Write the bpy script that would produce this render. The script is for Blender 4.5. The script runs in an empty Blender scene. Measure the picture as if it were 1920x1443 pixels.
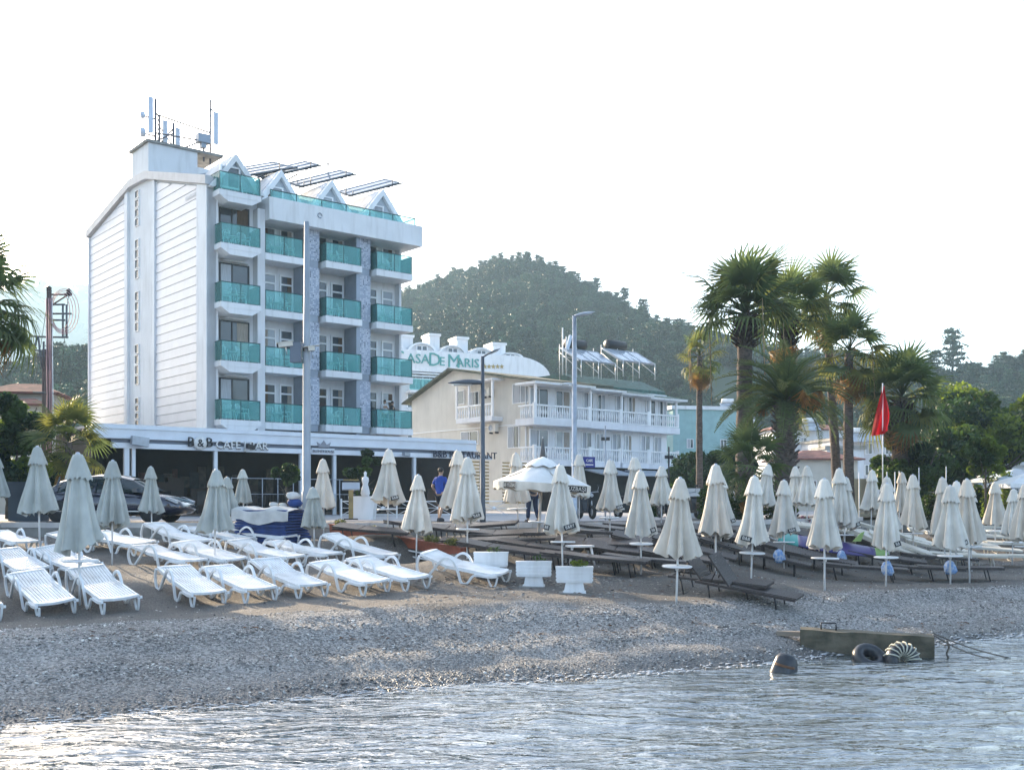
import bpy, bmesh, math, random
import numpy as np
from mathutils import Vector, Matrix, Euler, noise as mn
R = math.radians
random.seed(7); np.random.seed(7)
SC = bpy.context.scene
COL = SC.collection
# ---------------- camera, sky, sun, exposure ----------------
F, HZ, ZC = 2000.0, 940.0, 2.6          # focal length and horizon row in photo pixels, eye height above the sea
cam = bpy.data.objects.new('camera', bpy.data.cameras.new('camera')); COL.objects.link(cam)
cam.location = (0, 0, ZC); cam.rotation_euler = (R(90), 0, 0)
cam.data.lens = 36 * F / 1920; cam.data.sensor_width = 36
cam.data.shift_y = (HZ - 721.5) / 1920
cam.data.clip_start = .1; cam.data.clip_end = 6000
SC.camera = cam
SUN_AZ, SUN_EL = -36.0, 17.0            # degrees clockwise from +Y, above the horizon
W = bpy.data.worlds.new('World'); SC.world = W; W.use_nodes = True
_n = W.node_tree.nodes; _l = W.node_tree.links
_s = _n.new('ShaderNodeTexSky'); _s.sky_type = 'NISHITA'; _s.sun_disc = False
_s.sun_elevation = R(SUN_EL); _s.sun_rotation = R(SUN_AZ); _s.air_density = .62; _s.dust_density = 2.6; _s.ozone_density = .7
_l.new(_s.outputs[0], _n['Background'].inputs[0]); _n['Background'].inputs[1].default_value = 0.15
sun = bpy.data.objects.new('sun', bpy.data.lights.new('sun', 'SUN')); COL.objects.link(sun)
sun.data.energy = 5.0; sun.data.angle = R(.6); sun.data.color = (1, .80, .56)
_d = Vector((math.sin(R(SUN_AZ)) * math.cos(R(SUN_EL)), math.cos(R(SUN_AZ)) * math.cos(R(SUN_EL)), math.sin(R(SUN_EL))))
sun.rotation_euler = _d.to_track_quat('Z', 'Y').to_euler(); sun.location = (0, 0, 60)
SC.view_settings.view_transform = 'Standard'; SC.view_settings.look = 'None'
SC.view_settings.exposure = 2.02; SC.view_settings.gamma = 1
SC.view_settings.use_curve_mapping = False
SC.render.engine = 'CYCLES'
SC.cycles.use_denoising = True
SC.cycles.max_bounces = 8; SC.cycles.transparent_max_bounces = 16; SC.cycles.volume_bounces = 1
SC.cycles.sample_clamp_indirect = 6

# ---------------- helpers ----------------
def P(px, py, Y): return Vector(((px - 960) / F * Y, Y, ZC + (HZ - py) / F * Y))

def tag(o, label=None, cat=None, group=None, kind=None):
    if label: o['label'] = label
    if cat: o['category'] = cat
    if group: o['group'] = group
    if kind: o['kind'] = kind
    return o

def link(name, data, parent=None, loc=None, rot=None, scale=None):
    o = bpy.data.objects.new(name, data); COL.objects.link(o)
    if parent: o.parent = parent
    if loc is not None: o.location = loc
    if rot is not None: o.rotation_euler = rot
    if scale is not None: o.scale = scale if hasattr(scale, '__len__') else (scale,) * 3
    return o

def thing(name, label, cat, loc=(0, 0, 0), rz=0, group=None, rot=None, scale=None):
    o = link(name, None, None, loc, rot or (0, 0, rz), scale); o.empty_display_size = .2
    return tag(o, label, cat, group)

def copy_tree(o, parent=None):
    c = o.copy(); COL.objects.link(c)
    if parent: c.parent = parent
    for ch in list(o.children): copy_tree(ch, c)
    return c

def fast_mesh(name, V, Q, mat, smooth=False):
    """V (n,3) array, Q (m,k) index array"""
    V = np.asarray(V, dtype=np.float32); Q = np.asarray(Q, dtype=np.int32)
    me = bpy.data.meshes.new(name)
    me.vertices.add(len(V)); me.vertices.foreach_set('co', V.ravel())
    k = Q.shape[1]
    me.loops.add(Q.size); me.loops.foreach_set('vertex_index', Q.ravel())
    me.polygons.add(len(Q)); me.polygons.foreach_set('loop_start', np.arange(0, Q.size, k, dtype=np.int32))
    try: me.polygons.foreach_set('loop_total', np.full(len(Q), k, dtype=np.int32))
    except Exception: pass
    me.update(calc_edges=True)
    if smooth: me.polygons.foreach_set('use_smooth', np.ones(len(Q), dtype=bool))
    if mat: me.materials.append(mat)
    return me

class MB:
    def __init__(s, M=None): s.v = []; s.f = []; s.sm = []; s.M = M
    def add(s, vs, fs, smooth=False):
        b = len(s.v)
        if s.M is not None: vs = [s.M @ Vector(v) for v in vs]
        s.v += [tuple(v) for v in vs]; s.f += [tuple(b + i for i in f) for f in fs]; s.sm += [smooth] * len(fs)
        return s
    def box(s, c, d, rz=0, M=None):
        x, y, z = d[0] / 2, d[1] / 2, d[2] / 2
        vs = [(-x, -y, -z), (x, -y, -z), (x, y, -z), (-x, y, -z), (-x, -y, z), (x, -y, z), (x, y, z), (-x, y, z)]
        T = Matrix.Translation(c) @ (M if M is not None else Matrix.Rotation(rz, 4, 'Z'))
        return s.add([T @ Vector(v) for v in vs], [(0, 3, 2, 1), (4, 5, 6, 7), (0, 1, 5, 4), (1, 2, 6, 5), (2, 3, 7, 6), (3, 0, 4, 7)])
    def bx(s, x0, x1, y0, y1, z0, z1):
        return s.box(((x0 + x1) / 2, (y0 + y1) / 2, (z0 + z1) / 2), (abs(x1 - x0), abs(y1 - y0), abs(z1 - z0)))
    def tube(s, pts, r, n=6, caps=True, flat=1.0):
        pts = [Vector(p) for p in pts]; rs = r if hasattr(r, '__len__') else [r] * len(pts)
        vs = []; fs = []; up = None
        for i, p in enumerate(pts):
            t = (pts[min(i + 1, len(pts) - 1)] - pts[max(i - 1, 0)]).normalized()
            if up is None:
                a = Vector((0, 0, 1)) if abs(t.z) < .9 else Vector((1, 0, 0))
                up = (a - t * a.dot(t)).normalized()
            else:
                up = (up - t * up.dot(t)).normalized()
            b = t.cross(up)
            for k in range(n):
                an = 2 * math.pi * k / n
                vs.append(p + (up * math.cos(an) * flat + b * math.sin(an)) * rs[i])
        for i in range(len(pts) - 1):
            for k in range(n):
                k2 = (k + 1) % n
                fs.append((i * n + k, i * n + k2, (i + 1) * n + k2, (i + 1) * n + k))
        if caps:
            fs.append(tuple(range(n))[::-1]); fs.append(tuple((len(pts) - 1) * n + k for k in range(n)))
        return s.add(vs, fs, True)
    def lathe(s, prof, c=(0, 0, 0), n=16, rf=None, smooth=True, cap=False):
        """prof: list of (r,z); rf(theta,i,r,z)->(r,z)"""
        vs = []; fs = []
        for i, (r, z) in enumerate(prof):
            for k in range(n):
                a = 2 * math.pi * k / n
                rr, zz = rf(a, i, r, z) if rf else (r, z)
                vs.append((c[0] + rr * math.cos(a), c[1] + rr * math.sin(a), c[2] + zz))
        for i in range(len(prof) - 1):
            for k in range(n):
                k2 = (k + 1) % n
                fs.append((i * n + k, i * n + k2, (i + 1) * n + k2, (i + 1) * n + k))
        if cap:
            fs.append(tuple(range(n))[::-1]); fs.append(tuple((len(prof) - 1) * n + k for k in range(n)))
        return s.add(vs, fs, smooth)
    def prism(s, poly, y0, y1, axis='y'):
        """polygon in (x,z) extruded along y (axis='y'), in (y,z) along x (axis='x'), or (x,y) along z"""
        n = len(poly)
        def pt(p, t):
            return (p[0], t, p[1]) if axis == 'y' else ((t, p[0], p[1]) if axis == 'x' else (p[0], p[1], t))
        vs = [pt(p, y0) for p in poly] + [pt(p, y1) for p in poly]
        fs = [tuple(range(n)), tuple(range(2 * n - 1, n - 1, -1))] + [(i, (i + 1) % n + 0, (i + 1) % n + n, i + n)[::-1] for i in range(n)]
        return s.add(vs, fs)
    def mesh(s, name, mat, fix=True):
        me = bpy.data.meshes.new(name); me.from_pydata(s.v, [], s.f); me.validate()
        if len(me.polygons) == len(s.sm): me.polygons.foreach_set('use_smooth', s.sm)
        if fix:
            bm = bmesh.new(); bm.from_mesh(me); bmesh.ops.recalc_face_normals(bm, faces=bm.faces); bm.to_mesh(me); bm.free()
        if mat: me.materials.append(mat)
        me.update(); return me
    def build(s, name, mat, parent=None, loc=None, rot=None, scale=None):
        return link(name, s.mesh(name, mat), parent, loc, rot, scale)

_TC = {}
def text_mesh(body, size, ext, mat):
    k = (body, size, ext, mat.name)
    if k in _TC: return _TC[k]
    cu = bpy.data.curves.new('lettering', 'FONT'); cu.body = body; cu.size = size; cu.extrude = ext
    cu.align_x = 'CENTER'; cu.align_y = 'CENTER'; cu.resolution_u = 2
    o = bpy.data.objects.new('lettering', cu); COL.objects.link(o)
    dg = bpy.context.evaluated_depsgraph_get(); dg.update()
    me = bpy.data.meshes.new_from_object(o.evaluated_get(dg))
    bpy.data.objects.remove(o); bpy.data.curves.remove(cu)
    me.materials.clear(); me.materials.append(mat); me.name = 'lettering'
    _TC[k] = me; return me

# ---------------- materials ----------------
_MC = {}
def M(name, col, rough=.6, metal=0, var=.12, scale=1.5, bump=0, bscale=25, spec=.5, alpha=1, trans=0, orand=0.06, col2=None, stretch=None, sss=0, dirt=0):
    if name in _MC: return _MC[name]
    m = bpy.data.materials.new(name); m.use_nodes = True; nt = m.node_tree; n = nt.nodes; l = nt.links
    b = n['Principled BSDF']
    b.inputs['Roughness'].default_value = rough; b.inputs['Metallic'].default_value = metal
    b.inputs['Specular IOR Level'].default_value = spec
    tc = n.new('ShaderNodeTexCoord'); mp = n.new('ShaderNodeMapping'); l.new(tc.outputs['Object'], mp.inputs[0])
    if stretch: mp.inputs['Scale'].default_value = stretch
    no = n.new('ShaderNodeTexNoise'); no.inputs['Scale'].default_value = scale; no.inputs['Detail'].default_value = 6
    l.new(mp.outputs[0], no.inputs['Vector'])
    c2 = col2 or tuple(max(0, c * (1 - 2 * var)) for c in col)
    cr = n.new('ShaderNodeValToRGB'); cr.color_ramp.elements[0].position = .3; cr.color_ramp.elements[1].position = .62
    cr.color_ramp.elements[0].color = (*c2, 1); cr.color_ramp.elements[1].color = (*col, 1)
    l.new(no.outputs['Fac'], cr.inputs[0])
    oi = n.new('ShaderNodeObjectInfo'); hs = n.new('ShaderNodeHueSaturation')
    mr = n.new('ShaderNodeMapRange'); mr.inputs[3].default_value = 1 - orand * 1.5; mr.inputs[4].default_value = 1 + orand
    l.new(oi.outputs['Random'], mr.inputs[0]); l.new(mr.outputs[0], hs.inputs['Value']); l.new(cr.outputs[0], hs.inputs['Color'])
    out = hs.outputs[0]
    if dirt:
        n2 = n.new('ShaderNodeTexNoise'); n2.inputs['Scale'].default_value = 1.1; n2.inputs['Detail'].default_value = 8
        m2 = n.new('ShaderNodeMapping'); m2.inputs['Scale'].default_value = (3, 3, .45); l.new(tc.outputs['Object'], m2.inputs[0]); l.new(m2.outputs[0], n2.inputs['Vector'])
        r2 = n.new('ShaderNodeMapRange'); r2.inputs[1].default_value = .5; r2.inputs[2].default_value = .75; r2.inputs[4].default_value = dirt
        l.new(n2.outputs[0], r2.inputs[0])
        mx = n.new('ShaderNodeMix'); mx.data_type = 'RGBA'; l.new(r2.outputs[0], mx.inputs[0]); l.new(out, mx.inputs[6]); mx.inputs[7].default_value = (.22, .2, .17, 1)
        out = mx.outputs[2]
    l.new(out, b.inputs['Base Color'])
    if bump:
        nb = n.new('ShaderNodeTexNoise'); nb.inputs['Scale'].default_value = bscale; nb.inputs['Detail'].default_value = 4
        l.new(mp.outputs[0], nb.inputs['Vector'])
        bp = n.new('ShaderNodeBump'); bp.inputs['Strength'].default_value = bump; bp.inputs['Distance'].default_value = .02
        l.new(nb.outputs[0], bp.inputs['Height']); l.new(bp.outputs[0], b.inputs['Normal'])
    if alpha < 1: b.inputs['Alpha'].default_value = alpha
    if trans: b.inputs['Transmission Weight'].default_value = trans
    _MC[name] = m
    return m

def leafmat(name, col, col2, trans=.35, rough=.5, scale=.6, orand=.12):
    """thin leaf: diffuse + translucent, colour varied through the crown and per plant"""
    if name in _MC: return _MC[name]
    m = M(name, col, rough, col2=col2, scale=scale, orand=orand, spec=.3)
    nt = m.node_tree; n = nt.nodes; l = nt.links; b = n['Principled BSDF']; o = n['Material Output']
    src = b.inputs['Base Color'].links[0].from_socket
    tr = n.new('ShaderNodeBsdfTranslucent'); hs = n.new('ShaderNodeHueSaturation'); hs.inputs['Value'].default_value = 1.6
    hs.inputs['Saturation'].default_value = 1.1
    l.new(src, hs.inputs['Color']); l.new(hs.outputs[0], tr.inputs[0])
    mx = n.new('ShaderNodeMixShader'); mx.inputs[0].default_value = trans
    l.new(b.outputs[0], mx.inputs[1]); l.new(tr.outputs[0], mx.inputs[2]); l.new(mx.outputs[0], o.inputs[0])
    return m

def glassmat(name, tint, mixt, rough=.03, dif=None):
    """a thin tinted pane: partly transparent tint, partly glossy"""
    if name in _MC: return _MC[name]
    m = bpy.data.materials.new(name); m.use_nodes = True; n = m.node_tree.nodes; l = m.node_tree.links
    n.remove(n['Principled BSDF']); o = n['Material Output']
    t = n.new('ShaderNodeBsdfTransparent'); t.inputs[0].default_value = (*tint, 1)
    g = n.new('ShaderNodeBsdfGlossy'); g.inputs['Roughness'].default_value = rough
    d = n.new('ShaderNodeBsdfDiffuse'); d.inputs[0].default_value = (*(dif or [c * .8 for c in tint]), 1)
    fr = n.new('ShaderNodeFresnel'); fr.inputs[0].default_value = 1.28
    m1 = n.new('ShaderNodeMixShader'); m1.inputs[0].default_value = mixt; l.new(t.outputs[0], m1.inputs[1]); l.new(d.outputs[0], m1.inputs[2])
    m2 = n.new('ShaderNodeMixShader'); l.new(fr.outputs[0], m2.inputs[0]); l.new(m1.outputs[0], m2.inputs[1]); l.new(g.outputs[0], m2.inputs[2])
    l.new(m2.outputs[0], o.inputs[0]); _MC[name] = m; return m

white = M('white_paint', (.78, .785, .79), .55, var=.05, scale=.7, dirt=.24)
wall_w = M('white_render', (.76, .765, .775), .8, var=.06, scale=.5, bump=.15, dirt=.22)
trim = M('white_trim', (.8, .8, .8), .4, var=.03)
plastic = M('white_plastic', (.80, .81, .82), .35, var=.05, scale=4, dirt=.3)
cream_pl = M('cream_plastic', (.62, .59, .52), .45, var=.08, scale=3)
canvas = M('cream_canvas', (.71, .665, .59), .9, var=.12, scale=2.2, bump=.25, bscale=60, orand=.1, dirt=.4)
canvas_g = M('grey_canvas', (.47, .485, .45), .9, var=.12, scale=2.2, bump=.25, bscale=60, orand=.1, dirt=.4)
dark = M('dark_brown_wicker', (.045, .036, .036), .5, var=.2, scale=20, bump=.5, bscale=60)
darkm = M('dark_metal', (.03, .03, .034), .45, metal=.3)
grey_m = M('grey_metal', (.30, .34, .40), .45, metal=.4, var=.08)
galv = M('galvanised_steel', (.42, .45, .50), .4, metal=.6, var=.12, scale=5)
black = M('black_print', (.012, .012, .014), .6)
glass_teal = glassmat('teal_glass', (.78, .96, .945), .24, dif=(.24, .70, .68))
glass_dark = M('window_glass', (.05, .065, .08), .04, var=.3, scale=.4, spec=.9)
curtain = M('curtain_cloth', (.42, .36, .30), .9, var=.3, scale=9, stretch=(9, 9, .3))
curtain_w = M('net_curtain', (.5, .52, .55), .9, var=.15, scale=6, stretch=(9, 9, .3))
concrete = M('concrete', (.30, .29, .27), .9, var=.25, scale=2, bump=.6, bscale=14)
terra = M('terracotta', (.28, .075, .04), .7, var=.2, scale=4)
rooft = M('red_roof_tile', (.22, .085, .065), .85, var=.25, scale=2, bump=.5)
bark = M('palm_bark', (.13, .10, .085), .95, var=.3, scale=6, bump=.9, bscale=9, stretch=(1, 1, 3))
bark2 = M('tree_bark', (.10, .08, .06), .95, var=.3, scale=4, bump=.8, bscale=12)
leaf_d = leafmat('dark_leaf', (.035, .065, .022), (.012, .028, .012))
leaf_m = leafmat('mid_leaf', (.07, .11, .025), (.022, .05, .014))
leaf_y = leafmat('yellow_green_leaf', (.16, .20, .035), (.06, .1, .02), trans=.5)
leaf_p = leafmat('palm_leaf', (.12, .15, .06), (.045, .075, .03), trans=.5)
leaf_dead = leafmat('dead_palm_leaf', (.30, .18, .07), (.14, .08, .035), trans=.45)
# ---------------- terrain ----------------
SH = [(-40., -3.5), (-20., 4.6), (-5.94, 12.4), (-2.3, 14.4), (3.74, 17.0), (5.6, 18.3), (10.1, 21.0), (20., 27.), (45., 42.)]
def shore_y(x):
    for (a, b), (c, d) in zip(SH, SH[1:]):
        if x <= c: return b + (d - b) * (x - a) / (c - a)
    return SH[-1][1]
def shore_s(x, y): return (y - shore_y(x)) * .88
_cp = []
for px, py, d in [(148, 1105, 20.4), (205, 1060, 23.5), (285, 1015, 27), (780, 1065, 26.4), (1268, 1127, 20.7), (1408, 1095, 22.8), (1546, 1104, 23),
                  (1661, 1098, 25), (1782, 1092, 26.5), (1900, 1055, 33), (1822, 1070, 29.6), (1866, 1030, 38), (1055, 1062, 24), (1202, 1078, 23.2),
                  (1143, 1018, 27), (875, 1035, 25.5), (727, 1000, 28), (80, 1160, 18.3), (350, 1147, 18.9), (545, 1130, 19.6), (650, 1127, 20), (870, 1108, 21.3),
                  (60, 1095, 21.6), (380, 1077, 22.6), (680, 1060, 24.4), (50, 1042, 25.4), (350, 1034, 26), (0, 1008, 30.5), (450, 1008, 30.5), (1000, 1105, 21.8),
                  (1080, 1115, 21), (1500, 990, 33), (1300, 985, 32), (1600, 1000, 36), (1750, 1000, 40), (1900, 1002, 42), (1000, 995, 30)]:
    p = P(px, py, d); _cp.append((p.x, p.y, p.z))
_cp += [(-30, 20, 1.3), (-30, 10, .9), (30, 45, 1.2), (50, 60, 1.2), (22, 30, .7)]
CP = np.array(_cp)
def smooth(t): t = max(0., min(1., t)); return t * t * (3 - 2 * t)
def T_base(x, y):
    d2 = (CP[:, 0] - x) ** 2 + (CP[:, 1] - y) ** 2 + .6
    w = 1 / d2 ** 1.8
    return float((w * CP[:, 2]).sum() / w.sum())
def T(x, y, fine=True):
    s = shore_s(x, y)
    zb = T_base(x, y)
    if s < 0: z = .10 * s if s > -4 else -.4 + .18 * (s + 4)
    else:
        k = smooth(s / 4.2); z = min(zb, .20 * s) * (1 - k) + min(zb, .25 * s) * k
    z = max(z, -3)
    if fine:
        # pebble berms running along the water line, footprints higher up
        if s > -1:
            a = x * .9 + y * .45
            for c, h, wd in ((.55, .05, .3), (1.35, .065, .28), (2.35, .07, .34), (3.5, .05, .3)):
                cc = c + .3 * mn.noise(Vector((a * .25, c, 0))) + .1 * math.sin(a * .6 + c)
                z += h * math.exp(-((s - cc) / wd) ** 2) * (.6 + .6 * mn.noise(Vector((a * .35, c * 7, 3))))
            z += .035 * mn.noise(Vector((x * 1.3, y * 1.3, 0))) + .014 * mn.noise(Vector((x * 4, y * 4, 5)))
    return z
def G(px, py, fine=False):
    """where the photo's ray meets the beach"""
    d = 11.
    while d < 60:
        p = P(px, py, d)
        if p.z <= T(p.x, p.y, fine):
            lo, hi = d - .4, d
            for _ in range(12):
                m = (lo + hi) / 2; p = P(px, py, m)
                if p.z <= T(p.x, p.y, fine): hi = m
                else: lo = m
            return P(px, py, hi)
        d += .4
    return P(px, py, 60)

PZ = 1.95       # promenade level
EDGE = [(-60., 31.3), (3.6, 31.3), (6.2, 33.), (12.5, 41.), (22., 53.), (45., 76.), (80., 100.)]
def edge_y(x):
    for (a, b), (c, d) in zip(EDGE, EDGE[1:]):
        if x <= c: return b + (d - b) * (x - a) / (c - a)
    return EDGE[-1][1]

def build_beach():
    cols = np.arange(-1500, 3600, 11.); rows = np.concatenate([np.geomspace(6.5, 36, 235), np.geomspace(36.8, 110, 30)])
    V = []; A = []; Wt = []
    for d in rows:
        for px in cols:
            x = (px - 960) / F * d
            e = edge_y(x)
            z = T(x, d)
            if d > e + .15: z = min(z, PZ - .35)
            V.append((x, d, z)); s = shore_s(x, d)
            w = s + .5 * mn.noise(Vector((x * .5, d * .5, 1))) + .25 * mn.noise(Vector((x * 2, d * 2, 1)))
            lim = 3.0 if x > 0 else 3.0 + min(1.2, -x * .2)
            A.append(1 - smooth((w - lim + .35) / .7)); Wt.append(.85 * (1 - smooth((s - .1 + .25 * mn.noise(Vector((x * .8, d * .8, 4)))) / .95)))
    nc, nr = len(cols), len(rows)
    i = np.arange(nr - 1)[:, None] * nc + np.arange(nc - 1)[None, :]; i = i.ravel()
    Q = np.stack([i, i + 1, i + nc + 1, i + nc], 1)
    m = bpy.data.materials.new('beach_sand_and_pebbles'); m.use_nodes = True; nt = m.node_tree; n = nt.nodes; l = nt.links; b = n['Principled BSDF']
    g = n.new('ShaderNodeNewGeometry')
    def noise(sc, det=6): t = n.new('ShaderNodeTexNoise'); t.inputs['Scale'].default_value = sc; t.inputs['Detail'].default_value = det; l.new(g.outputs['Position'], t.inputs['Vector']); return t.outputs[0]
    def ramp(src, a, ca, bb, cb):
        r = n.new('ShaderNodeValToRGB'); e = r.color_ramp.elements; e[0].position = a; e[0].color = (*ca, 1); e[1].position = bb; e[1].color = (*cb, 1); l.new(src, r.inputs[0]); return r.outputs[0]
    def mix(fac, c1, c2, mode='MIX'):
        x = n.new('ShaderNodeMix'); x.data_type = 'RGBA'; x.blend_type = mode
        if hasattr(fac, 'links'): l.new(fac, x.inputs[0])
        else: x.inputs[0].default_value = fac
        for j, c in ((6, c1), (7, c2)):
            if hasattr(c, 'links'): l.new(c, x.inputs[j])
            else: x.inputs[j].default_value = (*c, 1)
        return x.outputs[2]
    sand = mix(.55, ramp(noise(1.1), .35, (.085, .076, .068), .65, (.16, .145, .128)), ramp(noise(38, 3), .3, (.04, .037, .034), .7, (.26, .24, .22)))
    vo = n.new('ShaderNodeTexVoronoi'); vo.inputs['Scale'].default_value = 32; l.new(g.outputs['Position'], vo.inputs['Vector'])
    vc = n.new('ShaderNodeSeparateColor'); l.new(vo.outputs['Color'], vc.inputs[0])
    peb = ramp(vc.outputs[0], .1, (.085, .082, .08), .95, (.46, .44, .42))
    peb = mix(.3, peb, ramp(noise(.9), .35, (.13, .125, .12), .65, (.36, .35, .34)))
    at = n.new('ShaderNodeAttribute'); at.attribute_name = 'peb'; aw = n.new('ShaderNodeAttribute'); aw.attribute_name = 'wet'
    col = mix(at.outputs['Fac'], sand, peb)
    col = mix(aw.outputs['Fac'], col, (.055, .06, .065))
    l.new(col, b.inputs['Base Color'])
    rr = n.new('ShaderNodeMapRange'); rr.inputs[3].default_value = .9; rr.inputs[4].default_value = .25; l.new(aw.outputs['Fac'], rr.inputs[0]); l.new(rr.outputs[0], b.inputs['Roughness'])
    bp = n.new('ShaderNodeBump'); bp.inputs['Strength'].default_value = .9; bp.inputs['Distance'].default_value = .035; bp.invert = True
    l.new(vo.outputs['Distance'], bp.inputs['Height'])
    bp2 = n.new('ShaderNodeBump'); bp2.inputs['Strength'].default_value = .5; bp2.inputs['Distance'].default_value = .05; l.new(noise(9, 6), bp2.inputs['Height'])
    l.new(bp2.outputs[0], bp.inputs['Normal']); l.new(bp.outputs[0], b.inputs['Normal'])
    me = fast_mesh('beach', V, Q, m, True)
    for nm, arr in (('peb', A), ('wet', Wt)):
        a = me.attributes.new(nm, 'FLOAT', 'POINT'); a.data.foreach_set('value', np.array(arr, dtype=np.float32))
    tag(link('beach', me), kind='structure')
build_beach()

def scatter_pebbles():
    """loose stones lying on the lower beach (real geometry, scattered with geometry nodes)"""
    rng = np.random.default_rng(3); V = []; S = []
    N = 170000
    ds = 11 + (36 - 11) * rng.random(N) ** .8; pxs = rng.uniform(-120, 2040, N)
    for d, px, r in zip(ds, pxs, rng.random(N)):
        x = (px - 960) / F * d; s = shore_s(x, d)
        if s < -.25: continue
        lim = 3.2 if x > 0 else 3.2 + min(1.2, -x * .2)
        if s > lim and r > .05: continue
        if d > edge_y(x) - .3: continue
        V.append((x, d, T(x, d) + .002)); S.append((.008 + .016 * rng.random() ** 2.4) * (1 + .35 * math.sin(s * 5.5 + .4 * math.sin(x))))
    me = bpy.data.meshes.new('pebbles'); me.vertices.add(len(V)); me.vertices.foreach_set('co', np.array(V, dtype=np.float32).ravel())
    a = me.attributes.new('size', 'FLOAT', 'POINT'); a.data.foreach_set('value', np.array(S, dtype=np.float32)); me.update()
    o = tag(link('pebbles', me), 'loose grey and white pebbles covering the lower beach by the water', 'pebbles', kind='stuff')
    m = bpy.data.materials.new('pebble_stone'); m.use_nodes = True; n = m.node_tree.nodes; l = m.node_tree.links; b = n['Principled BSDF']; b.inputs['Roughness'].default_value = .75
    oi = n.new('ShaderNodeObjectInfo'); r = n.new('ShaderNodeValToRGB'); e = r.color_ramp.elements
    e[0].color = (.045, .043, .042, 1); e[1].color = (.80, .77, .72, 1); e[1].position = 1; x = e.new(.55); x.color = (.20, .19, .18, 1); x = e.new(.85); x.color = (.40, .39, .38, 1)
    l.new(oi.outputs['Random'], r.inputs[0]); l.new(r.outputs[0], b.inputs['Base Color'])
    ng = bpy.data.node_groups.new('pebble_scatter', 'GeometryNodeTree'); ng.interface.new_socket('Geometry', in_out='INPUT', socket_type='NodeSocketGeometry'); ng.interface.new_socket('Geometry', in_out='OUTPUT', socket_type='NodeSocketGeometry')
    N_ = ng.nodes; L = ng.links; gi = N_.new('NodeGroupInput'); go = N_.new('NodeGroupOutput')
    ico = N_.new('GeometryNodeMeshIcoSphere'); ico.inputs['Subdivisions'].default_value = 1
    sm = N_.new('GeometryNodeSetMaterial'); sm.inputs['Material'].default_value = m; L.new(ico.outputs[0], sm.inputs[0])
    ss = N_.new('GeometryNodeSetShadeSmooth'); L.new(sm.outputs[0], ss.inputs[0])
    ip = N_.new('GeometryNodeInstanceOnPoints'); L.new(gi.outputs[0], ip.inputs['Points']); L.new(ss.outputs[0], ip.inputs['Instance'])
    na = N_.new('GeometryNodeInputNamedAttribute'); na.data_type = 'FLOAT'; na.inputs[0].default_value = 'size'
    rv = N_.new('FunctionNodeRandomValue'); rv.data_type = 'FLOAT_VECTOR'; rv.inputs[0].default_value = (.7, .5, .3); rv.inputs[1].default_value = (1.5, 1., .6)
    vm = N_.new('ShaderNodeVectorMath'); vm.operation = 'SCALE'; L.new(rv.outputs[0], vm.inputs[0]); L.new(na.outputs[0], vm.inputs['Scale']); L.new(vm.outputs[0], ip.inputs['Scale'])
    rr = N_.new('FunctionNodeRandomValue'); rr.data_type = 'FLOAT_VECTOR'; rr.inputs[0].default_value = (-.4, -.4, 0); rr.inputs[1].default_value = (.4, .4, 6.28); L.new(rr.outputs[0], ip.inputs['Rotation'])
    L.new(ip.outputs[0], go.inputs[0])
    md = o.modifiers.new('scatter', 'NODES'); md.node_group = ng
scatter_pebbles()

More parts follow.
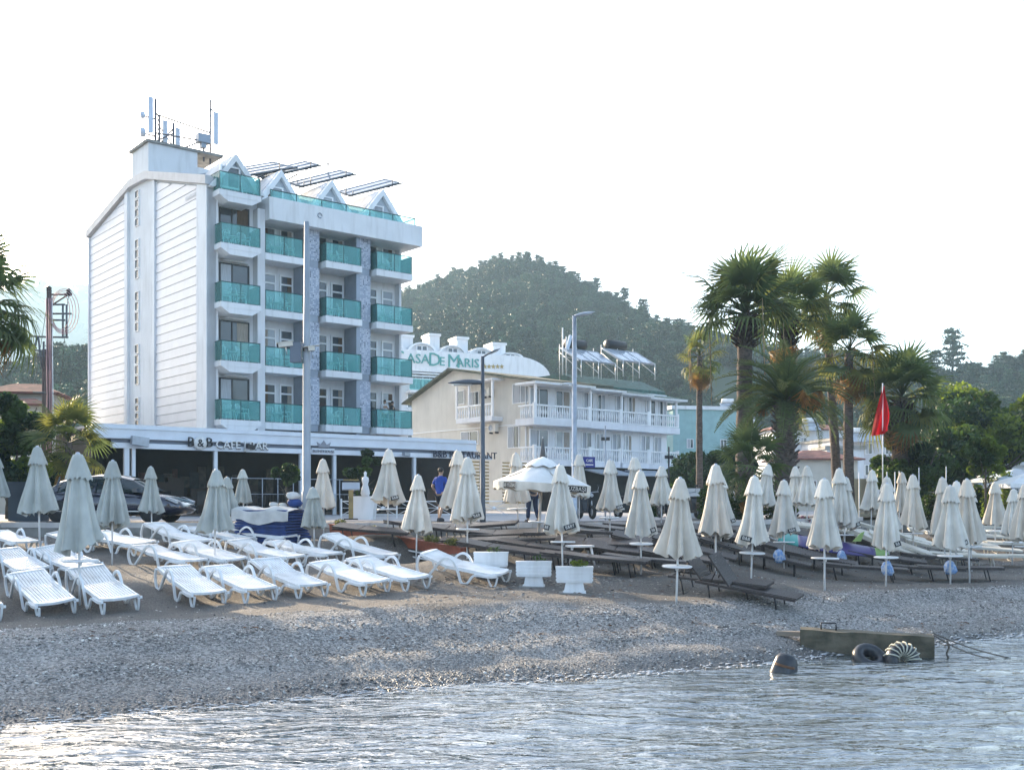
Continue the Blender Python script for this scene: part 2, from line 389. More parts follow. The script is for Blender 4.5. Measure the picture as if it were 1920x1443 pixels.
# ---------------- sea ----------------
def build_sea():
    cols = np.concatenate([np.linspace(-2600, -100, 60), np.linspace(-90, 2010, 700), np.linspace(2020, 4600, 60)]); rows = np.concatenate([np.geomspace(2.2, 9, 40), np.geomspace(9.05, 24, 420), np.geomspace(24.2, 60, 40)])
    V = []
    for d in rows:
        for px in cols:
            x = (px - 960) / F * d
            a = x * .47 - d * .88                      # waves roll towards the beach
            k_ = min(1, max(.25, -shore_s(x, d) * .5 + .35))
            z = .022 * math.sin(a * 2.1 + 1.2 * mn.noise(Vector((x * .3, d * .3, 0)))) + .035 * mn.noise(Vector((x * .55, d * 1.1, 2))) + .03 * mn.noise(Vector((x * 1.1, d * 3.0, 7))) + (.016 * abs(mn.noise(Vector((x * 2.2 + d, d * 6.5, 9)))) if d < 26 else 0)
            z *= k_
            V.append((x, d, z))
    nc, nr = len(cols), len(rows); i = (np.arange(nr - 1)[:, None] * nc + np.arange(nc - 1)[None, :]).ravel()
    Q = np.stack([i, i + 1, i + nc + 1, i + nc], 1)
    m = bpy.data.materials.new('sea_water'); m.use_nodes = True; n = m.node_tree.nodes; l = m.node_tree.links; b = n['Principled BSDF']
    b.inputs['Base Color'].default_value = (.05, .062, .062, 1); b.inputs['Roughness'].default_value = .03; b.inputs['IOR'].default_value = 2.7; b.inputs['Specular IOR Level'].default_value = .9
    g = n.new('ShaderNodeNewGeometry'); mp = n.new('ShaderNodeMapping'); mp.inputs['Scale'].default_value = (1.1, 3.0, 1); mp.inputs['Rotation'].default_value = (0, 0, R(-12)); l.new(g.outputs['Position'], mp.inputs[0])
    h = None
    for sc, st, ds in ((.7, 1., .15), (1.9, 1., .06), (4.5, 1., .014)):
        t = n.new('ShaderNodeTexNoise'); t.inputs['Scale'].default_value = sc; t.inputs['Detail'].default_value = 3; t.inputs['Roughness'].default_value = .55; t.inputs['Distortion'].default_value = .6; l.new(mp.outputs[0], t.inputs['Vector'])
        bp = n.new('ShaderNodeBump'); bp.inputs['Strength'].default_value = st; bp.inputs['Distance'].default_value = ds; l.new(t.outputs[0], bp.inputs['Height'])
        if h: l.new(h, bp.inputs['Normal'])
        h = bp.outputs[0]
    l.new(h, b.inputs['Normal'])
    tag(link('sea', fast_mesh('sea', V, Q, m, True)), kind='structure')
    # thin bright foam where the water laps on the pebbles
    mb = MB(); rng = random.Random(4)
    for k in range(700):
        x = -8 + 20 * rng.random(); y = shore_y(x) + rng.uniform(-.30, .10) + .06 * math.sin(x * 2.3)
        w = rng.uniform(.02, .10); a = R(25) + rng.uniform(-.3, .3); h = rng.uniform(.006, .014)
        z = max(.0, T(x, y)) + .006
        c, s = math.cos(a) * w, math.sin(a) * w
        q = [(x - c, y - s, z), (x - c * .2, y - s * .2 - .03, z + h), (x + c * .3, y + s * .3 - .02, z + h), (x + c, y + s, z), (x + c * .2, y + s * .2 + .03, z + h), (x - c * .4, y - s * .4 + .03, z + h)]
        mb.add(q, [(0, 1, 2, 3, 4, 5)])
    fm = M('sea_foam', (.55, .57, .60), .5, var=.2)
    tag(mb.build('foam', fm), 'thin white foam line lapping at the edge of the pebbles', 'foam', kind='stuff')
build_sea()
tag(link('sea_far', fast_mesh('sea_far', [(-400, -600, -.25), (400, -600, -.25), (400, 3, -.25), (-400, 3, -.25)], [(0, 1, 2, 3)], bpy.data.materials['sea_water'])), kind='structure')

# ---------------- promenade, road, ground ----------------
pave = M('paving', (.36, .35, .36), .85, var=.15, scale=1.2, bump=.3)
kerbm = M('kerb_stone', (.56, .53, .51), .8, var=.12, scale=1.5, bump=.4)
asph = M('asphalt', (.06, .06, .062), .9, var=.15, scale=2, bump=.4, bscale=60)
grnd = M('earth', (.16, .14, .10), .95, var=.25, scale=.2, bump=.4, bscale=3)
def strip_poly(off0, off1, z, mat, name):
    V = []
    for x, y in EDGE: V.append((x - off0 * .3, y + off0, z)); V.append((x - off1 * .3, y + off1, z))
    Q = [(2 * i, 2 * i + 2, 2 * i + 3, 2 * i + 1) for i in range(len(EDGE) - 1)]
    tag(link(name, fast_mesh(name, V, Q, mat)), kind='structure')
strip_poly(.28, 4.6, PZ - .004, asph, 'road')
strip_poly(4.6, 60, PZ - .003, pave, 'pavement')
tag(link('ground', fast_mesh('ground', [(-3000, 80, PZ - .012), (3000, 80, PZ - .012), (3000, 4800, PZ - .012), (-3000, 4800, PZ - .012)], [(0, 1, 2, 3)], grnd)), kind='structure')
# sea wall: coping stones as pieces on a wall
wt = thing('sea_wall', 'low concrete sea wall with pale coping along the back of the beach', 'wall')
mb = MB()
for (a, b), (c, d) in zip(EDGE, EDGE[1:]):
    n_ = Vector((-(d - b), c - a, 0)).normalized() * .25
    vs = [(a, b, PZ - 1.2), (c, d, PZ - 1.2), (c + n_.x, d + n_.y, PZ - 1.2), (a + n_.x, b + n_.y, PZ - 1.2)]
    mb.add(vs + [(v[0], v[1], PZ - .12) for v in vs], [(0, 1, 5, 4), (1, 2, 6, 5), (2, 3, 7, 6), (3, 0, 4, 7), (4, 5, 6, 7)])
mb.build('wall', concrete, wt)
cop = MB().box((0, 0, 0), (1.19, .34, .15)).mesh('coping_stone', kerbm)
for i in range(22):
    link('coping_stone', cop, wt, (-21.6 + 1.2 * i, 31.46 + random.uniform(-.006, .006), PZ - .04 + random.uniform(-.008, .008)))
for k in range(12):
    t = k / 12; a = Vector((5.9, 32.9)); b = Vector((14.5, 43.5)); p = a.lerp(b, t)
    link('coping_stone', cop, wt, (p.x - .1, p.y + .15, PZ - .04), (0, 0, math.atan2(b.y - a.y, b.x - a.x)))
# ---------------- building frames ----------------
class Frame:
    """local x along the facade (to the right and away), y into the building, z up"""
    def __init__(s, ox, oy, ang): s.o = Vector((ox, oy)); s.u = Vector((math.cos(ang), math.sin(ang))); s.v = Vector((-s.u.y, s.u.x)); s.a = ang
    def xz(s, px, py, yl=0):
        k = (px - 960) / F; q = s.o + s.v * yl
        t = (k * q.y - q.x) / (s.u.x - k * s.u.y); d = q.y + t * s.u.y
        return t, ZC + (HZ - py) / F * d
    def yz(s, px, py, xl=0):
        k = (px - 960) / F; q = s.o + s.u * xl
        t = (k * q.y - q.x) / (s.v.x - k * s.v.y); d = q.y + t * s.v.y
        return t, ZC + (HZ - py) / F * d
    def w(s, x, y, z=0): p = s.o + s.u * x + s.v * y; return Vector((p.x, p.y, z))

ANG = math.atan2(.634, .773)
HF = Frame(-15.56, 54.4, ANG)
hotel = thing('hotel', 'tall white five storey hotel with teal glass balconies and zigzag gable roof', 'hotel', (HF.o.x, HF.o.y, 0), ANG)
Z1 = 6.5; FH = 2.99                      # first balcony slab underside, storey height
def px_(px, py=700, yl=0): return HF.xz(px, py, yl)[0]

_pane = {}
def sbox(name, w, d, h, mat):
    k = (name, round(w, 2), round(d, 3), round(h, 2), mat.name)
    if k not in _pane: _pane[k] = MB().box((0, 0, 0), (w, d, h)).mesh(name, mat)
    return _pane[k]

_fr = {}
def frame_mesh(w, h, t, d, mat, bars=(), vbars=()):
    k = (round(w, 2), round(h, 2), t, d, mat.name, bars, vbars)
    if k not in _fr:
        mb = MB()
        mb.bx(-w / 2, -w / 2 + t, -d / 2, d / 2, 0, h).bx(w / 2 - t, w / 2, -d / 2, d / 2, 0, h)
        mb.bx(-w / 2 + t, w / 2 - t, -d / 2, d / 2, h - t, h).bx(-w / 2 + t, w / 2 - t, -d / 2, d / 2, 0, t)
        for b in bars: mb.bx(-w / 2 + t, w / 2 - t, -d / 2 + .004, d / 2 - .004, b * h - t / 2, b * h + t / 2)
        for b in vbars: mb.bx(b * w - w / 2 - t / 2, b * w - w / 2 + t / 2, -d / 2 + .007, d / 2 - .007, t, h - t)
        _fr[k] = mb.mesh('window', mat)
    return _fr[k]
def window(parent, x, y, z, w, h, mat=trim, bars=(), vbars=(), rz=0, name='window', t=.06, glass=None, cur=None, cside=0):
    """frame with a recessed pane and, when seen, a curtain behind it"""
    o = link(name, frame_mesh(w, h, t, .09, mat, bars, vbars), parent, (x, y, z), (0, 0, rz))
    link('pane', sbox('pane', w - 2 * t, .012, h - 2 * t, glass or glass_dark), o, (0, .012, h / 2))
    if cur:
        link('curtain', sbox('curtain', w * .38, .01, h - 2.2 * t, cur), o, ((w * .28) * (1 if cside else -1), -.003, h / 2))
    return o
glass_lit = M('painted_reflection_glass', (.30, .33, .36), .06, var=.3, scale=.5, spec=.9, orand=.3)  # paler copy of the window glass, reflected sky put into its colour
curtain_b = M('brown_curtain', (.14, .085, .05), .9, var=.35, scale=9, stretch=(9, 9, .3))

# --- monobloc chair and table (seen small on the balconies) ---
def chair_mesh():
    mb = MB()
    mb.box((0, 0, .42), (.48, .46, .03))
    for sx in (-1, 1):
        for sy in (-1, 1): mb.tube([(sx * .2, sy * .19, .41), (sx * .26, sy * .25, 0)], [.03, .022], 5)
        mb.tube([(sx * .25, -.2, .42), (sx * .28, -.2, .64), (sx * .27, .12, .66), (sx * .22, .24, .62)], .022, 5)
    for k in range(5): mb.tube([(-.17 + k * .085, .21, .42), (-.18 + k * .09, .30, .86)], .02, 4)
    mb.tube([(-.22, .22, .44), (-.24, .30, .82), (-.14, .32, .9), (.14, .32, .9), (.24, .30, .82), (.22, .22, .44)], .025, 5)
    return mb.mesh('plastic_chair', plastic)
def table_mesh():
    mb = MB(); mb.lathe([(.02, .70), (.33, .70), (.35, .68), (.33, .665), (.02, .665)], n=14)
    for k in range(4):
        a = math.pi / 4 + k * math.pi / 2; mb.tube([(.12 * math.cos(a), .12 * math.sin(a), .67), (.27 * math.cos(a), .27 * math.sin(a), 0)], .024, 5)
    return mb.mesh('plastic_table', plastic)
CHAIR = chair_mesh(); TABLE = table_mesh()
SEATS = []
def furnish(fr, x0, x1, yc, z, label, seed):
    rng = random.Random(seed)
    w = x1 - x0
    for side, f in (('left', .22), ('right', .72)):
        p = fr.w(x0 + w * f + rng.uniform(-.1, .1), yc + rng.uniform(-.08, .1), z)
        o = link('plastic_chair', CHAIR, None, p, (0, 0, fr.a + rng.uniform(-.9, .9) + (-.8 if side == 'left' else .8)))
        tag(o, '%s white chair on the %s' % (side, label), 'chair', 'plastic chairs on the hotel balconies')
    p = fr.w(x0 + w * .47, yc + .1, z)
    tag(link('plastic_table', TABLE, None, p, (0, 0, fr.a), .82), 'small white plastic table on the ' + label, 'table', 'plastic tables on the hotel balconies')

# --- main body walls ---
XE = px_(768)          # right end of the facade
XB = px_(497)          # right side of the corner bay
ZR = 18.4 + .25        # top storey slab
YW = 1.35              # recess of the back walls behind the balcony front
zc0 = HF.yz(388, 330)[1]
prof = [(0, 1.9), (18.5, 1.9), (18.5, HF.yz(165, 434)[1]), (10.9, 21.5), (8.3, 21.4), (0, zc0)]
# end wall built as plain frame + two siding fields
t1, t2, t3, t4 = HF.yz(370, 600)[0], HF.yz(290, 600)[0], HF.yz(234, 600)[0], HF.yz(167, 600)[0]
MB().prism([(p[0], p[1]) for p in prof], .12, .5, 'x').build('end_wall', wall_w, hotel)
def roofz(t):
    pts = [(0, zc0), (8.3, 21.4), (10.9, 21.5), (18.5, prof[2][1])]
    for (a, b), (c, d) in zip(pts, pts[1:]):
        if t <= c + 1e-6: return b + (d - b) * (t - a) / (c - a)
    return pts[-1][1]
siding = M('white_siding', (.63, .63, .66), .5, var=.035, scale=1.2, orand=.02, dirt=.05)
groove = M('siding_joint', (.45, .46, .48), .9, var=.1)
def siding_field(ta, tb):
    MB().prism([(ta, 5.), (tb, 5.), (tb, roofz(tb) - .5), ((ta + tb) / 2, roofz((ta + tb) / 2) - .5), (ta, roofz(ta) - .5)], .085, .119, 'x').build('siding_backing', groove, hotel)
    z = 5.4; h = .5
    while z < 22:
        zt = z + h - .022
        z0_, z1_ = roofz(ta) - .55, roofz(tb) - .55
        if z > max(z0_, z1_): break
        # clip boards under the sloping eaves
        poly = [(ta, z), (tb, z), (tb, zt), (ta, zt)]
        if zt > min(z0_, z1_):
            pts = []
            for k in range(21):
                t = ta + (tb - ta) * k / 20; top = min(zt, roofz(t) - .55)
                pts.append((t, max(top, z)))
            pts = [p for p in pts if p[1] > z + .01]
            if len(pts) < 2: z += h; continue
            poly = [(pts[0][0], z), (pts[-1][0], z)] + pts[::-1]
        mb = MB(); n = len(poly)
        vs = [(.084, p[0], p[1]) for p in poly] + [(.05 + .024 * min(1, (p[1] - z) / h), p[0], p[1]) for p in poly]
        mb.add(vs, [tuple(range(n, 2 * n))] + [(i, (i + 1) % n, (i + 1) % n + n, i + n) for i in range(n)])
        mb.build('siding_board', siding, hotel); z += h
siding_field(t1, t2); siding_field(t3, t4)
# corner pilasters & stair strip proud of the wall
mb = MB()
for a, b in ((0, t1), (t2, t2 + .35), (t3 - .45, t3), (t4, 18.5)):
    mb.prism([(a, 1.95), (b, 1.95), (b, roofz(b) - .45), (a, roofz(a) - .45)], -.03, .1205, 'x')
mb.build('pilaster', wall_w, hotel)
mb = MB()
for (ta, za), (tb, zb) in zip([(-.1, zc0), (8.3, 21.4), (10.9, 21.5)], [(8.3, 21.4), (10.9, 21.5), (18.6, prof[2][1])]):
    mb.prism([(ta, za - .43), (tb, zb - .43), (tb, zb + .02), (ta, za + .02)], -.14, .3, 'x')
mb.build('roof_edge', M('roof_edge_paint', (.58, .57, .58), .6, var=.08, dirt=.25), hotel)
for py0, py1 in ((355, 425), (447, 523), (545, 622), (644, 722), (744, 800)):
    t, z0 = HF.yz(254, py1); _, z1 = HF.yz(254, py0)
    n = 4; h = (z1 - z0) / n
    for k in range(n): window(hotel, .10, t, z0 + k * h + .04, .62, h - .08, rz=-math.pi / 2, t=.03, glass=M('matt_dark_glass', (.03, .035, .045), .3, spec=.2))
# stair tower above the roof
ty0, ty1 = 8.4, 11.0; tz = HF.yz(272, 262)[1]
MB().bx(.13, 3.05, ty0, ty1, 19.5, tz - .15).build('stair_tower', wall_w, hotel)
MB().bx(-.02, 4.6, ty0 - .12, ty1 + .12, tz - .15, tz).build('tower_cap', concrete, hotel)
MB().bx(3.06, 6.3, ty0 + .3, ty1 + .4, 19.5, tz - .9).build('tower_annex', wall_w, hotel)
# rear body, floor slabs, back walls
MB().bx(.5, XE, YW, 18.4, 1.96, 18.6).build('body', wall_w, hotel)
mb = MB(); mb.prism([(1.2, 18.6), (18.4, 18.6), (18.4, 19.6), (11, 21.2), (8.4, 21.1), (2.0, 19.6)], .55, XE - .05, 'x'); mb.build('roof', M('roof_sheet', (.35, .36, .37), .8, var=.15), hotel)
# corner bay face: pier left, pier right, wall behind balconies
bl, br = px_(409, 500), px_(483, 500)
MB().bx(0, bl - .0, 0, 1.34, 1.97, zc0 - .25).build('pier', wall_w, hotel)
MB().bx(br, XB, 0, 1.34, 1.98, 18.05).build('pier', wall_w, hotel)
MB().bx(bl, br, .55, 1.33, 2.0, 18.6).build('bay_wall', wall_w, hotel)

def balcony(x0, x1, yf, yb, z, label, glass_sides=(1, 1), wedge=True, seed=0, th=.28, gh=1.0):
    b = link('balcony', None, hotel, ((x0 + x1) / 2, yf, z)); w = x1 - x0
    sl = MB().bx(-w / 2, w / 2, 0, yb - yf, 0, th)
    if wedge: sl.prism([(-w / 2 + .05, 0), (w / 2 - .05, 0), (w / 2 - .5, -.28), (-w / 2 + .5, -.28)], .02, (yb - yf) * .9, 'y')
    sl.build('slab', white, b)
    n = 2; pw = (w - .1) / n
    for k in range(n): link('glass_panel', sbox('glass_panel', pw - .03, .014, gh - .05, glass_teal), b, (-w / 2 + .05 + pw * (k + .5), .06, th + gh / 2 + .02))
    for s_, on in ((-1, glass_sides[0]), (1, glass_sides[1])):
        if on: link('glass_panel', sbox('glass_panel', .014, yb - yf - .12, gh - .05, glass_teal), b, (s_ * (w / 2 - .05), (yb - yf) / 2 + .03, th + gh / 2 + .02))
    r = MB().tube([(-w / 2 + .04, .06, th + gh + .02), (w / 2 - .04, .06, th + gh + .02)], .026, 6)
    for s_, on in ((-1, glass_sides[0]), (1, glass_sides[1])):
        if on: r.tube([(s_ * (w / 2 - .05), .04, th + gh + .02), (s_ * (w / 2 - .05), yb - yf - .02, th + gh + .02)], .026, 6)
    for k in range(n + 1): r.bx(-w / 2 + .05 + pw * k - .02, -w / 2 + .05 + pw * k + .02, .04, .09, th, th + gh)
    r.build('railing', M('dark_teal_rail', (.05, .11, .11), .4, metal=.4), b)
    furnish(HF, x0, x1, (yf + yb) / 2 + .1, z + th + .01, label, seed)
    return b

floors = ['first', 'second', 'third', 'fourth', 'fifth']
for k in range(5):
    z = Z1 + FH * k
    if k == 0: z0 = z
    bxl, bxr = px_(414, 600, -.8), px_(490, 600, -.8)
    if k == 4: z -= .3; bxl = px_(411, 350, -.8)
    balcony(bxl, bxr, -.8, .55 if k < 4 else .95, z, '%s floor balcony of the corner bay' % floors[k] if k < 4 else 'top gable balcony of the corner bay', seed=k, gh=1.0 if k < 4 else .9)
    if k < 4:
        xl, xr = px_(411, 600, .5), px_(467, 600, .5)
        window(hotel, (xl + xr) / 2, .5, z + .3, xr - xl, 2.25, darkm, vbars=(.42,), name='sliding_door', cur=[curtain_w, curtain, curtain_w, curtain_b][k], cside=k % 2, t=.07)
        MB().prism([(-.75, 0), (0, .22), (.75, 0)], 0, .22, 'y').build('pediment', white, hotel, ((xl + xr) / 2, .32, z + 2.62))
# recessed bays, three columns
cols = [(502, 570), (605, 673), (700, 768)]
for ci, (pa, pb) in enumerate(cols):
    xa, xb = px_(pa, 650), px_(pb, 650)
    if ci == 0: xa = XB + .01
    for k in range(4):
        z = Z1 - .05 + FH * k
        balcony(xa, xb, 0 if ci == 0 else -.35, 1.34, z, '%s floor balcony, %s column right of the bay' % (floors[k], ['first', 'second', 'third'][ci]), (0 if ci == 0 else 1, 0 if ci == 0 else 1), False, seed=10 + ci * 5 + k, th=.36)
        w = xb - xa
        for j, f in enumerate((.27, .72)):
            wd = .82
            dark_ = (k * 3 + ci + j) % 3 != 0
            window(hotel, xa + w * f + (.25 if ci == 0 else 0), 1.3, z + .38, wd, 2.2, trim, bars=(.76,), name='balcony_door', t=.09,
                   glass=glass_dark if dark_ else glass_lit, cur=(curtain_b if (k + ci + j) % 3 == 0 else (curtain if (k + j) % 3 == 1 else None)), cside=j)
# perforated metal screens and columns between the balcony columns
def perf_mat():
    m = bpy.data.materials.new('perforated_screen'); m.use_nodes = True; n = m.node_tree.nodes; l = m.node_tree.links; b = n['Principled BSDF']
    tc = n.new('ShaderNodeTexCoord'); mp = n.new('ShaderNodeMapping'); mp.inputs['Scale'].default_value = (11, 11, 11); l.new(tc.outputs['Object'], mp.inputs[0])
    fr = n.new('ShaderNodeVectorMath'); fr.operation = 'FRACTION'; l.new(mp.outputs[0], fr.inputs[0])
    fl = n.new('ShaderNodeVectorMath'); fl.operation = 'FLOOR'; l.new(mp.outputs[0], fl.inputs[0])
    wn = n.new('ShaderNodeTexWhiteNoise'); l.new(fl.outputs[0], wn.inputs['Vector'])
    ln = n.new('ShaderNodeTexNoise'); ln.inputs['Scale'].default_value = 1.6; l.new(tc.outputs['Object'], ln.inputs['Vector'])
    sp = n.new('ShaderNodeSeparateXYZ'); l.new(fr.outputs[0], sp.inputs[0])
    def mth(op, a, bv): x = n.new('ShaderNodeMath'); x.operation = op; l.new(a, x.inputs[0]); (l.new(bv, x.inputs[1]) if hasattr(bv, 'links') else setattr(x.inputs[1], 'default_value', bv)); return x.outputs[0]
    hole = mth('MULTIPLY', mth('GREATER_THAN', sp.outputs[0], .28), mth('GREATER_THAN', sp.outputs[2], .28))
    on = mth('GREATER_THAN', mth('ADD', wn.outputs['Value'], mth('MULTIPLY', ln.outputs[0], 1.5)), 1.15)
    f = mth('MULTIPLY', hole, on)
    mx = n.new('ShaderNodeMix'); mx.data_type = 'RGBA'; l.new(f, mx.inputs[0]); mx.inputs[6].default_value = (.30, .34, .42, 1)
    cr = n.new('ShaderNodeValToRGB'); cr.color_ramp.interpolation = 'CONSTANT'; e = cr.color_ramp.elements; e[0].color = (.13, .15, .18, 1); e[1].position = .45; e[1].color = (.56, .59, .64, 1); l.new(wn.outputs['Value'], cr.inputs[0])
    l.new(cr.outputs[0], mx.inputs[7]); l.new(mx.outputs[2], b.inputs['Base Color']); b.inputs['Roughness'].default_value = .5
    return m
perf = perf_mat()
for (pa, pb) in ((572, 597), (668, 693)):
    xa, xb = px_(pa), px_(pb)
    xm = xa + (xb - xa) * .25
    MB().bx(xa, xm, -.02, 1.3, 5.8, 17.9).build('column', grey_m, hotel)
    for k in range(4):
        z = Z1 - .05 + FH * k
        MB().bx(xm + .003, xb + .12, .10, .17, z + .37, z + FH - .02).build('perforated_screen', perf, hotel)
        MB().bx(xm + .003, xb + .06, .12, 1.2, z - .01, z + .36).build('screen_base', grey_m, hotel)
MB().bx(XE - .12, XE + .02, .9, 1.36, 5.8, 18.0).build('end_fin', wall_w, hotel)
# top band with its terrace, projecting past the end
xr_ = px_(792, 440, -.5); zb_t = HF.xz(500, 367, -.5)[1]; zb_b = HF.xz(500, 409, -.5)[1]
MB().bx(XB + .003, xr_, -.5, 2.4, zb_b, zb_t).build('parapet_band', white, hotel)
lg = MB().tube([(px_(600, 410, -.53) + .13 * math.cos(a), -.53, (zb_b + zb_t) / 2 + .08 + .13 * math.sin(a)) for a in [i * .6 for i in range(10)]], .025, 5)
lg.build('emblem', grey_m, hotel)
gl = link('terrace_railing', None, hotel, (0, 0, 0))
n = 6; xa, xb = XB + .1, px_(778, 400, -.4)
for k in range(n):
    w = (xb - xa) / n
    link('glass_panel', sbox('glass_panel', w - .04, .014, .36, glass_teal), gl, (xa + w * (k + .5), -.4, zb_t + .2))
mb = MB().tube([(xa, -.4, zb_t + .4), (xb, -.4, zb_t + .4)], .03, 6)
for k in range(n + 1): mb.bx(xa + w * k - .02, xa + w * k + .02, -.42, -.38, zb_t, zb_t + .4)
mb.tube([(xb, -.4, zb_t + .4), (xb, 1.0, zb_t + .4)], .03, 6)
mb.build('handrail', bpy.data.materials['dark_teal_rail'], gl)
# gable dormers
slate = M('gable_cheek', (.25, .27, .30), .6)
def gable(pl, pp, ph, pr, yf, base_z, big):
    xl = HF.xz(pl, 380, yf)[0]; xr = HF.xz(pr, 380, yf)[0]; xp, zp = HF.xz(pp, ph, yf)
    if big: xl = max(xl, .0) + .03
    xp = (xl + xr) / 2
    zl = base_z
    yf += .004 * (pl % 7)
    hgt = zp - zl
    g = link('gable', None, hotel, (xp, yf, zl)); hw = (xr - xl) / 2 * (1 if big else 1.22)
    MB().prism([(-hw, 0), (hw, 0), (0, hgt - .2)], .22, .3, 'y').build('gable_wall', M('gable_glazing', (.40, .44, .48), .2, spec=.8), g)
    # barge boards
    t = .30
    MB().prism([(-hw - (.02 if big else .18), -.12), (-hw + .25, -.12), (0, hgt - t), (hw - .25, -.12), (hw + .18, -.12), (0, hgt + .1)], 0, .35, 'y').build('bargeboard', white, g)
    MB().prism([(-hw - (0 if big else .2), -.05), (0, hgt + .12), (hw + .2, -.05), (hw + .2, -.2), (0, hgt - .02), (-hw - (0 if big else .2), -.2)], .353, 3.2 if big else 5.5, 'y').build('gable_roof', M('pale_roof', (.55, .57, .6), .6, var=.15), g)
    window(g, -hw * .18, .2, -.02, 1.1 if big else 1.0, hgt * (.68 if big else .66), trim, name='gable_window', t=.08, glass=glass_lit if not big else glass_dark, cur=curtain_b if abs(pp - 521) < 5 else curtain_w)
    mb = MB()
    for s_ in (-1, 1): mb.box((s_ * hw * .5, .18, hgt * .46), (math.hypot(hw, hgt) * .62, .05, .07), M=Matrix.Rotation(s_ * math.atan2(hgt, hw), 4, 'Y'))
    mb.build('rafter', slate, g)
gable(388, 437, 290, 491, -.35, 18.75, True)
MB().bx(.14, XB - .01, .6, 2.0, 18.6, 18.8).build('gable_floor', white, hotel)
for (a, p_, h_, b) in ((482, 521, 320, 574), (577, 621, 340, 668), (672, 714, 356, 764)): gable(a, p_, h_, b, .9, zb_t - .45, False)
MB().bx(XB, XE - .3, 1.2, 3.4, zb_t - .3, zb_t + .1).build('attic_wall', white, hotel)

# --- things on the hotel roof ---
def solar_rack(x0, y0, z0, run, rise, wid, label, n=3):
    t = thing('solar_collector', label, 'solar panel', HF.w(x0, y0, z0), ANG, 'tilted solar collectors on the hotel roof')
    L_ = math.hypot(run, rise); an = -math.atan2(rise, run)
    pm = M('collector_glass', (.34, .35, .38), .10, var=.2, spec=1)
    for k in range(n):
        o = link('collector', sbox('collector', L_, wid / n - .06, .09, pm), t, (run / 2, (-wid / 2 + wid / n * (k + .5)) * .9, rise / 2 + .4 + (-wid / 2 + wid / n * (k + .5)) * .33), (R(19), an, 0))
        mb = MB()
        for s_ in (-1, 1): mb.box((0, s_ * (wid / n / 2 - .05), .02), (L_ + .02, .05, .13)); mb.box((s_ * L_ / 2, 0, .02), (.05, wid / n - .04, .13))
        mb.build('collector_frame', galv, o)
    mb = MB()
    for yy in (-wid / 2, wid / 2):
        mb.tube([(-.2, yy * .95, .32 + yy * .33), (run + .3, yy * .95, .34 + yy * .33 + rise + .3 * rise / run)], .045, 5); mb.tube([(run * .85, yy, 0), (run * .85, yy, .4 + rise * .85)], .028, 5); mb.tube([(.1, yy, 0), (.1, yy, .4)], .028, 5)
        mb.tube([(run * .3, yy, 0), (run * .85, yy, .3 + rise * .7)], .022, 4)
    mb.build('stand', darkm, t)
solar_rack(.9, 4.4, 19.7, 5.6, 2.0, 2.6, 'large tilted solar collector beside the stair tower')
for px, py, lb in ((478, 318, 'tilted solar collector behind the first small gable'), (548, 335, 'tilted solar collector behind the second small gable'), (640, 352, 'tilted solar collector behind the last small gable')):
    x, z = HF.xz(px, py, 4.2); solar_rack(x + .2, 4.2, z - .75, 3.4, 1.4, 1.7, lb, 2)
# mobile phone antennas on the tower
an = thing('antenna_mast', 'rooftop phone antennas with panels dishes and a mast on the stair tower', 'antenna', HF.w(1.2, 9.6, tz), ANG)
mb = MB()
P0, P1, P2, P3 = (-.4, -.5), (2.9, -.6), (.1, .2), (1.0, .3)
for (x, y), z0, z1, r in ((P0, 0, 2.7, .07), (P1, -.5, 3.4, .065), (P2, 0, 2.0, .07), (P3, 0, 1.8, .07), ((2.5, -.6), -.4, 1.0, .06)): mb.tube([(x, y, z0), (x, y, z1)], r)
for a_, b_ in (((-.4, -.5, 1.8), (2.9, -.6, 1.4)), ((-.4, -.5, .7), (2.9, -.6, .85)), ((1, .3, .1), (2.9, -.6, 1.1)), ((-.4, -.5, .2), (1, .3, 1.2)), ((.1, .2, .3), (1, .3, 1.5)), ((.1, .2, 1.4), (1, .3, .4)), ((-1.15, -.6, 1.5), (-.4, -.5, 1.5)), ((-1.15, -.6, .5), (-.4, -.5, .5)), ((2.9, -.6, 2.9), (3.2, -.6, 2.6))): mb.tube([a_, b_], .045)
for k in range(7): mb.tube([(-.4, -.5, .2 + k * .3), (.1, .2, .35 + k * .25)], .03, 4)
mb.build('mast', M('dark_lattice_steel', (.12, .12, .15), .5, metal=.3), an)
pan = M('antenna_panel_plastic', (.55, .62, .72), .5, var=.06)
for x, y, z, h in ((-.72, -.6, 1.65, 2.05), (3.25, -.6, 1.75, 1.9), (.45, .2, 1.1, 1.4), (1.25, .3, .9, 1.3)): MB().box((0, 0, 0), (.26, .16, h)).build('antenna_panel', pan, an, (x, y, z))
for x, z, r in ((-1.15, 1.55, .2), (-1.15, .55, .27)): MB().lathe([(.01, .05), (r, .05), (r, -.12), (.01, -.16)], n=14).build('dish', pan, an, (x, -.6, z), (0, R(80), 0))
MB().box((0, 0, 0), (.75, .5, .5)).box((0, 0, -.4), (.3, .3, .3)).build('equipment_box', grey_m, an, (2.4, -.7, .9))
MB().tube([(0, 0, 0), (0, 0, 3.4)], .045, 5).tube([(-.15, 0, 2.1), (.15, 0, 2.1)], .03, 4).build('x', darkm).name = 'roof_mast'
rm = bpy.data.objects['roof_mast']; x, z = HF.xz(615, 345, 5); rm.location = HF.w(x, 5, z - .9); tag(rm, 'thin lone aerial pole between the second and third solar collectors', 'aerial')
sd = link('satellite_dish', MB().lathe([(.02, .12), (.2, .07), (.38, 0)], n=14).tube([(0, 0, .1), (0, 0, -.35)], .02).mesh('satellite_dish', galv), None, HF.w(.7, 8.2, 20.9), (R(70), 0, R(20)))
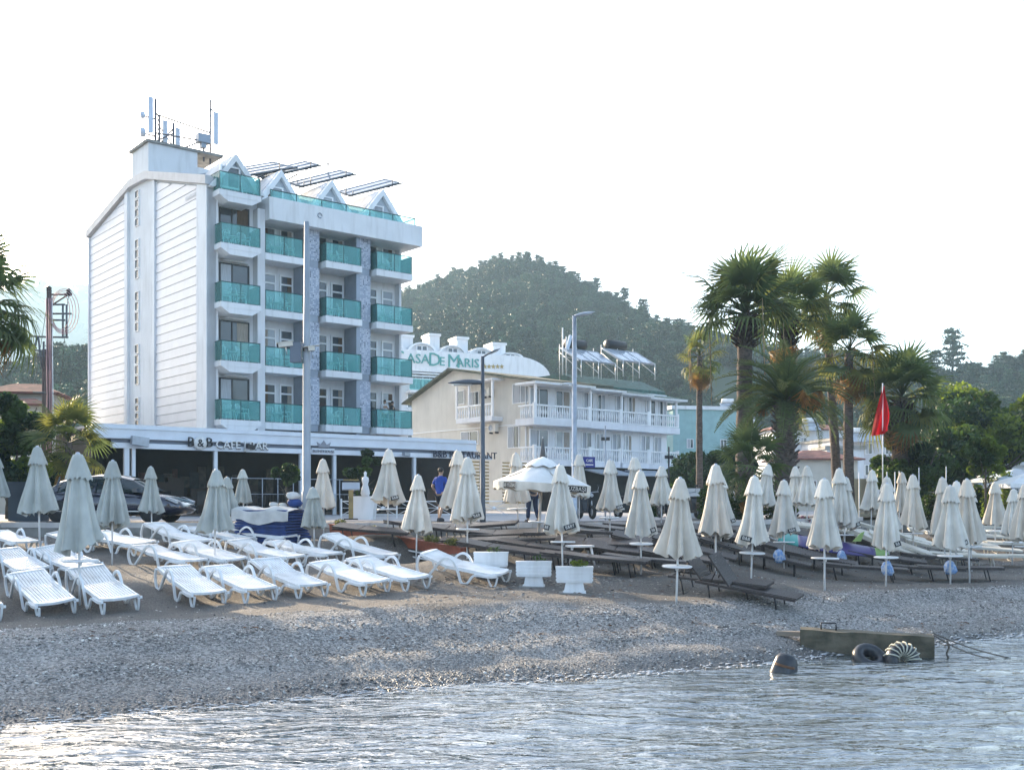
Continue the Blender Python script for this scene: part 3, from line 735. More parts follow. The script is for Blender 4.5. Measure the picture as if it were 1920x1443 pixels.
tag(sd, 'small satellite dish on the wall below the stair tower antennas', 'satellite dish')

# ---------------- restaurant canopy ----------------
YC = -6.0
cx0 = px_(165, 790, YC); cx1 = px_(922, 840, YC)
zt0 = HF.xz(494, 807, YC)[1]; zb0 = HF.xz(494, 846, YC)[1]
rest = thing('restaurant_canopy', 'long white flat canopy of the seaside restaurant in front of the hotel', 'canopy', (HF.o.x, HF.o.y, 0), ANG)
alu = M('white_aluminium', (.72, .75, .80), .35, metal=.1, var=.05)
xk = px_(893, 835, YC)
MB().bx(cx0, xk, YC, YC + .25, zt0 - .55, zt0).build('fascia', alu, rest)
MB().bx(cx0, xk, YC - .12, YC + .3, zt0 - .62, zt0 - .553).bx(cx0, xk, YC - .06, YC, zt0 - .2, zt0 - .15).build('gutter', alu, rest)
MB().bx(cx0 + 1.0, cx1, YC - .05, YC + .2, zb0 - .05, zb0 + .18).build('front_beam', alu, rest)
n = 40; w = (xk - cx0) / n
MB().bx(cx0 + .02, xk - .02, YC + .26, -.02, zt0 - .2, zt0 - .1).build('canopy_roof', M('canopy_membrane', (.5, .53, .58), .7), rest)
MB().bx(cx0 + 1, xk, YC + .1, YC + .16, zb0 + .19, zt0 - .63).build('awning_cassette', M('grey_awning', (.22, .25, .31), .6, var=.15, scale=1), rest)
for px in (238, 405, 566, 628, 778, 905):
    x = px_(px, 900, YC); w = .16 if px != 238 else .22
    MB().bx(x - w / 2, x + w / 2, YC + .0, YC + .17, 1.95, zb0 - .053).build('post', alu, rest)
x = px_(250, 900, YC); MB().bx(x - .05, x + .1, YC + .0, YC + .17, 1.95, zb0 - .053).build('post', alu, rest)
# dark interior: counter, back wall, side wall, slatted wooden screens
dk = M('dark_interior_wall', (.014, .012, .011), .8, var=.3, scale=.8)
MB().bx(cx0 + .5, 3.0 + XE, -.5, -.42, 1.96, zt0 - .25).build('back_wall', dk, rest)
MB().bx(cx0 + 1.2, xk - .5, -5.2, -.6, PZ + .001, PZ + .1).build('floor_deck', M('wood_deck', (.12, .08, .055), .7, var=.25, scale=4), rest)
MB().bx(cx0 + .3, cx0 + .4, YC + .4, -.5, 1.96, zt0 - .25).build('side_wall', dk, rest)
yel = M('yellow_wood', (.42, .30, .12), .6, var=.3, scale=2)  # plain yellow wood tone for slats, menu stand and a tabletop
xx = px_(858, 900, YC + 1.5)
for k in range(13):
    zz = 2.5 + k * .19
    for w0, w1 in ((0, 2.2), (3.2, 5.0)): MB().bx(xx + w0, xx + w1, YC + 1.5, YC + 1.54, zz, zz + .085).build('slat', yel, rest)
for px, py, hh in ((300, 905, 1.5), (330, 900, 1.7), (372, 905, 1.2), (470, 905, 1.4), (740, 900, 1.3), (812, 905, 1.3)):
    x = px_(px, 900, -1.5); MB().bx(x - .4, x + .4, -1.5, -1.1, PZ + .1, PZ + .1 + hh).build('cabinet', M('dark_wood_counter', (.05, .028, .016), .5, var=.3), rest)
for i in range(16):
    x = px_(260 + i * 16, 900, -.6)
    MB().bx(x, x + random.uniform(.25, .6), -.55, -.51, random.uniform(2.6, 3.4), random.uniform(3.6, 4.4)).build('wall_picture', M('interior_decor_%d' % (i % 4), [(.10, .03, .02), (.06, .05, .03), (.02, .03, .03), (.10, .08, .06)][i % 4], .6, var=.4, scale=4), rest)
# signs
def sign(nm, body, px, py, size, mat, label, yl=YC - .16, backing=None, ext=.025):
    x, z = HF.xz(px, py, yl)
    o = link(nm, None, None, HF.w(x, yl, z), (0, 0, ANG)); tag(o, label, 'sign')
    link('lettering', text_mesh(body, size, ext, mat), o, (0, 0, 0), (R(90), 0, 0))
    if backing:
        MB().bx(-backing[0] / 2, backing[0] / 2, .04, .09, -backing[1] / 2, backing[1] / 2).build('sign_board', backing[2], o)
    return o
signw = M('sign_white', (.75, .74, .72), .5, var=.03); signg = M('sign_grey', (.33, .34, .38), .5)
s1 = sign('cafe_sign', 'B', 358, 829, .62, black, 'black and white B&B CAFE | BAR lettering on the canopy beam')
link('lettering', text_mesh('B', .62, .025, black), s1, (.86, 0, 0), (R(90), 0, 0))
link('emblem', MB().lathe([(.01, .03), (.3, .03), (.3, -.03), (.01, -.03)], n=20).mesh('emblem', signw), s1, (.43, .0, -.03), (R(90), 0, 0))
link('lettering', text_mesh('&', .5, .02, black), s1, (.43, -.05, -.03), (R(90), 0, 0))
link('lettering', text_mesh('CAFE | BAR', .52, .03, signw), s1, (2.45, 0, -.06), (R(90), 0, 0))
link('lettering', text_mesh('CAFE | BAR', .52, .02, black), s1, (2.47, .03, -.09), (R(90), 0, 0))
s2 = sign('steakhouse_sign', 'BLENDHOUSE', 607, 846, .19, signg, 'small grey crowned BLENDHOUSE lettering beside the grey pole', backing=(1.25, .3, alu))
MB().prism([(-.3, 0), (-.38, .25), (-.16, .12), (0, .34), (.16, .12), (.38, .25), (.3, 0)], -.02, .02, 'y').build('crown_emblem', signg, s2, (0, 0, .2))
sign('restaurant_sign', 'B&B RESTAURANT', 873, 853, .52, M('sign_navy', (.02, .025, .05), .5), 'dark B&B RESTAURANT lettering at the right end of the canopy')
for px, lb in ((262, 'grey floodlight on the canopy above the double post'), (470, 'black floodlight on the canopy beside the cafe sign'), (762, 'small floodlight on the canopy left of the restaurant sign'), (690, 'small white floodlight under the canopy gutter')):
    x, z = HF.xz(px, 826 + (px - 262) * .05, YC - .45)
    t = thing('floodlight', lb, 'floodlight', HF.w(x, YC - .4, z - .0), ANG, 'floodlights along the canopy')
    k = 1.3 if px == 262 else .6
    MB().prism([(-.28 * k, -.12 * k), (.28 * k, -.2 * k), (.3 * k, .1 * k), (-.25 * k, .16 * k)], -.15, .12, 'y').build('housing', galv if px != 470 else darkm, t); MB().tube([(0, .12, 0), (0, .42, .05)], .025).build('arm', galv, t)

# ---------------- villa with white balustrades ----------------
VX = (993 - 960) / F * 72
VF = Frame(VX, 72, ANG)
villa = thing('villa', 'white two storey villa with balustraded balconies and a shallow tiled roof', 'villa', (VX, 72, 0), ANG)
vw = M('sun_tinted_render', (.66, .62, .55), .85, var=.07, scale=.6, dirt=.15)  # cream end wall with warm sunlight put into its colour
def vx(px, py=760, yl=0): return VF.xz(px, py, yl)[0]
def vy(px, py=760, xl=0): return VF.yz(px, py, xl)[0]
zE = VF.yz(1000, 708)[1]; yL = vy(772); zL = VF.yz(772, 747)[1]; yP = vy(850); zP = VF.yz(850, 694)[1]
XV = vx(1250, 800)
MB().prism([(0, 1.95), (yL, 1.95), (yL, zL), (yP, zP), (0, zE)], 0, .3, 'x').build('end_wall', vw, villa)
MB().prism([(.0, 1.95), (yL - .1, 1.95), (yL - .1, zL - .3), (yP, zP - .3), (0, zE - .3)], .3, XV, 'x').build('body', wall_w, villa)
tl = M('mossy_roof_tile', (.11, .12, .085), .9, var=.3, scale=3, bump=.6, bscale=8)
tg = M('green_roof_tile', (.05, .13, .11), .7, var=.3, scale=3, bump=.6, bscale=8)
MB().prism([(-.5, zE - .22), (yP, zP - .02), (yL + .7, zL - .45), (yL + .7, zL - .33), (yP, zP + .14), (-.5, zE - .06)], -.5, XV * .55, 'x').build('roof', tl, villa)
# stepped front eaves sections, each its own little roof strip
vb = M('villa_balcony_paint', (.74, .75, .78), .6, var=.05, dirt=.1)
zf1 = VF.xz(1000, 862, -1.2)[1]; zf2 = VF.xz(1000, 783, -1.2)[1]
def baluster_mesh():
    return MB().lathe([(.045, 0), (.05, .06), (.03, .12), (.065, .3), (.07, .4), (.035, .6), (.03, .72), (.05, .78)], n=8).mesh('baluster', trim)
BAL = baluster_mesh()
def balustrade(parent, x0, x1, y, z, side=None, sp=.21):
    b = link('balustrade', None, parent, (0, 0, 0))
    MB().bx(x0, x1, y - .08, y + .08, z + .82, z + .92).bx(x0, x1, y - .08, y + .08, z, z + .06).build('handrail', trim, b)
    n = max(2, int((x1 - x0) / sp))
    for k in range(n): link('baluster', BAL, b, (x0 + (k + .5) * (x1 - x0) / n, y, z + .05))
    for x in (x0, x1): MB().bx(x - .1, x + .1, y - .1, y + .1, z, z + 1.02).build('newel', trim, b)
    if side is not None:
        MB().bx(x0 - .08, x0 + .08, y + .1, side, z + .82, z + .92).build('handrail', trim, b)
        n = int((side - y) / sp)
        for k in range(n): link('baluster', BAL, b, (x0, y + .12 + k * sp, z + .05))
sections = [(1002, 1104), (1106, 1162), (1164, 1214), (1217, 1270)]
for fi, zz in enumerate((zf1, zf2)):
    for si, (a, b) in enumerate(sections):
        yf = -1.3 + si * .18 if fi else -1.3
        x0, x1 = vx(a, 800, yf), vx(b, 800, yf)
        MB().bx(x0 - .15, x1 + .15, yf - .12, .5, zz - (.45 if fi else .35) - si * .012, zz - si * .012).build('balcony_slab', vb, villa)
        balustrade(villa, x0, x1, yf, zz, .3 if si == 0 else None)
        if fi:
            for x in ((x0 + .1, x1 - .1) if si == 3 else (x0 + .1,)): MB().bx(x - .07, x + .07, yf - .05, yf + .09, zz, zE - .55 - si * .1).build('post', trim, villa)
            MB().bx(x0 - .35, x1 + (.6 if si == 3 else .2), yf - .5, .3, zE - .52 - si * .1, zE - .38 - si * .1).build('eaves', white, villa)
            MB().prism([(yf - .55, zE - .38 - si * .1), (1.5, zE + .25 - si * .1), (1.5, zE + .1 - si * .1), (yf - .5, zE - .375 - si * .1)], x0 - .4, x1 + .25, 'x').build('eaves_tiles', tg if si > 1 else tl, villa)
        w = x1 - x0; z2 = zz + .02
        if w > 1.5:
            window(villa, x0 + w * .3, -.04, z2, w * .34, 2.15, trim, vbars=(.5,), name='balcony_door', cur=curtain_w, glass=glass_lit if fi == 0 else glass_dark, t=.07)
            window(villa, x0 + w * .74, -.04, z2 + (.0 if si % 2 else .5), w * .28, 2.1 if si % 2 else 1.6, trim, vbars=(.5,), name='balcony_door', cur=curtain_w if si % 2 else curtain, glass=glass_lit if (fi == 0) else glass_dark, t=.07, cside=1)
MB().prism([(1.0, zE + .1), (3.5, zE + 1.1), (8, zE + 1.1), (10, zE - .4), (10, zE - .7), (1., zE - .2)], XV * .45, XV + .9, 'x').build('rear_roof', tg, villa)
# ground floor: awnings and dark shopfront
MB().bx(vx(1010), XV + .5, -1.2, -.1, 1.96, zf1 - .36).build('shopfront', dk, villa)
for a, b in ((1130, 1190), (1205, 1262)):
    x0, x1 = vx(a, 880, -3), vx(b, 880, -3)
    MB().prism([(-1.25, zf1 - .5), (-3.2, zf1 - .9), (-3.2, zf1 - .98), (-1.25, zf1 - .6)], x0, x1, 'x').build('awning', M('grey_awning_cloth', (.35, .38, .43), .8), villa)
# end wall windows, balcony and string courses
def vend(pa, pb, py0, py1, **k):
    y0 = vy(pb, (py0 + py1) / 2); y1 = vy(pa, (py0 + py1) / 2); z0 = VF.yz((pa + pb) / 2, py1)[1]; z1 = VF.yz((pa + pb) / 2, py0)[1]
    return window(villa, -.03, (y0 + y1) / 2, z0, abs(y1 - y0), z1 - z0, trim, rz=-math.pi / 2, **k)
vend(962, 992, 718, 756, vbars=(.5,), cur=curtain_w, glass=glass_lit); vend(953, 974, 798, 840, vbars=(.5,), cur=curtain_w)
vend(858, 872, 732, 758, t=.05); vend(880, 899, 734, 760, t=.05, cur=curtain_w); vend(865, 898, 808, 834, vbars=(.5,), cur=curtain_w)
y0, y1 = vy(922, 770, -1), vy(855, 770, -1); zz = VF.yz(890, 783, -1)[1]
MB().bx(-1.0, -.01, y0, y1, zz - .3, zz).build('side_balcony', vb, villa)
b = link('balustrade', None, villa)
MB().bx(-1., -.86, y0, y1, zz + .82, zz + .92).bx(-.95, -.9, y0, y1, zz, zz + .05).build('handrail', trim, b)
for k in range(15): link('baluster', BAL, b, (-.93, y0 + (k + .5) * (y1 - y0) / 15, zz + .05))
for yy in (y0, y1, (y0 + y1) / 2 + .6): MB().bx(-1.0, -.87, yy - .07, yy + .07, zz, zz + (2.5)).build('post', trim, b)
MB().bx(-1.1, .0, y0 - .2, y1 + .4, zz + 2.5, zz + 2.62).build('balcony_roof', white, villa)
MB().bx(-.06, -.001, .1, yL - .1, zf2 - .3, zf2 - .24).build('string_course', trim, villa)
def ac_unit(loc, rz, label):
    t = thing('air_conditioner', label, 'air conditioner', loc, rz, 'air conditioner boxes on the villa wall')
    MB().box((0, 0, 0), (.8, .3, .56)).build('casing', cream_pl, t); MB().lathe([(.02, .0), (.2, .0), (.22, .02)], n=16).build('fan_grille', grey_m, t, (-.1, -.155, 0), (R(90), 0, 0))
    MB().bx(-.35, -.3, -.1, .2, -.4, -.28).build('bracket', darkm, t); MB().bx(.3, .35, -.1, .2, -.4, -.28).build('bracket', darkm, t)
for px, py, lb in ((925, 802, 'boxy air conditioner under the villa side balcony'), (913, 735, 'air conditioner beside the villa side balcony posts')):
    yy, z = VF.yz(px, py, -.35); ac_unit(VF.w(-.35, yy, z), ANG - math.pi / 2, lb)
dp = MB(); yy, _ = VF.yz(1000, 700, -.05); dp.tube([(-.08, .3, 2), (-.08, .3, zE - .4)], .06); dp.build('downpipe', trim, villa)
# solar water heaters on the villa roof
def heater(px, py, lb, tank=True):
    x, z = VF.xz(px, py, 3); t = thing('solar_water_heater', lb, 'water heater', VF.w(x, 3, z), ANG, 'solar water heaters on the villa roof')
    pm = M('collector_glass_blue', (.42, .46, .52), .12, var=.2, spec=.9)
    for k in range(3):
        o = link('collector', sbox('collector', 1.15, 2.1, .08, pm), t, (-1.2 + k * 1.2, -1.4, .72), (R(30), 0, 0))
        MB().bx(-.6, .6, -1.08, -1.02, -.06, .07).bx(-.6, .6, 1.02, 1.08, -.06, .07).bx(-.61, -.56, -1.02, 1.02, -.06, .07).bx(.56, .61, -1.02, 1.02, -.06, .07).build('collector_frame', galv, o)
    st = MB()
    for sx in (-1.7, 0, 1.7):
        st.tube([(sx, -2.5, -1), (sx, -2.5, .25)], .03, 5).tube([(sx, -.2, -1), (sx, -.2, 1.6)], .03, 5).tube([(sx, -2.5, .2), (sx, -.2, 1.35)], .03, 5).tube([(sx, -2.5, -.6), (sx, -.2, 1)], .025, 5)
    st.build('stand', trim, t)
    if tank: MB().lathe([(.05, -.95), (.33, -.95), (.36, -.9), (.36, .9), (.33, .95), (.05, .95)], n=18, cap=True).build('tank', darkm, t, (0, 0, 1.75), (0, R(90), 0))
heater(1078, 690, 'black tank water heater behind the tall lamp post'); heater(1154, 690, 'black tank water heater at the right of the villa roof')
t = thing('rooftop_aerial', 'white antenna rods and radio box on the villa roof left of the lamp post', 'aerial', VF.w(vx(1055, 690, 2), 2, VF.xz(1055, 690, 2)[1]), ANG)
MB().tube([(0, 0, -.5), (0, 0, 2.9)], .05).tube([(.35, 0, -.5), (.35, 0, 2.3)], .04).tube([(0, 0, .8), (.9, 0, .8)], .03).build('mast', trim, t); MB().box((.6, 0, 1.9), (.25, .15, 1.1), M=Matrix.Rotation(R(20), 4, 'Y')).build('antenna_panel', pan, t)

# ---------------- big white hotel behind (far) ----------------
CX = Frame((700 - 960) / F * 105, 105, R(24))
far = thing('far_hotel', 'large white hotel behind with green name lettering and arched dormers', 'hotel', (CX.o.x, CX.o.y, 0), CX.a)
def cx(px, py, yl=0): return CX.xz(px, py, yl)
xr, zb = cx(965, 700); _, ztop = cx(850, 660)
x3, _ = cx(1032, 700)
zt_ = cx(770, 655)[1]; zlow = cx(770, 695)[1]
# band with a rounded right end
pts = [(-4, zlow), (x3, zlow)] + [(x3 - (x3 - xr) * (1 - math.cos(a)) , zlow + (zt_ - zlow) * math.sin(a)) for a in [R(k * 9) for k in range(1, 11)]] + [(-4, zt_)]
MB().prism(pts, 0, 9, 'y').build('name_band', white, far)
MB().bx(-4, x3 - 1, .6, 8.5, 1.96, zlow - .02).build('body', wall_w, far)
for k in range(3): MB().bx(-4, xr, -.1 + k * .1, .58, zlow - .25 - k * .28, zlow - .12 - k * .28).build('cornice', trim, far)
for i, (pa, pb, py) in enumerate(((700, 762, 640), (768, 822, 648), (828, 878, 653), (884, 930, 658), (938, 985, 664))):
    x0 = cx(pa, 650)[0]; x1 = cx(pb, 650)[0]; hw = (x1 - x0) / 2; zc_ = zt_ - .1; h = cx(pa, py)[1] - zc_ + .5
    if i == 4: h *= .75
    arc = [(hw * math.cos(R(a)), h * math.sin(R(a))) for a in range(0, 181, 15)]
    d = link('dormer', None, far, ((x0 + x1) / 2, .5, zc_))
    MB().prism(arc, .2, 4, 'y').build('dormer_body', wall_w, d)
    arc2 = arc + [(p[0] * .84, p[1] * .82) for p in arc[::-1]]
    MB().prism(arc2, -.1, .197, 'y').build('dormer_arch', trim, d)
    window(d, 0, .15, .05, hw * .8, h * .66, trim, vbars=(.5,), t=.1)
for px, py, w, ht in ((758, 628, 30, 26), (813, 626, 20, 28), (865, 632, 22, 24), (934, 643, 26, 18)):
    x, z = cx(px, py, 1.5); wd = w / F * 110
    MB().bx(x - wd / 2, x + wd / 2, 1.2, 3.4, z - ht / F * 110 - .8, z - .25).build('chimney_block', white, far); MB().bx(x - wd / 2 - .12, x + wd / 2 + .12, 1.08, 3.5, z - .25, z).build('chimney_cap', trim, far)
green = M('sign_green', (.10, .36, .33), .5, var=.05)
def ct(body, px, py, size):
    x, z = cx(px, py, -.06); link('lettering', text_mesh(body, size, .05, green), far, (x, -.06, z), (R(90), 0, 0))
ct('C', 747, 670, 1.8); ct('ASA', 784, 673, 1.35); ct('D', 815, 675, 1.9); ct('E', 829, 678, 1.25); ct('M', 851, 678, 1.9); ct('ARIS', 877, 681, 1.3)
for k in range(5):
    x, z = cx(909 + k * 8, 687, -.05); MB().prism([((.26 if i % 2 == 0 else .11) * math.sin(i * math.pi / 5), (.26 if i % 2 == 0 else .11) * math.cos(i * math.pi / 5)) for i in range(10)], -.03, .03, 'y').build('star', M('sign_gold', (.45, .33, .12), .5), far, (x, -.05, z))
for px, py in ((780, 706), (806, 708), (832, 709)):
    x, z = cx(px, py, .5); window(far, x, .55, z - 1.3, 1.5, 1.6, trim, vbars=(.5,), t=.08, name='balcony_door')
gr = link('terrace_rail', None, far); x0, z0 = cx(768, 712, -.8); x1, _ = cx(870, 712, -.8)
for k in range(5): link('glass_panel', sbox('glass_panel', (x1 - x0) / 5 - .05, .02, 1.1, glass_teal), gr, (x0 + (k + .5) * (x1 - x0) / 5, -.8, z0 - .4))
MB().bx(x0, x1, -.9, .59, z0 - 1.2, z0 - .98).build('slab', white, gr)
for k in range(3):
    x, z = cx(775 + 9, 728 + 30 * k, .5); MB().bx(x0 - 1, x1, -.4, .59, z - 2.6, z - 2.3).build('floor_band', trim, far)
    window(far, x - .6, .55, z - 2, 1.1, 1.5, trim, t=.08)
# ---------------- parasols ----------------
def canopy_mesh(seed, mat, n=56, H0=.93, top=2.36, rb=.42, folds=8):
    """a closed parasol canopy: pleated cone with a ragged hem"""
    rng = random.Random(seed); ph = rng.uniform(0, 6); ph2 = rng.uniform(0, 6)
    lob = rng.uniform(.02, .07); tilt = rng.uniform(.02, .10); rows = 14
    prof = []
    for i in range(rows + 1):
        t = i / rows; prof.append((.085 + (rb - .085) * (t ** 1.05), top - (top - H0) * t))
    def rf(a, i, r, z):
        t = i / rows; am = .42 * t ** .45
        f = math.cos(folds * a + ph + .5 * math.sin(2 * a + ph2)); f2 = math.cos(3 * folds * a + ph2 * 2 + 3 * t)
        fl = 1 if f > -.2 else .82
        rr = r * (1 - am * (.5 - .5 * f)) * fl + .018 * f2 * t + lob * t * math.cos(2 * a - ph2) - .02 * math.sin(t * 6 + ph) * t
        zz = z + (tilt * math.cos(a - ph) + .05 * math.cos(folds * a + ph) + .02 * math.cos(19 * a)) * t ** 5
        return rr, zz
    mb = MB(); mb.lathe(prof, n=n, rf=rf)
    # tuck under the hem
    b = MB()
    last = [(rb, H0), (rb * .5, H0 + .12), (.05, H0 + .45)]
    def rf2(a, i, r, z):
        if i == 0: return rf(a, rows, rb, H0)
        return r * (1 - .2 * math.cos(folds * a)), z
    mb.lathe(last, n=n, rf=rf2)
    return mb.mesh('canopy', mat, fix=False), rf, rb
def flap_mesh(seed, mat):
    rng = random.Random(seed); ph = rng.uniform(0, 6); rows = 6
    prof = [(.02, 2.44), (.075, 2.425), (.105, 2.36), (.135, 2.27), (.17, 2.17), (.20, 2.08), (.215, 2.03)]
    def rf(a, i, r, z):
        t = i / rows; f = math.cos(8 * a + ph)
        return r * (1 - .16 * t * (.5 - .5 * f)) + .01 * t * math.cos(5 * a), z + t ** 3 * (.028 * math.cos(16 * a + ph) + .02 * math.cos(3 * a))
    mb = MB(); mb.lathe(prof, n=48, rf=rf)
    mb.lathe([(.213, 2.03), (.13, 2.07)], n=48, rf=lambda a, i, r, z: rf(a, 6, .215, 2.03) if i == 0 else (r, z))
    return mb.mesh('vent_flap', mat, fix=False)
canvas_o = M('sun_tinted_canvas', (.68, .61, .52), .9, var=.12, scale=2.2, bump=.25, bscale=60, orand=.06, dirt=.25)  # cream cloth with the low sun's warm glow put into its colour
CAN = {}
for nm, mat in (('c', canvas), ('g', canvas_g), ('o', canvas_o)):
    CAN[nm] = [canopy_mesh(s, mat, rb=(.40, .44, .42, .46, .38, .43, .41)[s], folds=(8, 8, 7, 9, 8, 6, 8)[s]) for s in range(7)] + [flap_mesh(9 + s, mat) for s in range(3)]
POLE = MB().tube([(0, 0, -.25), (0, 0, 2.44)], .021, 8).mesh('pole', trim)
DISC = MB().lathe([(.02, .695), (.27, .695), (.285, .71), (.285, .725), (.27, .735), (.02, .735)], n=24).lathe([(.03, .64), (.04, .695)], n=8).mesh('table_disc', trim)
CAP = MB().lathe([(.0, 2.47), (.03, 2.46), (.045, 2.42), (.045, 2.395)], n=10).mesh('cap', M('grey_cap', (.45, .48, .55), .5))
BOWL = MB().lathe([(.02, .02), (.1, .02), (.14, .12), (.15, .16)], n=14).mesh('base_sleeve', trim)
PATCH = {}
def patch_mesh(body, w):
    return sbox('print_panel', w, .006, .115, black), text_mesh(body, .105, .003, M('print_white', (.62, .60, .56), .8, var=.03))
def parasol(px, top, hem, mat='c', base=None, disc=True, text=None, bag=None, lab='', lean=0, d=None, tall=None, bowl=False, vis=True, grp='closed cream parasols on the beach'):
    if d is None:
        d = 2000 * 1.45 / (hem - top)
        if base: d = .5 * d + .5 * F * 2.4 / (base - top)
    p = P(px, top, d); tz = T(p.x, p.y, False)
    if d > edge_y(p.x): tz = PZ
    hgt = p.z - tz; sc = hgt / 2.47
    seed = int(px * 7 + top) % 97; rng = random.Random(seed)
    sxy = 1 + rng.uniform(-.06, .06)
    t = thing('parasol', lab, 'parasol', (p.x, p.y, tz), group=grp, rot=(rng.uniform(-.03, .03), lean + rng.uniform(-.03, .03), rng.uniform(0, 6.28)), scale=(sxy * (.5 + .5 * sc), sxy * (.5 + .5 * sc), sc))
    if lean: t.rotation_euler = (0, lean, 0)
    link('pole', POLE, t); link('cap', CAP, t)
    k = seed % 7; me, rf, rbk = CAN[mat][k]
    link('canopy', me, t); link('vent_flap', CAN[mat][7 + seed % 3], t)
    if disc: link('table_disc', DISC, t, None, (rng.uniform(-.03, .03), rng.uniform(-.03, .03), 0))
    if bowl: link('base_sleeve', BOWL, t)
    if text:
        # printed hem panels, laid on the cloth
        rz = t.rotation_euler.z
        for a_w, tx in text:      # world angle round the pole, 0 = towards +x, -90 = towards the camera
            a = R(a_w) - rz; w = .065 * len(tx) + .05; r13 = .085 + (rbk - .085) * (13 / 14) ** 1.05
            # sit on the outermost fold under the panel
            rr = max(rf(a + j * w, 13, r13, 1.04)[0] * math.cos(j * w) for j in (-1, -.5, 0, .5, 1)) + .015
            pt = Vector((rr * math.cos(a), rr * math.sin(a), 1.05))
            e = Euler((R(-10), R(-14 if a_w > -90 else 12), a + math.pi / 2), 'XYZ')
            pn, tm = patch_mesh(tx, w)
            q = link('print_panel', pn, t, pt, e)
            link('lettering', tm, q, (0, -.0045, 0), (R(90), 0, 0))
    return t
G1 = 'plain grey parasols among the white loungers'
for a in [(-2, 855, 952, 975, 'grey parasol cut off by the left edge of the photo'), (75, 835, 948, 1012, 'grey parasol left of the dark car boot'), (150, 847, 992, 1105, 'largest grey parasol, in front of the dark car rear'),
          (210, 861, 987, 1060, 'grey parasol in front of the middle of the dark car'), (285, 873, 983, 1012, 'slim grey parasol before the front wheel of the car'), (402, 878, 1010, 1064, 'front one of the two overlapping grey parasols'),
          (424, 893, 1008, 1040, 'grey parasol half hidden behind the overlapping one'), (457, 879, 980, 1013, 'grey parasol left of the blue mattress stack'), (590, 912, 1035, 1075, 'low grey parasol in front of the tall grey pole')]:
    parasol(a[0], a[1], a[2], 'g', a[3], a[0] == 150, lab=a[4], grp=G1)
G2 = 'closed cream parasols on the beach'; T2 = ((-58, 'B&B'),); T3 = ((-62, 'B&BY'), (-140, '&B')); T4 = ((-50, 'B&'),)
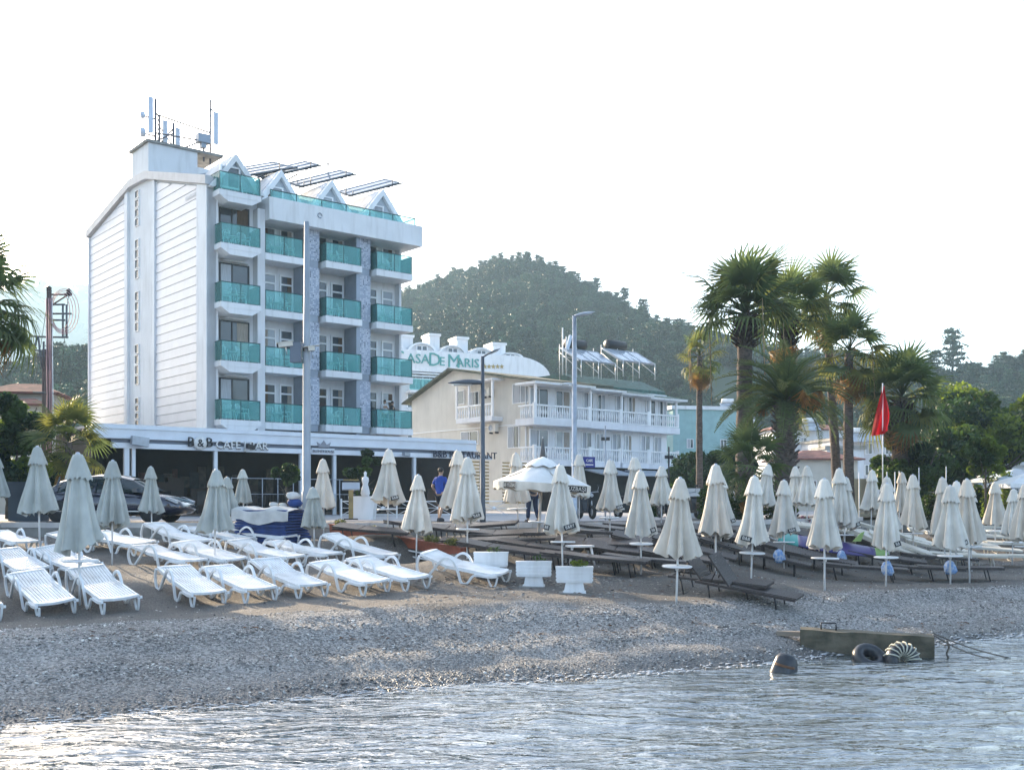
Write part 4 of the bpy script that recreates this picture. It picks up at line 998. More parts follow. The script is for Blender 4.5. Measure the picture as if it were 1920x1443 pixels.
for px, top, hem, m, base, disc, tx, bag, lab in [
    (607, 859, 957, 'o', 1012, 0, None, 0, 'sunlit edged cream parasol right of the tall grey pole'),
    (727, 840, 948, 'c', 1000, 1, T2, 0, 'cream parasol above the left flower boxes'),
    (780, 888, 1002, 'c', 1065, 0, None, 0, 'cream parasol with pole sleeve below the flower boxes'),
    (853, 842, 948, 'o', 1003, 0, None, 0, 'cream parasol beside the man in blue shirt'),
    (876, 855, 985, 'c', 1035, 1, T2, 0, 'printed cream parasol right of the man in blue shirt'),
    (972, 848, 948, 'c', 1005, 1, None, 0, 'cream parasol behind the left side of the open parasol'),
    (1055, 868, 1003, 'c', 1062, 1, T3, 0, 'cream parasol by the white stool, full print on hem'),
    (1086, 850, 940, 'c', None, 0, None, 0, 'distant parasol behind the right rim of the open parasol'),
    (1143, 860, 970, 'c', 1018, 1, T2, 0, 'cream parasol right of the open parasol'),
    (1194, 855, 950, 'c', None, 0, None, 0, 'parasol hidden behind two printed parasols near the villa'),
    (1202, 880, 1006, 'c', 1078, 1, T4, 0, 'cream parasol left of the nearest striped looking parasol'),
    (1240, 872, 965, 'c', None, 0, None, 0, 'far parasol before the dark awning of the villa'),
    (1268, 893, 1037, 'o', 1127, 1, ((-25, 'B'),), 0, 'nearest orange tinged parasol beside the raised loungers'),
    (1342, 868, 990, 'c', None, 0, None, 0, 'parasol behind the green shadowed one under palms'),
    (1352, 888, 1003, 'c', 1050, 1, T4, 0, 'parasol with a dark fold, front one under the palms'),
    (1408, 890, 1022, 'c', 1095, 1, ((-120, 'B&B'), (-40, 'B')), 0, 'wide parasol with two prints above the raised loungers'),
    (1424, 868, 950, 'c', None, 0, None, 0, 'parasol leaning to the right before the palm trunk'),
    (1470, 898, 1010, 'c', 1065, 1, ((-70, 'B&B'),), 1, 'parasol with blue bag and orange strap left of the surfboard'),
    (1493, 873, 962, 'c', None, 0, None, 0, 'left one of the twin far parasols by the red roof'),
    (1513, 872, 962, 'c', None, 0, None, 0, 'right one of the twin far parasols by the red roof'),
    (1546, 895, 1027, 'c', 1104, 1, None, 0, 'tall pale parasol with disc table right of the surfboard'),
    (1571, 876, 975, 'c', None, 0, None, 0, 'pinkish far parasol behind the tall pale one'),
    (1583, 893, 1000, 'c', 1045, 1, ((-55, 'B&'),), 1, 'printed parasol behind the tall pale one with blue bag'),
    (1633, 880, 968, 'c', None, 0, None, 0, 'far parasol before the cream wall block'),
    (1661, 904, 1026, 'c', 1098, 1, ((-70, 'B&'),), 1, 'broad parasol with blue bag before the slatted windbreak'),
    (1667, 892, 990, 'c', None, 0, None, 0, 'parasol peeking out behind the broad one'),
    (1692, 884, 958, 'o', None, 0, None, 0, 'sunlit far parasol left of the slatted windbreak'),
    (1713, 888, 982, 'o', 1036, 1, None, 0, 'warm edged parasol in front of the slatted windbreak'),
    (1772, 893, 990, 'o', None, 0, None, 0, 'sunlit far parasol right of the slatted windbreak'),
    (1782, 908, 1022, 'c', 1092, 1, T4, 1, 'bluish parasol with white and blue bag at the row end'),
    (1792, 900, 1018, 'c', 1035, 0, None, 0, 'parasol just behind the bluish one with the bag'),
    (1818, 896, 1005, 'o', None, 0, None, 0, 'cream parasol with sunlit right edge behind its twin'),
    (1822, 912, 1012, 'c', 1072, 1, None, 0, 'front twin parasol among the cream loungers'),
    (1866, 902, 984, 'o', 1032, 1, None, 0, 'warm toned lone parasol among the cream loungers'),
    (1898, 915, 1010, 'c', 1057, 1, None, 0, 'bluish parasol near the right edge of the photo'),
    (1922, 905, 1006, 'o', None, 1, None, 0, 'cream parasol cut by the right edge of the photo')]:
    parasol(px, top, hem, m, base, bool(disc), tx, bag, lab, grp=G2, lean=R(8) if px == 1424 else 0)
# blue bags on the poles
blue = M('blue_cloth', (.08, .22, .50), .5, var=.35, scale=12, col2=(.45, .5, .55))
BAG = MB().lathe([(.02, .25), (.10, .2), (.15, .06), (.17, -.1), (.12, -.2), (.03, -.21)], n=12, rf=lambda a, i, r, z: (r * (1 + .25 * math.cos(3 * a + i)), z)).mesh('bag', blue)
for px, py, d, lb in ((1461, 1043, 26.2, 'blue plastic bag on the parasol pole with the orange strap'), (1578, 1044, 28.5, 'blue bag hanging behind the tall pale parasol'), (1664, 1066, 24.9, 'blue bag tied low on the broad parasol pole'), (1781, 1064, 26.2, 'white topped blue bag under the bluish parasol disc')):
    p = P(px, py, d); o = link('bag', BAG, None, p, (0, 0, px), (.85, .7, .75)); tag(o, lb, 'bag', 'blue bags hanging on the parasol poles')
# the open parasol
def open_parasol():
    d = 27.5; b = P(1008, 1030, d); tp = P(1019, 860, d); H = tp.z - b.z
    t = thing('open_parasol', 'large open white square parasol with printed valance standing among the closed ones', 'parasol', (b.x, b.y, b.z), rot=(0, R(3.5), 0))
    MB().tube([(0, 0, -.2), (0, 0, H)], .036, 8).build('pole', M('pale_wood', (.5, .48, .45), .6), t)
    z1 = ZC + (HZ - 906) / F * d - b.z; hw = 93 / F * d / 1.18
    mb = MB(); n = 10; ring = []
    # square with rounded sag between the ribs
    N = 48; rows = 8; vs = []; fs = []
    for i in range(rows + 1):
        f = i / rows
        for k in range(N):
            a = 2 * math.pi * k / N + R(22); q = max(abs(math.cos(a - R(22))), abs(math.sin(a - R(22)))); r = hw * f * (.25 + .75 * min(1 / q, 1.3))
            sag = .06 * math.sin(math.pi * f) * (1 + math.cos(8 * (a - R(22)))) * .5
            vs.append((r * math.cos(a), r * math.sin(a), H - .05 - (H - .05 - z1) * f ** 1.15 - sag))
    for i in range(rows):
        for k in range(N): fs.append((i * N + k, i * N + (k + 1) % N, (i + 1) * N + (k + 1) % N, (i + 1) * N + k))
    mb.add(vs, fs, True)
    base = [Vector(v) for v in vs[-N:]]
    mb.build('canopy', M('white_canvas', (.76, .76, .75), .85, var=.06, dirt=.15), t)
    mv = MB(); mv.add(base + [v * 1.0 + Vector((0, 0, -.2 + .03 * math.cos(k * 1.6))) for k, v in enumerate(base)], [(k, (k + 1) % N, (k + 1) % N + N, k + N) for k in range(N)], True)
    mv.build('valance', canvas, t)
    MB().lathe([(.02, H + .06), (.25, H - .03), (.42, H - .16), (.46, H - .2)], n=32, rf=lambda a, i, r, z: (r, z + (.03 * math.cos(8 * a) if i == 3 else 0))).build('vent_flap', bpy.data.materials['white_canvas'], t)
    rb = MB()
    for k in range(8):
        a = R(22) + k * math.pi / 4; rb.tube([(0, 0, H - .15), (hw * .85 * math.cos(a), hw * .85 * math.sin(a), z1 + .12)], .014, 4)
    rb.build('ribs', M('pale_wood2', (.45, .4, .33), .6), t)
    def vpanel(k0, k1, body, size):
        a, b_ = base[k0 % N], base[k1 % N]; m = (a + b_) / 2; v = b_ - a; an = math.atan2(v.y, v.x)
        nr = Vector((v.y, -v.x, 0)).normalized() * .02
        if nr.dot(m) < 0: nr = -nr; an += math.pi
        q = link('print_panel', sbox('print_panel', v.length, .006, .16, black), t, m + nr + Vector((0, 0, -.1)), (0, 0, an)); link('lettering', text_mesh(body, size, .003, bpy.data.materials['print_white']), q, (0, -.005, 0), (R(90), 0, 0))
    # camera side of the ring
    vis = sorted(range(N), key=lambda k: base[k].y)
    left = min(range(N), key=lambda k: base[k].x + base[k].y * .4); right = max(range(N), key=lambda k: base[k].x - base[k].y * .4)
    vpanel(left + 1, left + 5, 'B&B YÜZBAŞI', .13); vpanel(right - 5, right - 1, 'YÜZBAŞI', .15)
    link('table_disc', DISC, t)
open_parasol()

# ---------------- white loungers ----------------
def ribbon(mb, pts, y, wy, th):
    """flat moulded strip following pts in the (x,z) plane, wy wide across"""
    n = len(pts); vs = []
    for i, (x, z) in enumerate(pts):
        x0, z0 = pts[max(i - 1, 0)]; x1, z1 = pts[min(i + 1, n - 1)]; L_ = math.hypot(x1 - x0, z1 - z0) or 1; nx, nz = -(z1 - z0) / L_ * th / 2, (x1 - x0) / L_ * th / 2
        vs += [(x + nx, y - wy / 2, z + nz), (x + nx, y + wy / 2, z + nz), (x - nx, y + wy / 2, z - nz), (x - nx, y - wy / 2, z - nz)]
    fs = [(i * 4 + k, i * 4 + (k + 1) % 4, i * 4 + 4 + (k + 1) % 4, i * 4 + 4 + k) for i in range(n - 1) for k in range(4)] + [(0, 1, 2, 3), (n * 4 - 1, n * 4 - 2, n * 4 - 3, n * 4 - 4)]
    mb.add(vs, fs)
def cr_(pts, n=5):
    out = []
    for i in range(len(pts) - 1):
        p0 = pts[max(i - 1, 0)]; p1 = pts[i]; p2 = pts[i + 1]; p3 = pts[min(i + 2, len(pts) - 1)]
        for k in range(n):
            t = k / n; out.append(tuple(.5 * ((2 * b) + (-a + c) * t + (2 * a - 5 * b + 4 * c - d) * t * t + (-a + 3 * b - 3 * c + d) * t ** 3) for a, b, c, d in zip(p0, p1, p2, p3)))
    out.append(pts[-1]); return out
def white_lounger(up=.10):
    """x: head (0) to foot (1.92); returns part meshes"""
    side = [(.02, .36 + up), (-.03, .22), (.06, .03), (.20, .01), (.36, .18), (.56, .42), (.72, .50), (.86, .44), (.98, .24), (1.06, .04), (1.15, .005), (1.24, .06), (1.33, .19), (1.45, .235), (1.72, .235), (1.90, .27)]
    mb = MB(); ribbon(mb, cr_(side, 5), 0, .04, .048); sm = mb.mesh('side_frame', plastic)
    mb = MB(); ribbon(mb, cr_([(1.66, .235), (1.72, .10), (1.80, .01), (1.87, .10), (1.90, .25)], 4), 0, .035, .03); fl = mb.mesh('foot_leg', plastic)
    # bed rails + slats running lengthwise
    def zb(x): return .30 + .02 * math.cos((x - .75) * 3)
    bed = MB()
    for k in range(11):
        y = -.275 + k * .055; ribbon(bed, [(x, zb(x)) for x in (.74, 1.0, 1.3, 1.6, 1.80)], y, .042, .018)
    for x in (.76, 1.04, 1.32, 1.60): bed.box((x, 0, zb(x) - .018), (.05, .62, .025))
    for s in (-1, 1): ribbon(bed, [(x, zb(x) - .01) for x in (.72, 1.0, 1.3, 1.6, 1.84)], s * .315, .035, .07)
    # rounded foot
    bed.prism([(1.78, -.33), (1.86, -.28), (1.91, -.15), (1.93, 0), (1.91, .15), (1.86, .28), (1.78, .33)], .27, .315, 'z')
    bm = bed.mesh('seat_bed', plastic)
    bk = MB()
    def bz(x): return .31 + (.74 - x) / .74 * (up + .08)
    for k in range(11):
        y = -.275 + k * .055; ribbon(bk, [(x, bz(x)) for x in (.08, .4, .72)], y, .042, .018)
    for x in (.1, .38, .70): bk.box((x, 0, bz(x) - .018), (.05, .62, .025))
    for s in (-1, 1): ribbon(bk, [(x, bz(x) - .01) for x in (.02, .4, .73)], s * .315, .035, .06)
    bk.prism([(-.02, -.20), (.02, -.30), (.08, -.33), (.08, .33), (.02, .30), (-.02, .20), (-.03, 0)][::-1], bz(0) - .03, bz(0) + .012, 'z')
    return dict(side=sm, foot=fl, bed=bm, back=bk.mesh('backrest', plastic))
WL = [white_lounger(.03), white_lounger(.11)]
def ground_rot(x, y, rz, L_=1.9, w=.6):
    """tilt so that the piece follows the slope of the beach; origin at the head end, x along rz"""
    c, s = math.cos(rz), math.sin(rz)
    z0 = T(x + c * .15, y + s * .15, False); z1 = T(x + c * (L_ - .2), y + s * (L_ - .2), False)
    za = T(x + c * L_ / 2 - s * w / 2, y + s * L_ / 2 + c * w / 2, False); zb = T(x + c * L_ / 2 + s * w / 2, y + s * L_ / 2 - c * w / 2, False)
    pitch = -math.atan2(z1 - z0, L_ - .35); roll = math.atan2(za - zb, w) * .8
    return (roll, pitch, rz), z0 - .15 * math.tan(-pitch) - .02
def put(px, py, deg, L_=1.9, back=.55):
    """place so the middle of the piece is over the photo point, heading deg (0 = to the right, -90 = to the camera)"""
    p = G(px, py); rz = R(deg); x = p.x - math.cos(rz) * L_ * back; y = p.y - math.sin(rz) * L_ * back
    rot, z = ground_rot(x, y, rz, L_); return (x, y, z), rot
GW = 'white plastic sun loungers on the left of the beach'
def w_lounger(px, py, deg, lab, k=0):
    loc, rot = put(px, py, deg)
    t = thing('sun_lounger', lab, 'sun lounger', loc, group=GW, rot=rot)
    m = WL[k]
    for s in (-1, 1):
        link('side_frame', m['side'], t, (0, s * .345, 0)); link('foot_leg', m['foot'], t, (0, s * .30, 0))
    link('seat_bed', m['bed'], t); link('backrest', m['back'], t)
for a in [(-55, 1150, -52, 'white lounger with only its foot in at the left edge'), (82, 1135, -50, 'front row white lounger, leftmost complete one'), (198, 1133, -50, 'front row white lounger under the largest grey parasol', 1),
          (362, 1122, -52, 'front row white lounger with its head slats clearly seen'), (452, 1119, -48, 'second front row lounger after the gap'), (545, 1110, -46, 'third front row lounger after the gap', 1),
          (660, 1104, -44, 'front row lounger below the low grey parasol'), (732, 1096, -40, 'front row lounger left of the sleeve based parasol pole'), (878, 1088, -26, 'lone white lounger beside the white planters', 1),
          (40, 1078, -46, 'second row white lounger at the left edge'), (132, 1072, -44, 'second row lounger behind the largest grey parasol pole', 1), (322, 1063, -34, 'second row lounger below the slim grey parasol'),
          (398, 1061, -34, 'second row lounger under the overlapping parasols'), (505, 1060, -32, 'second row lounger left of the low grey parasol', 1), (575, 1054, -28, 'second row lounger behind the low grey parasol'),
          (680, 1051, -26, 'second row lounger just below the flower boxes', 1), (25, 1031, -40, 'back row white lounger at the left edge'), (160, 1029, -34, 'back row lounger between two grey parasol poles', 1),
          (232, 1031, -32, 'back row lounger right of the largest grey parasol'), (340, 1025, -30, 'back row lounger with raised arm behind parasols', 1), (415, 1023, -26, 'back row lounger half behind the overlapping parasols'), (497, 1022, -24, 'back row lounger before the blue mattresses', 1)]:
    w_lounger(*a)

# ---------------- slatted loungers on the right ----------------
def slat_lounger(mat, raise_deg):
    fr = MB()
    for s in (-1, 1): fr.box((1.02, s * .30, .33), (2.0, .035, .05))
    for x in (.04, .72, 1.4, 2.0): fr.box((x, 0, .325), (.035, .6, .04))
    fm = fr.mesh('frame', mat)
    leg = MB()
    leg.tube([(0, -.28, .32), (.08, -.28, 0), (.08, .28, 0), (0, .28, .32)], .017, 5); lm = leg.mesh('leg', darkm if mat is dark else mat)
    bed = MB()
    for k in range(20): bed.box((.76 + k * .0655, 0, .362), (.061, .57, .014))
    bm = bed.mesh('seat_slats', mat)
    bk = MB(Matrix.Translation((.72, 0, .36)) @ Matrix.Rotation(R(raise_deg), 4, 'Y'))
    for k in range(12): bk.box((-.05 - k * .058, 0, .0), (.054, .60, .014))
    for s in (-1, 1): bk.box((-.36, s * .29, -.01), (.72, .03, .035))
    if raise_deg > 20:
        bk.M = None; a = R(raise_deg); bx_, bz_ = .72 - .45 * math.cos(a), .36 + .45 * math.sin(a)
        for s in (-1, 1): bk.tube([(bx_, s * .2, bz_), (.30, s * .2, .33)], .012, 4)
    return dict(frame=fm, leg=lm, bed=bm, back=bk.mesh('backrest', mat))
SL = {('d', 0): slat_lounger(dark, 3), ('d', 1): slat_lounger(dark, 48), ('w', 0): slat_lounger(cream_pl, 3)}
def s_lounger(px, py, deg, lab, kind='d', up=0, grp='dark slatted loungers under the closed parasols'):
    loc, rot = put(px, py, deg, 2.05, .5); m = SL[(kind, up)]
    t = thing('slatted_lounger', lab, 'sun lounger', loc, group=grp, rot=rot)
    link('frame', m['frame'], t)
    for x in (.28, 1.62): link('leg', m['leg'], t, (x, 0, 0))
    link('seat_slats', m['bed'], t); link('backrest', m['back'], t)
s_lounger(1402, 1122, -30, 'dark lounger with raised back nearest to the water', 'd', 1); s_lounger(1350, 1112, -30, 'dark lounger with raised back beside the nearest parasol pole', 'd', 1)
rows = [  # y, start x, end x, step, heading, place words
    (1075, [(1130, 'before the stool'), (1215, 'left of the nearest parasol pole')], -18, 'front'),
    (1088, [(1620, 'right of the tall pale parasol'), (1728, 'at the front between two blue bags'), (1800, 'at the front right end')], -14, 'front'),
    (1068, [(1100, 'behind the planters'), (1280, 'behind the nearest parasol'), (1440, 'behind the raised backs'), (1530, 'left of the tall pale parasol pole'), (1660, 'under the broad parasol'), (1760, 'under the bluish parasol')], -15, 'second row'),
    (1052, [(940, 'right of the flower box corner'), (1010, 'left of the white stool'), (1180, 'behind the stool'), (1300, 'left of the shaded parasol'), (1385, 'under the wide parasol'), (1480, 'under the strapped parasol'), (1590, 'behind the tall pale parasol')], -15, 'third row'),
    (1036, [(900, 'beside the yellow flowers'), (990, 'under the open parasol'), (1120, 'right of the cream parasol disc'), (1225, 'behind the second printed parasol'), (1330, 'under the shaded palm side parasol'), (1420, 'behind the wide parasol'), (1560, 'beside the surfboard')], -13, 'fourth row'),
    (1020, [(860, 'behind the yellow flowers'), (950, 'behind the open parasol pole'), (1060, 'behind the stool parasol'), (1160, 'below the villa parasol'), (1270, 'below the dark awning'), (1370, 'below the palms'), (1460, 'left of the green board tip')], -12, 'fifth row'),
    (1006, [(700, 'left of the man'), (790, 'below the man'), (905, 'left of the open parasol'), (1100, 'right of the open parasol'), (1200, 'below the scooters'), (1310, 'near the paving edge')], -10, 'back row')]
for y, lst, deg, rn in rows:
    for px, wd in lst: s_lounger(px, y, deg + random.uniform(-2, 2), '%s dark lounger %s' % (rn, wd) if 'row' in rn else 'front dark lounger %s' % wd)
GC = 'cream slatted loungers at the right of the beach'
for y, lst, rn in ((1062, [(1880, 'at the right edge'), (1815, 'by the twin parasol pole')], 'front'), (1048, [(1850, 'before the bluish edge parasol'), (1760, 'behind the bluish parasol'), (1690, 'right of the broad parasol')], 'second row'),
                   (1036, [(1905, 'at the photo edge'), (1810, 'between the twin parasols'), (1725, 'left of the twin parasols'), (1650, 'behind the broad parasol')], 'third row'),
                   (1024, [(1880, 'under the lone warm parasol'), (1790, 'behind the bluish parasol'), (1700, 'before the windbreak'), (1625, 'behind the printed parasol')], 'fourth row'),
                   (1013, [(1850, 'left of the lone parasol'), (1920, 'right of the lone parasol'), (1755, 'right of the windbreak'), (1670, 'below the windbreak')], 'fifth row'),
                   (1003, [(1830, 'at the back hedge'), (1890, 'behind the edge parasols'), (1590, 'by the terracotta pot'), (1520, 'behind the surfboard nose')], 'back row')):
    for px, wd in lst: s_lounger(px, y, -11 + random.uniform(-3, 3), '%s cream lounger %s' % (rn, wd), 'w', 0, GC)
s_lounger(1905, 990, 150, 'cream lounger with steep raised slats by the hedge', 'w', 0, GC)

# ---------------- planters, flower boxes, stool ----------------
soil = M('soil', (.05, .035, .025), .95, bump=.5)
def tuft(name, n, rx, ry, h, mat, seed, size=.05):
    rng = np.random.default_rng(seed)
    c = rng.normal(0, 1, (n, 3)); c /= np.linalg.norm(c, axis=1)[:, None]; c *= rng.random((n, 1)) ** .4
    c = c * [rx, ry, h / 2] + [0, 0, h / 2]
    return leaf_quads(name, c, size, mat, rng)
def leaf_quads(name, c, size, mat, rng, up=.35, asp=.5):
    n = len(c); a = rng.normal(0, 1, (n, 3)); a[:, 2] *= .7; a /= np.linalg.norm(a, axis=1)[:, None]
    b = np.cross(a, rng.normal(0, 1, (n, 3))); b /= np.linalg.norm(b, axis=1)[:, None] + 1e-6
    s = size * rng.uniform(.6, 1.3, (n, 1)); u = a * s; v = b * s * asp
    V = np.stack([c - u, c + v, c + u, c - v], 1).reshape(-1, 3)
    return fast_mesh(name, V, np.arange(n * 4).reshape(-1, 4), mat)
PLB = MB(); PLB.prism([(-.41, 0), (.41, 0), (.43, .34), (-.43, .34)], -.17, .17, 'y')
for k in range(4): PLB.bx(-.432, .432, -.182, -.171, .04 + k * .082, .095 + k * .082)
PLB.bx(-.44, .44, -.19, .19, .342, .372)
PLB = PLB.mesh('box', plastic); PLF = MB().prism([(-.24, 0), (.24, 0), (.2, .2), (-.2, .2)], -.14, .14, 'y').bx(-.27, .27, -.17, .17, -.05, -.001).mesh('foot', plastic)
for px, py, lb in ((921, 1079, 'white ribbed planter behind the lone lounger'), (1001, 1098, 'white ribbed planter in the middle of the three'), (1077, 1110, 'white ribbed planter with green sprigs, nearest to the water')):
    p = G(px, py); t = thing('planter', lb, 'planter', (p.x, p.y, p.z + .03), R(-3), 'white pedestal planters', None, .86)
    link('box', PLB, t, (0, 0, .2)); link('foot', PLF, t)
    MB().bx(-.4, .4, -.15, .15, .5, .565).build('soil', soil, t)
    link('plant', tuft('plant', 160 if px == 1077 else 30, .22, .1, .16, leaf_y if px == 1077 else leaf_m, px, .04), t, (.1, 0, .56))
    MB().prism([(-.38, -.3), (.36, -.33), (.38, -.05), (-.36, -.02)], -.25, .28, 'y').build('footing', concrete, t)
# retaining wall with flower boxes
A = G(622, 1012); A = P(622, 998, 30.6); B = P(868, 1046, 25.6)
rw = thing('retaining_wall', 'dark timber edge with a white rail under the terracotta flower boxes', 'wall')
dirv = (B - A); L_ = dirv.length; an = math.atan2(dirv.y, dirv.x)
mb = MB(Matrix.Translation(A) @ Matrix.Rotation(an, 4, 'Z')); slope = (B.z - A.z) / math.hypot(dirv.x, dirv.y); L2 = math.hypot(dirv.x, dirv.y)
mb.add([(0, 0, -.9), (L2, 0, slope * L2 - .9), (L2, 0, slope * L2 - .08), (0, 0, -.08), (0, .15, -.9), (L2, .15, slope * L2 - .9), (L2, .15, slope * L2 - .08), (0, .15, -.08)], [(0, 1, 2, 3), (4, 7, 6, 5), (0, 4, 5, 1), (3, 2, 6, 7), (0, 3, 7, 4), (1, 5, 6, 2)])
mb.build('wall', M('dark_timber', (.06, .05, .045), .8, var=.3, scale=5), rw)
for off in (-.06, -.2): MB(Matrix.Translation(A) @ Matrix.Rotation(an, 4, 'Z')).tube([(0, -.08, off), (L2, -.08, slope * L2 + off)], .022, 5).build('rail', trim, rw)
FB = MB().prism([(-.42, .0), (.42, .0), (.47, .22), (-.47, .22)], -.11, .13, 'y').bx(-.49, .49, -.13, .15, .221, .25).mesh('box', terra)
petal = M('yellow_flowers', (.55, .42, .05), .7, var=.3); pal = leafmat('grey_green_leaf', (.16, .17, .06), (.07, .09, .03))
for k in range(7):
    f = (k + .45) / 7; p = A + dirv * f
    w = ['leftmost, by the low grey parasol', 'second from the left', 'third from the left', 'behind the sleeve based parasol', 'fifth from the left', 'next to last', 'rightmost, with yellow flowers'][k]
    t = thing('flower_box', 'terracotta flower box, ' + w, 'flower box', (p.x + .04, p.y + .04, p.z), an, 'terracotta flower boxes on the timber edge')
    link('box', FB, t, None, (0, -math.atan(slope), 0)); MB().bx(-.4, .4, -.08, .1, .18, .232).build('soil', soil, t)
    if k in (0, 2, 3, 5, 6): link('plant', tuft('plant', 260, .34, .12, .2, pal, k, .035), t, (0, 0, .22))
    if k in (3, 6): link('flowers', tuft('flowers', 120, .36, .13, .24, petal, k + 50, .02), t, (0, 0, .22))
def stool():
    p = G(1087, 1056); t = thing('stool', 'white plastic stool table under the cream parasol', 'stool', (p.x, p.y, p.z - .03), R(10))
    MB().prism([(-.3, -.2), (-.22, -.26), (.22, -.26), (.3, -.2), (.3, .2), (.22, .26), (-.22, .26), (-.3, .2)], .42, .46, 'z').build('seat', plastic, t)
    for sx in (-1, 1):
        for sy in (-1, 1): MB().tube([(sx * .22, sy * .18, .43), (sx * .3, sy * .22, 0)], [.035, .025], 5).build('leg', plastic, t)
stool()
# surfboard on the loungers
def surfboard():
    c = P(1548, 1022, 29); t = thing('surfboard', 'long purple and teal paddle board lying across the loungers', 'surfboard', (c.x, c.y, c.z), rot=(R(25), R(9), R(-8)))
    def hull(x0, x1, name, mat):
        mb = MB(); N = 14; vs = []; fs = []
        for i in range(N + 1):
            x = x0 + (x1 - x0) * i / N; w = .38 * math.sqrt(max(0, 1 - (abs(x) / 1.66) ** 2.6)) + .004; z = .05 * (abs(x) / 1.6) ** 2
            for k in range(10):
                a = 2 * math.pi * k / 10; vs.append((x, w * math.cos(a), z + .055 * math.sin(a) * min(1, w * 6)))
        fs = [(i * 10 + k, i * 10 + (k + 1) % 10, i * 10 + 10 + (k + 1) % 10, i * 10 + 10 + k) for i in range(N) for k in range(10)] + [tuple(range(10)), tuple(N * 10 + k for k in range(10))]
        mb.add(vs, fs, True); mb.build(name, mat, t)
    hull(-1.65, -1.3, 'nose', M('board_white', (.6, .6, .6), .3)); hull(-1.299, -.75, 'teal_stripe', M('board_teal', (.05, .30, .27), .3)); hull(-.749, 1.3, 'deck', M('board_purple', (.06, .045, .17), .3, var=.15)); hull(1.301, 1.65, 'tail', M('board_lime', (.25, .4, .12), .3))
surfboard()
ex = G(1602, 1040); MB().prism([(-.05, 0), (.18, 0), (.28, .28), (.18, .24)], -.02, .02, 'y').build('x', M('lime_plastic', (.4, .62, .2), .4)).name = 'board_fin'
o = bpy.data.objects['board_fin']; o.location = (ex.x, ex.y, ex.z + .38); tag(o, 'small lime green fin standing on a dark lounger', 'fin')
# concrete block, tyres, rope, post in the water
def block():
    dl, dr = 18.4, 17.8
    a = P(1500, 1178, dl); b = P(1752, 1186, dr)
    L_ = math.hypot(b.x - a.x, b.y - a.y); an = math.atan2(b.y - a.y, b.x - a.x)
    t = thing('concrete_block', 'long mossy concrete mooring block lying half in the water', 'concrete block', (a.x, a.y, 0), an)
    m = M('mossy_concrete', (.12, .105, .075), .9, col2=(.035, .033, .022), scale=3, bump=.8, bscale=9)
    bm = bmesh.new(); mb = MB(); nx, nz = 26, 5; zt = .37
    mb.add([(0, 0, -.5), (L_, 0, -.5), (L_, .42, -.5), (0, .42, -.5), (0, 0, zt + .03), (L_, 0, zt - .03), (L_, .42, zt - .03), (0, .42, zt + .03)], [(0, 3, 2, 1), (4, 5, 6, 7), (0, 1, 5, 4), (1, 2, 6, 5), (2, 3, 7, 6), (3, 0, 4, 7)])
    o = mb.build('block', m, t)
    bm.from_mesh(o.data); bmesh.ops.subdivide_edges(bm, edges=bm.edges, cuts=9, use_grid_fill=True); bm.normal_update()
    for v in bm.verts: v.co += v.normal * (.022 * mn.noise(v.co * 4) + .03 * min(0, mn.noise(v.co * 1.7)))
    bm.to_mesh(o.data); bm.free()
    MB().tube([(.35, .3, zt), (.35, .3, zt + .12), (.6, .3, zt + .12), (.6, .3, zt)], .014, 6).build('iron_ring', darkm, t)
    MB().box((-.15, .35, .28), (.5, .12, .08)).build('timber', M('driftwood', (.3, .25, .2), .9, var=.2), t)
    return a, b
ba, bb = block()
rub = M('wet_rubber', (.03, .034, .045), .35, var=.3, scale=3)
def tyre(px, py, d, r, rot, lb, wrap=False):
    p = P(px, py, d); t = thing('tyre', lb, 'tyre', (p.x, p.y, .02), rot=rot, group='old tyres beside the concrete block')
    mb = MB(); N = 24; K = 10; vs = []; fs = []
    for i in range(N):
        a = 2 * math.pi * i / N
        for k in range(K):
            b = 2 * math.pi * k / K; rr = r + .10 * math.cos(b); vs.append((rr * math.cos(a), rr * math.sin(a), .13 * math.sin(b)))
    fs = [(i * K + k, i * K + (k + 1) % K, ((i + 1) % N) * K + (k + 1) % K, ((i + 1) % N) * K + k) for i in range(N) for k in range(K)]
    mb.add(vs, fs, True); mb.build('tread', rub, t)
    if wrap:
        for i in range(9):
            a = 2 * math.pi * i / 18
            w = MB(); w.tube([((r + .115 * math.cos(b)) * math.cos(a), (r + .115 * math.cos(b)) * math.sin(a), .15 * math.sin(b)) for b in [k * .7 for k in range(10)]], .014, 4); w.build('rope_lashing', M('pale_rope', (.5, .5, .42), .9), t)
tyre(1630, 1215, 17.55, .19, (R(40), R(8), 0), 'smooth dark tyre leaning on the middle of the concrete block'); tyre(1692, 1222, 17.35, .19, (R(75), R(0), R(10)), 'rope lashed tyre half sunk at the right of the block', True)
def post():
    p = P(1466, 1258, 16.4); t = thing('mooring_stump', 'black leaning mooring stump sticking out of the water', 'mooring stump', (p.x, p.y, -.1), rot=(0, R(14), 0))
    mb = MB(); mb.lathe([(.20, -.2), (.19, .05), (.165, .2), (.145, .30), (.10, .36), (.02, .375)], n=18, rf=lambda a, i, r, z: (r * (1 + .12 * math.cos(2 * a + 1) + .06 * math.cos(5 * a + i)), z)); mb.build('stump', rub, t)
    MB().lathe([(.175, .17), (.18, .19), (.172, .21)], n=16).build('band', M('rusty_iron', (.12, .06, .03), .8), t)
post()
rp = M('mooring_rope', (.16, .14, .12), .9, var=.3)
def rope(nm, pts, r, lb): o = MB().tube(pts, r, 5).build(nm, rp); tag(o, lb, 'rope', 'mooring ropes at the block')
e0 = P(1750, 1187, 17.8); e1 = P(1896, 1234, 17.7); e2 = P(1875, 1236, 17.6)
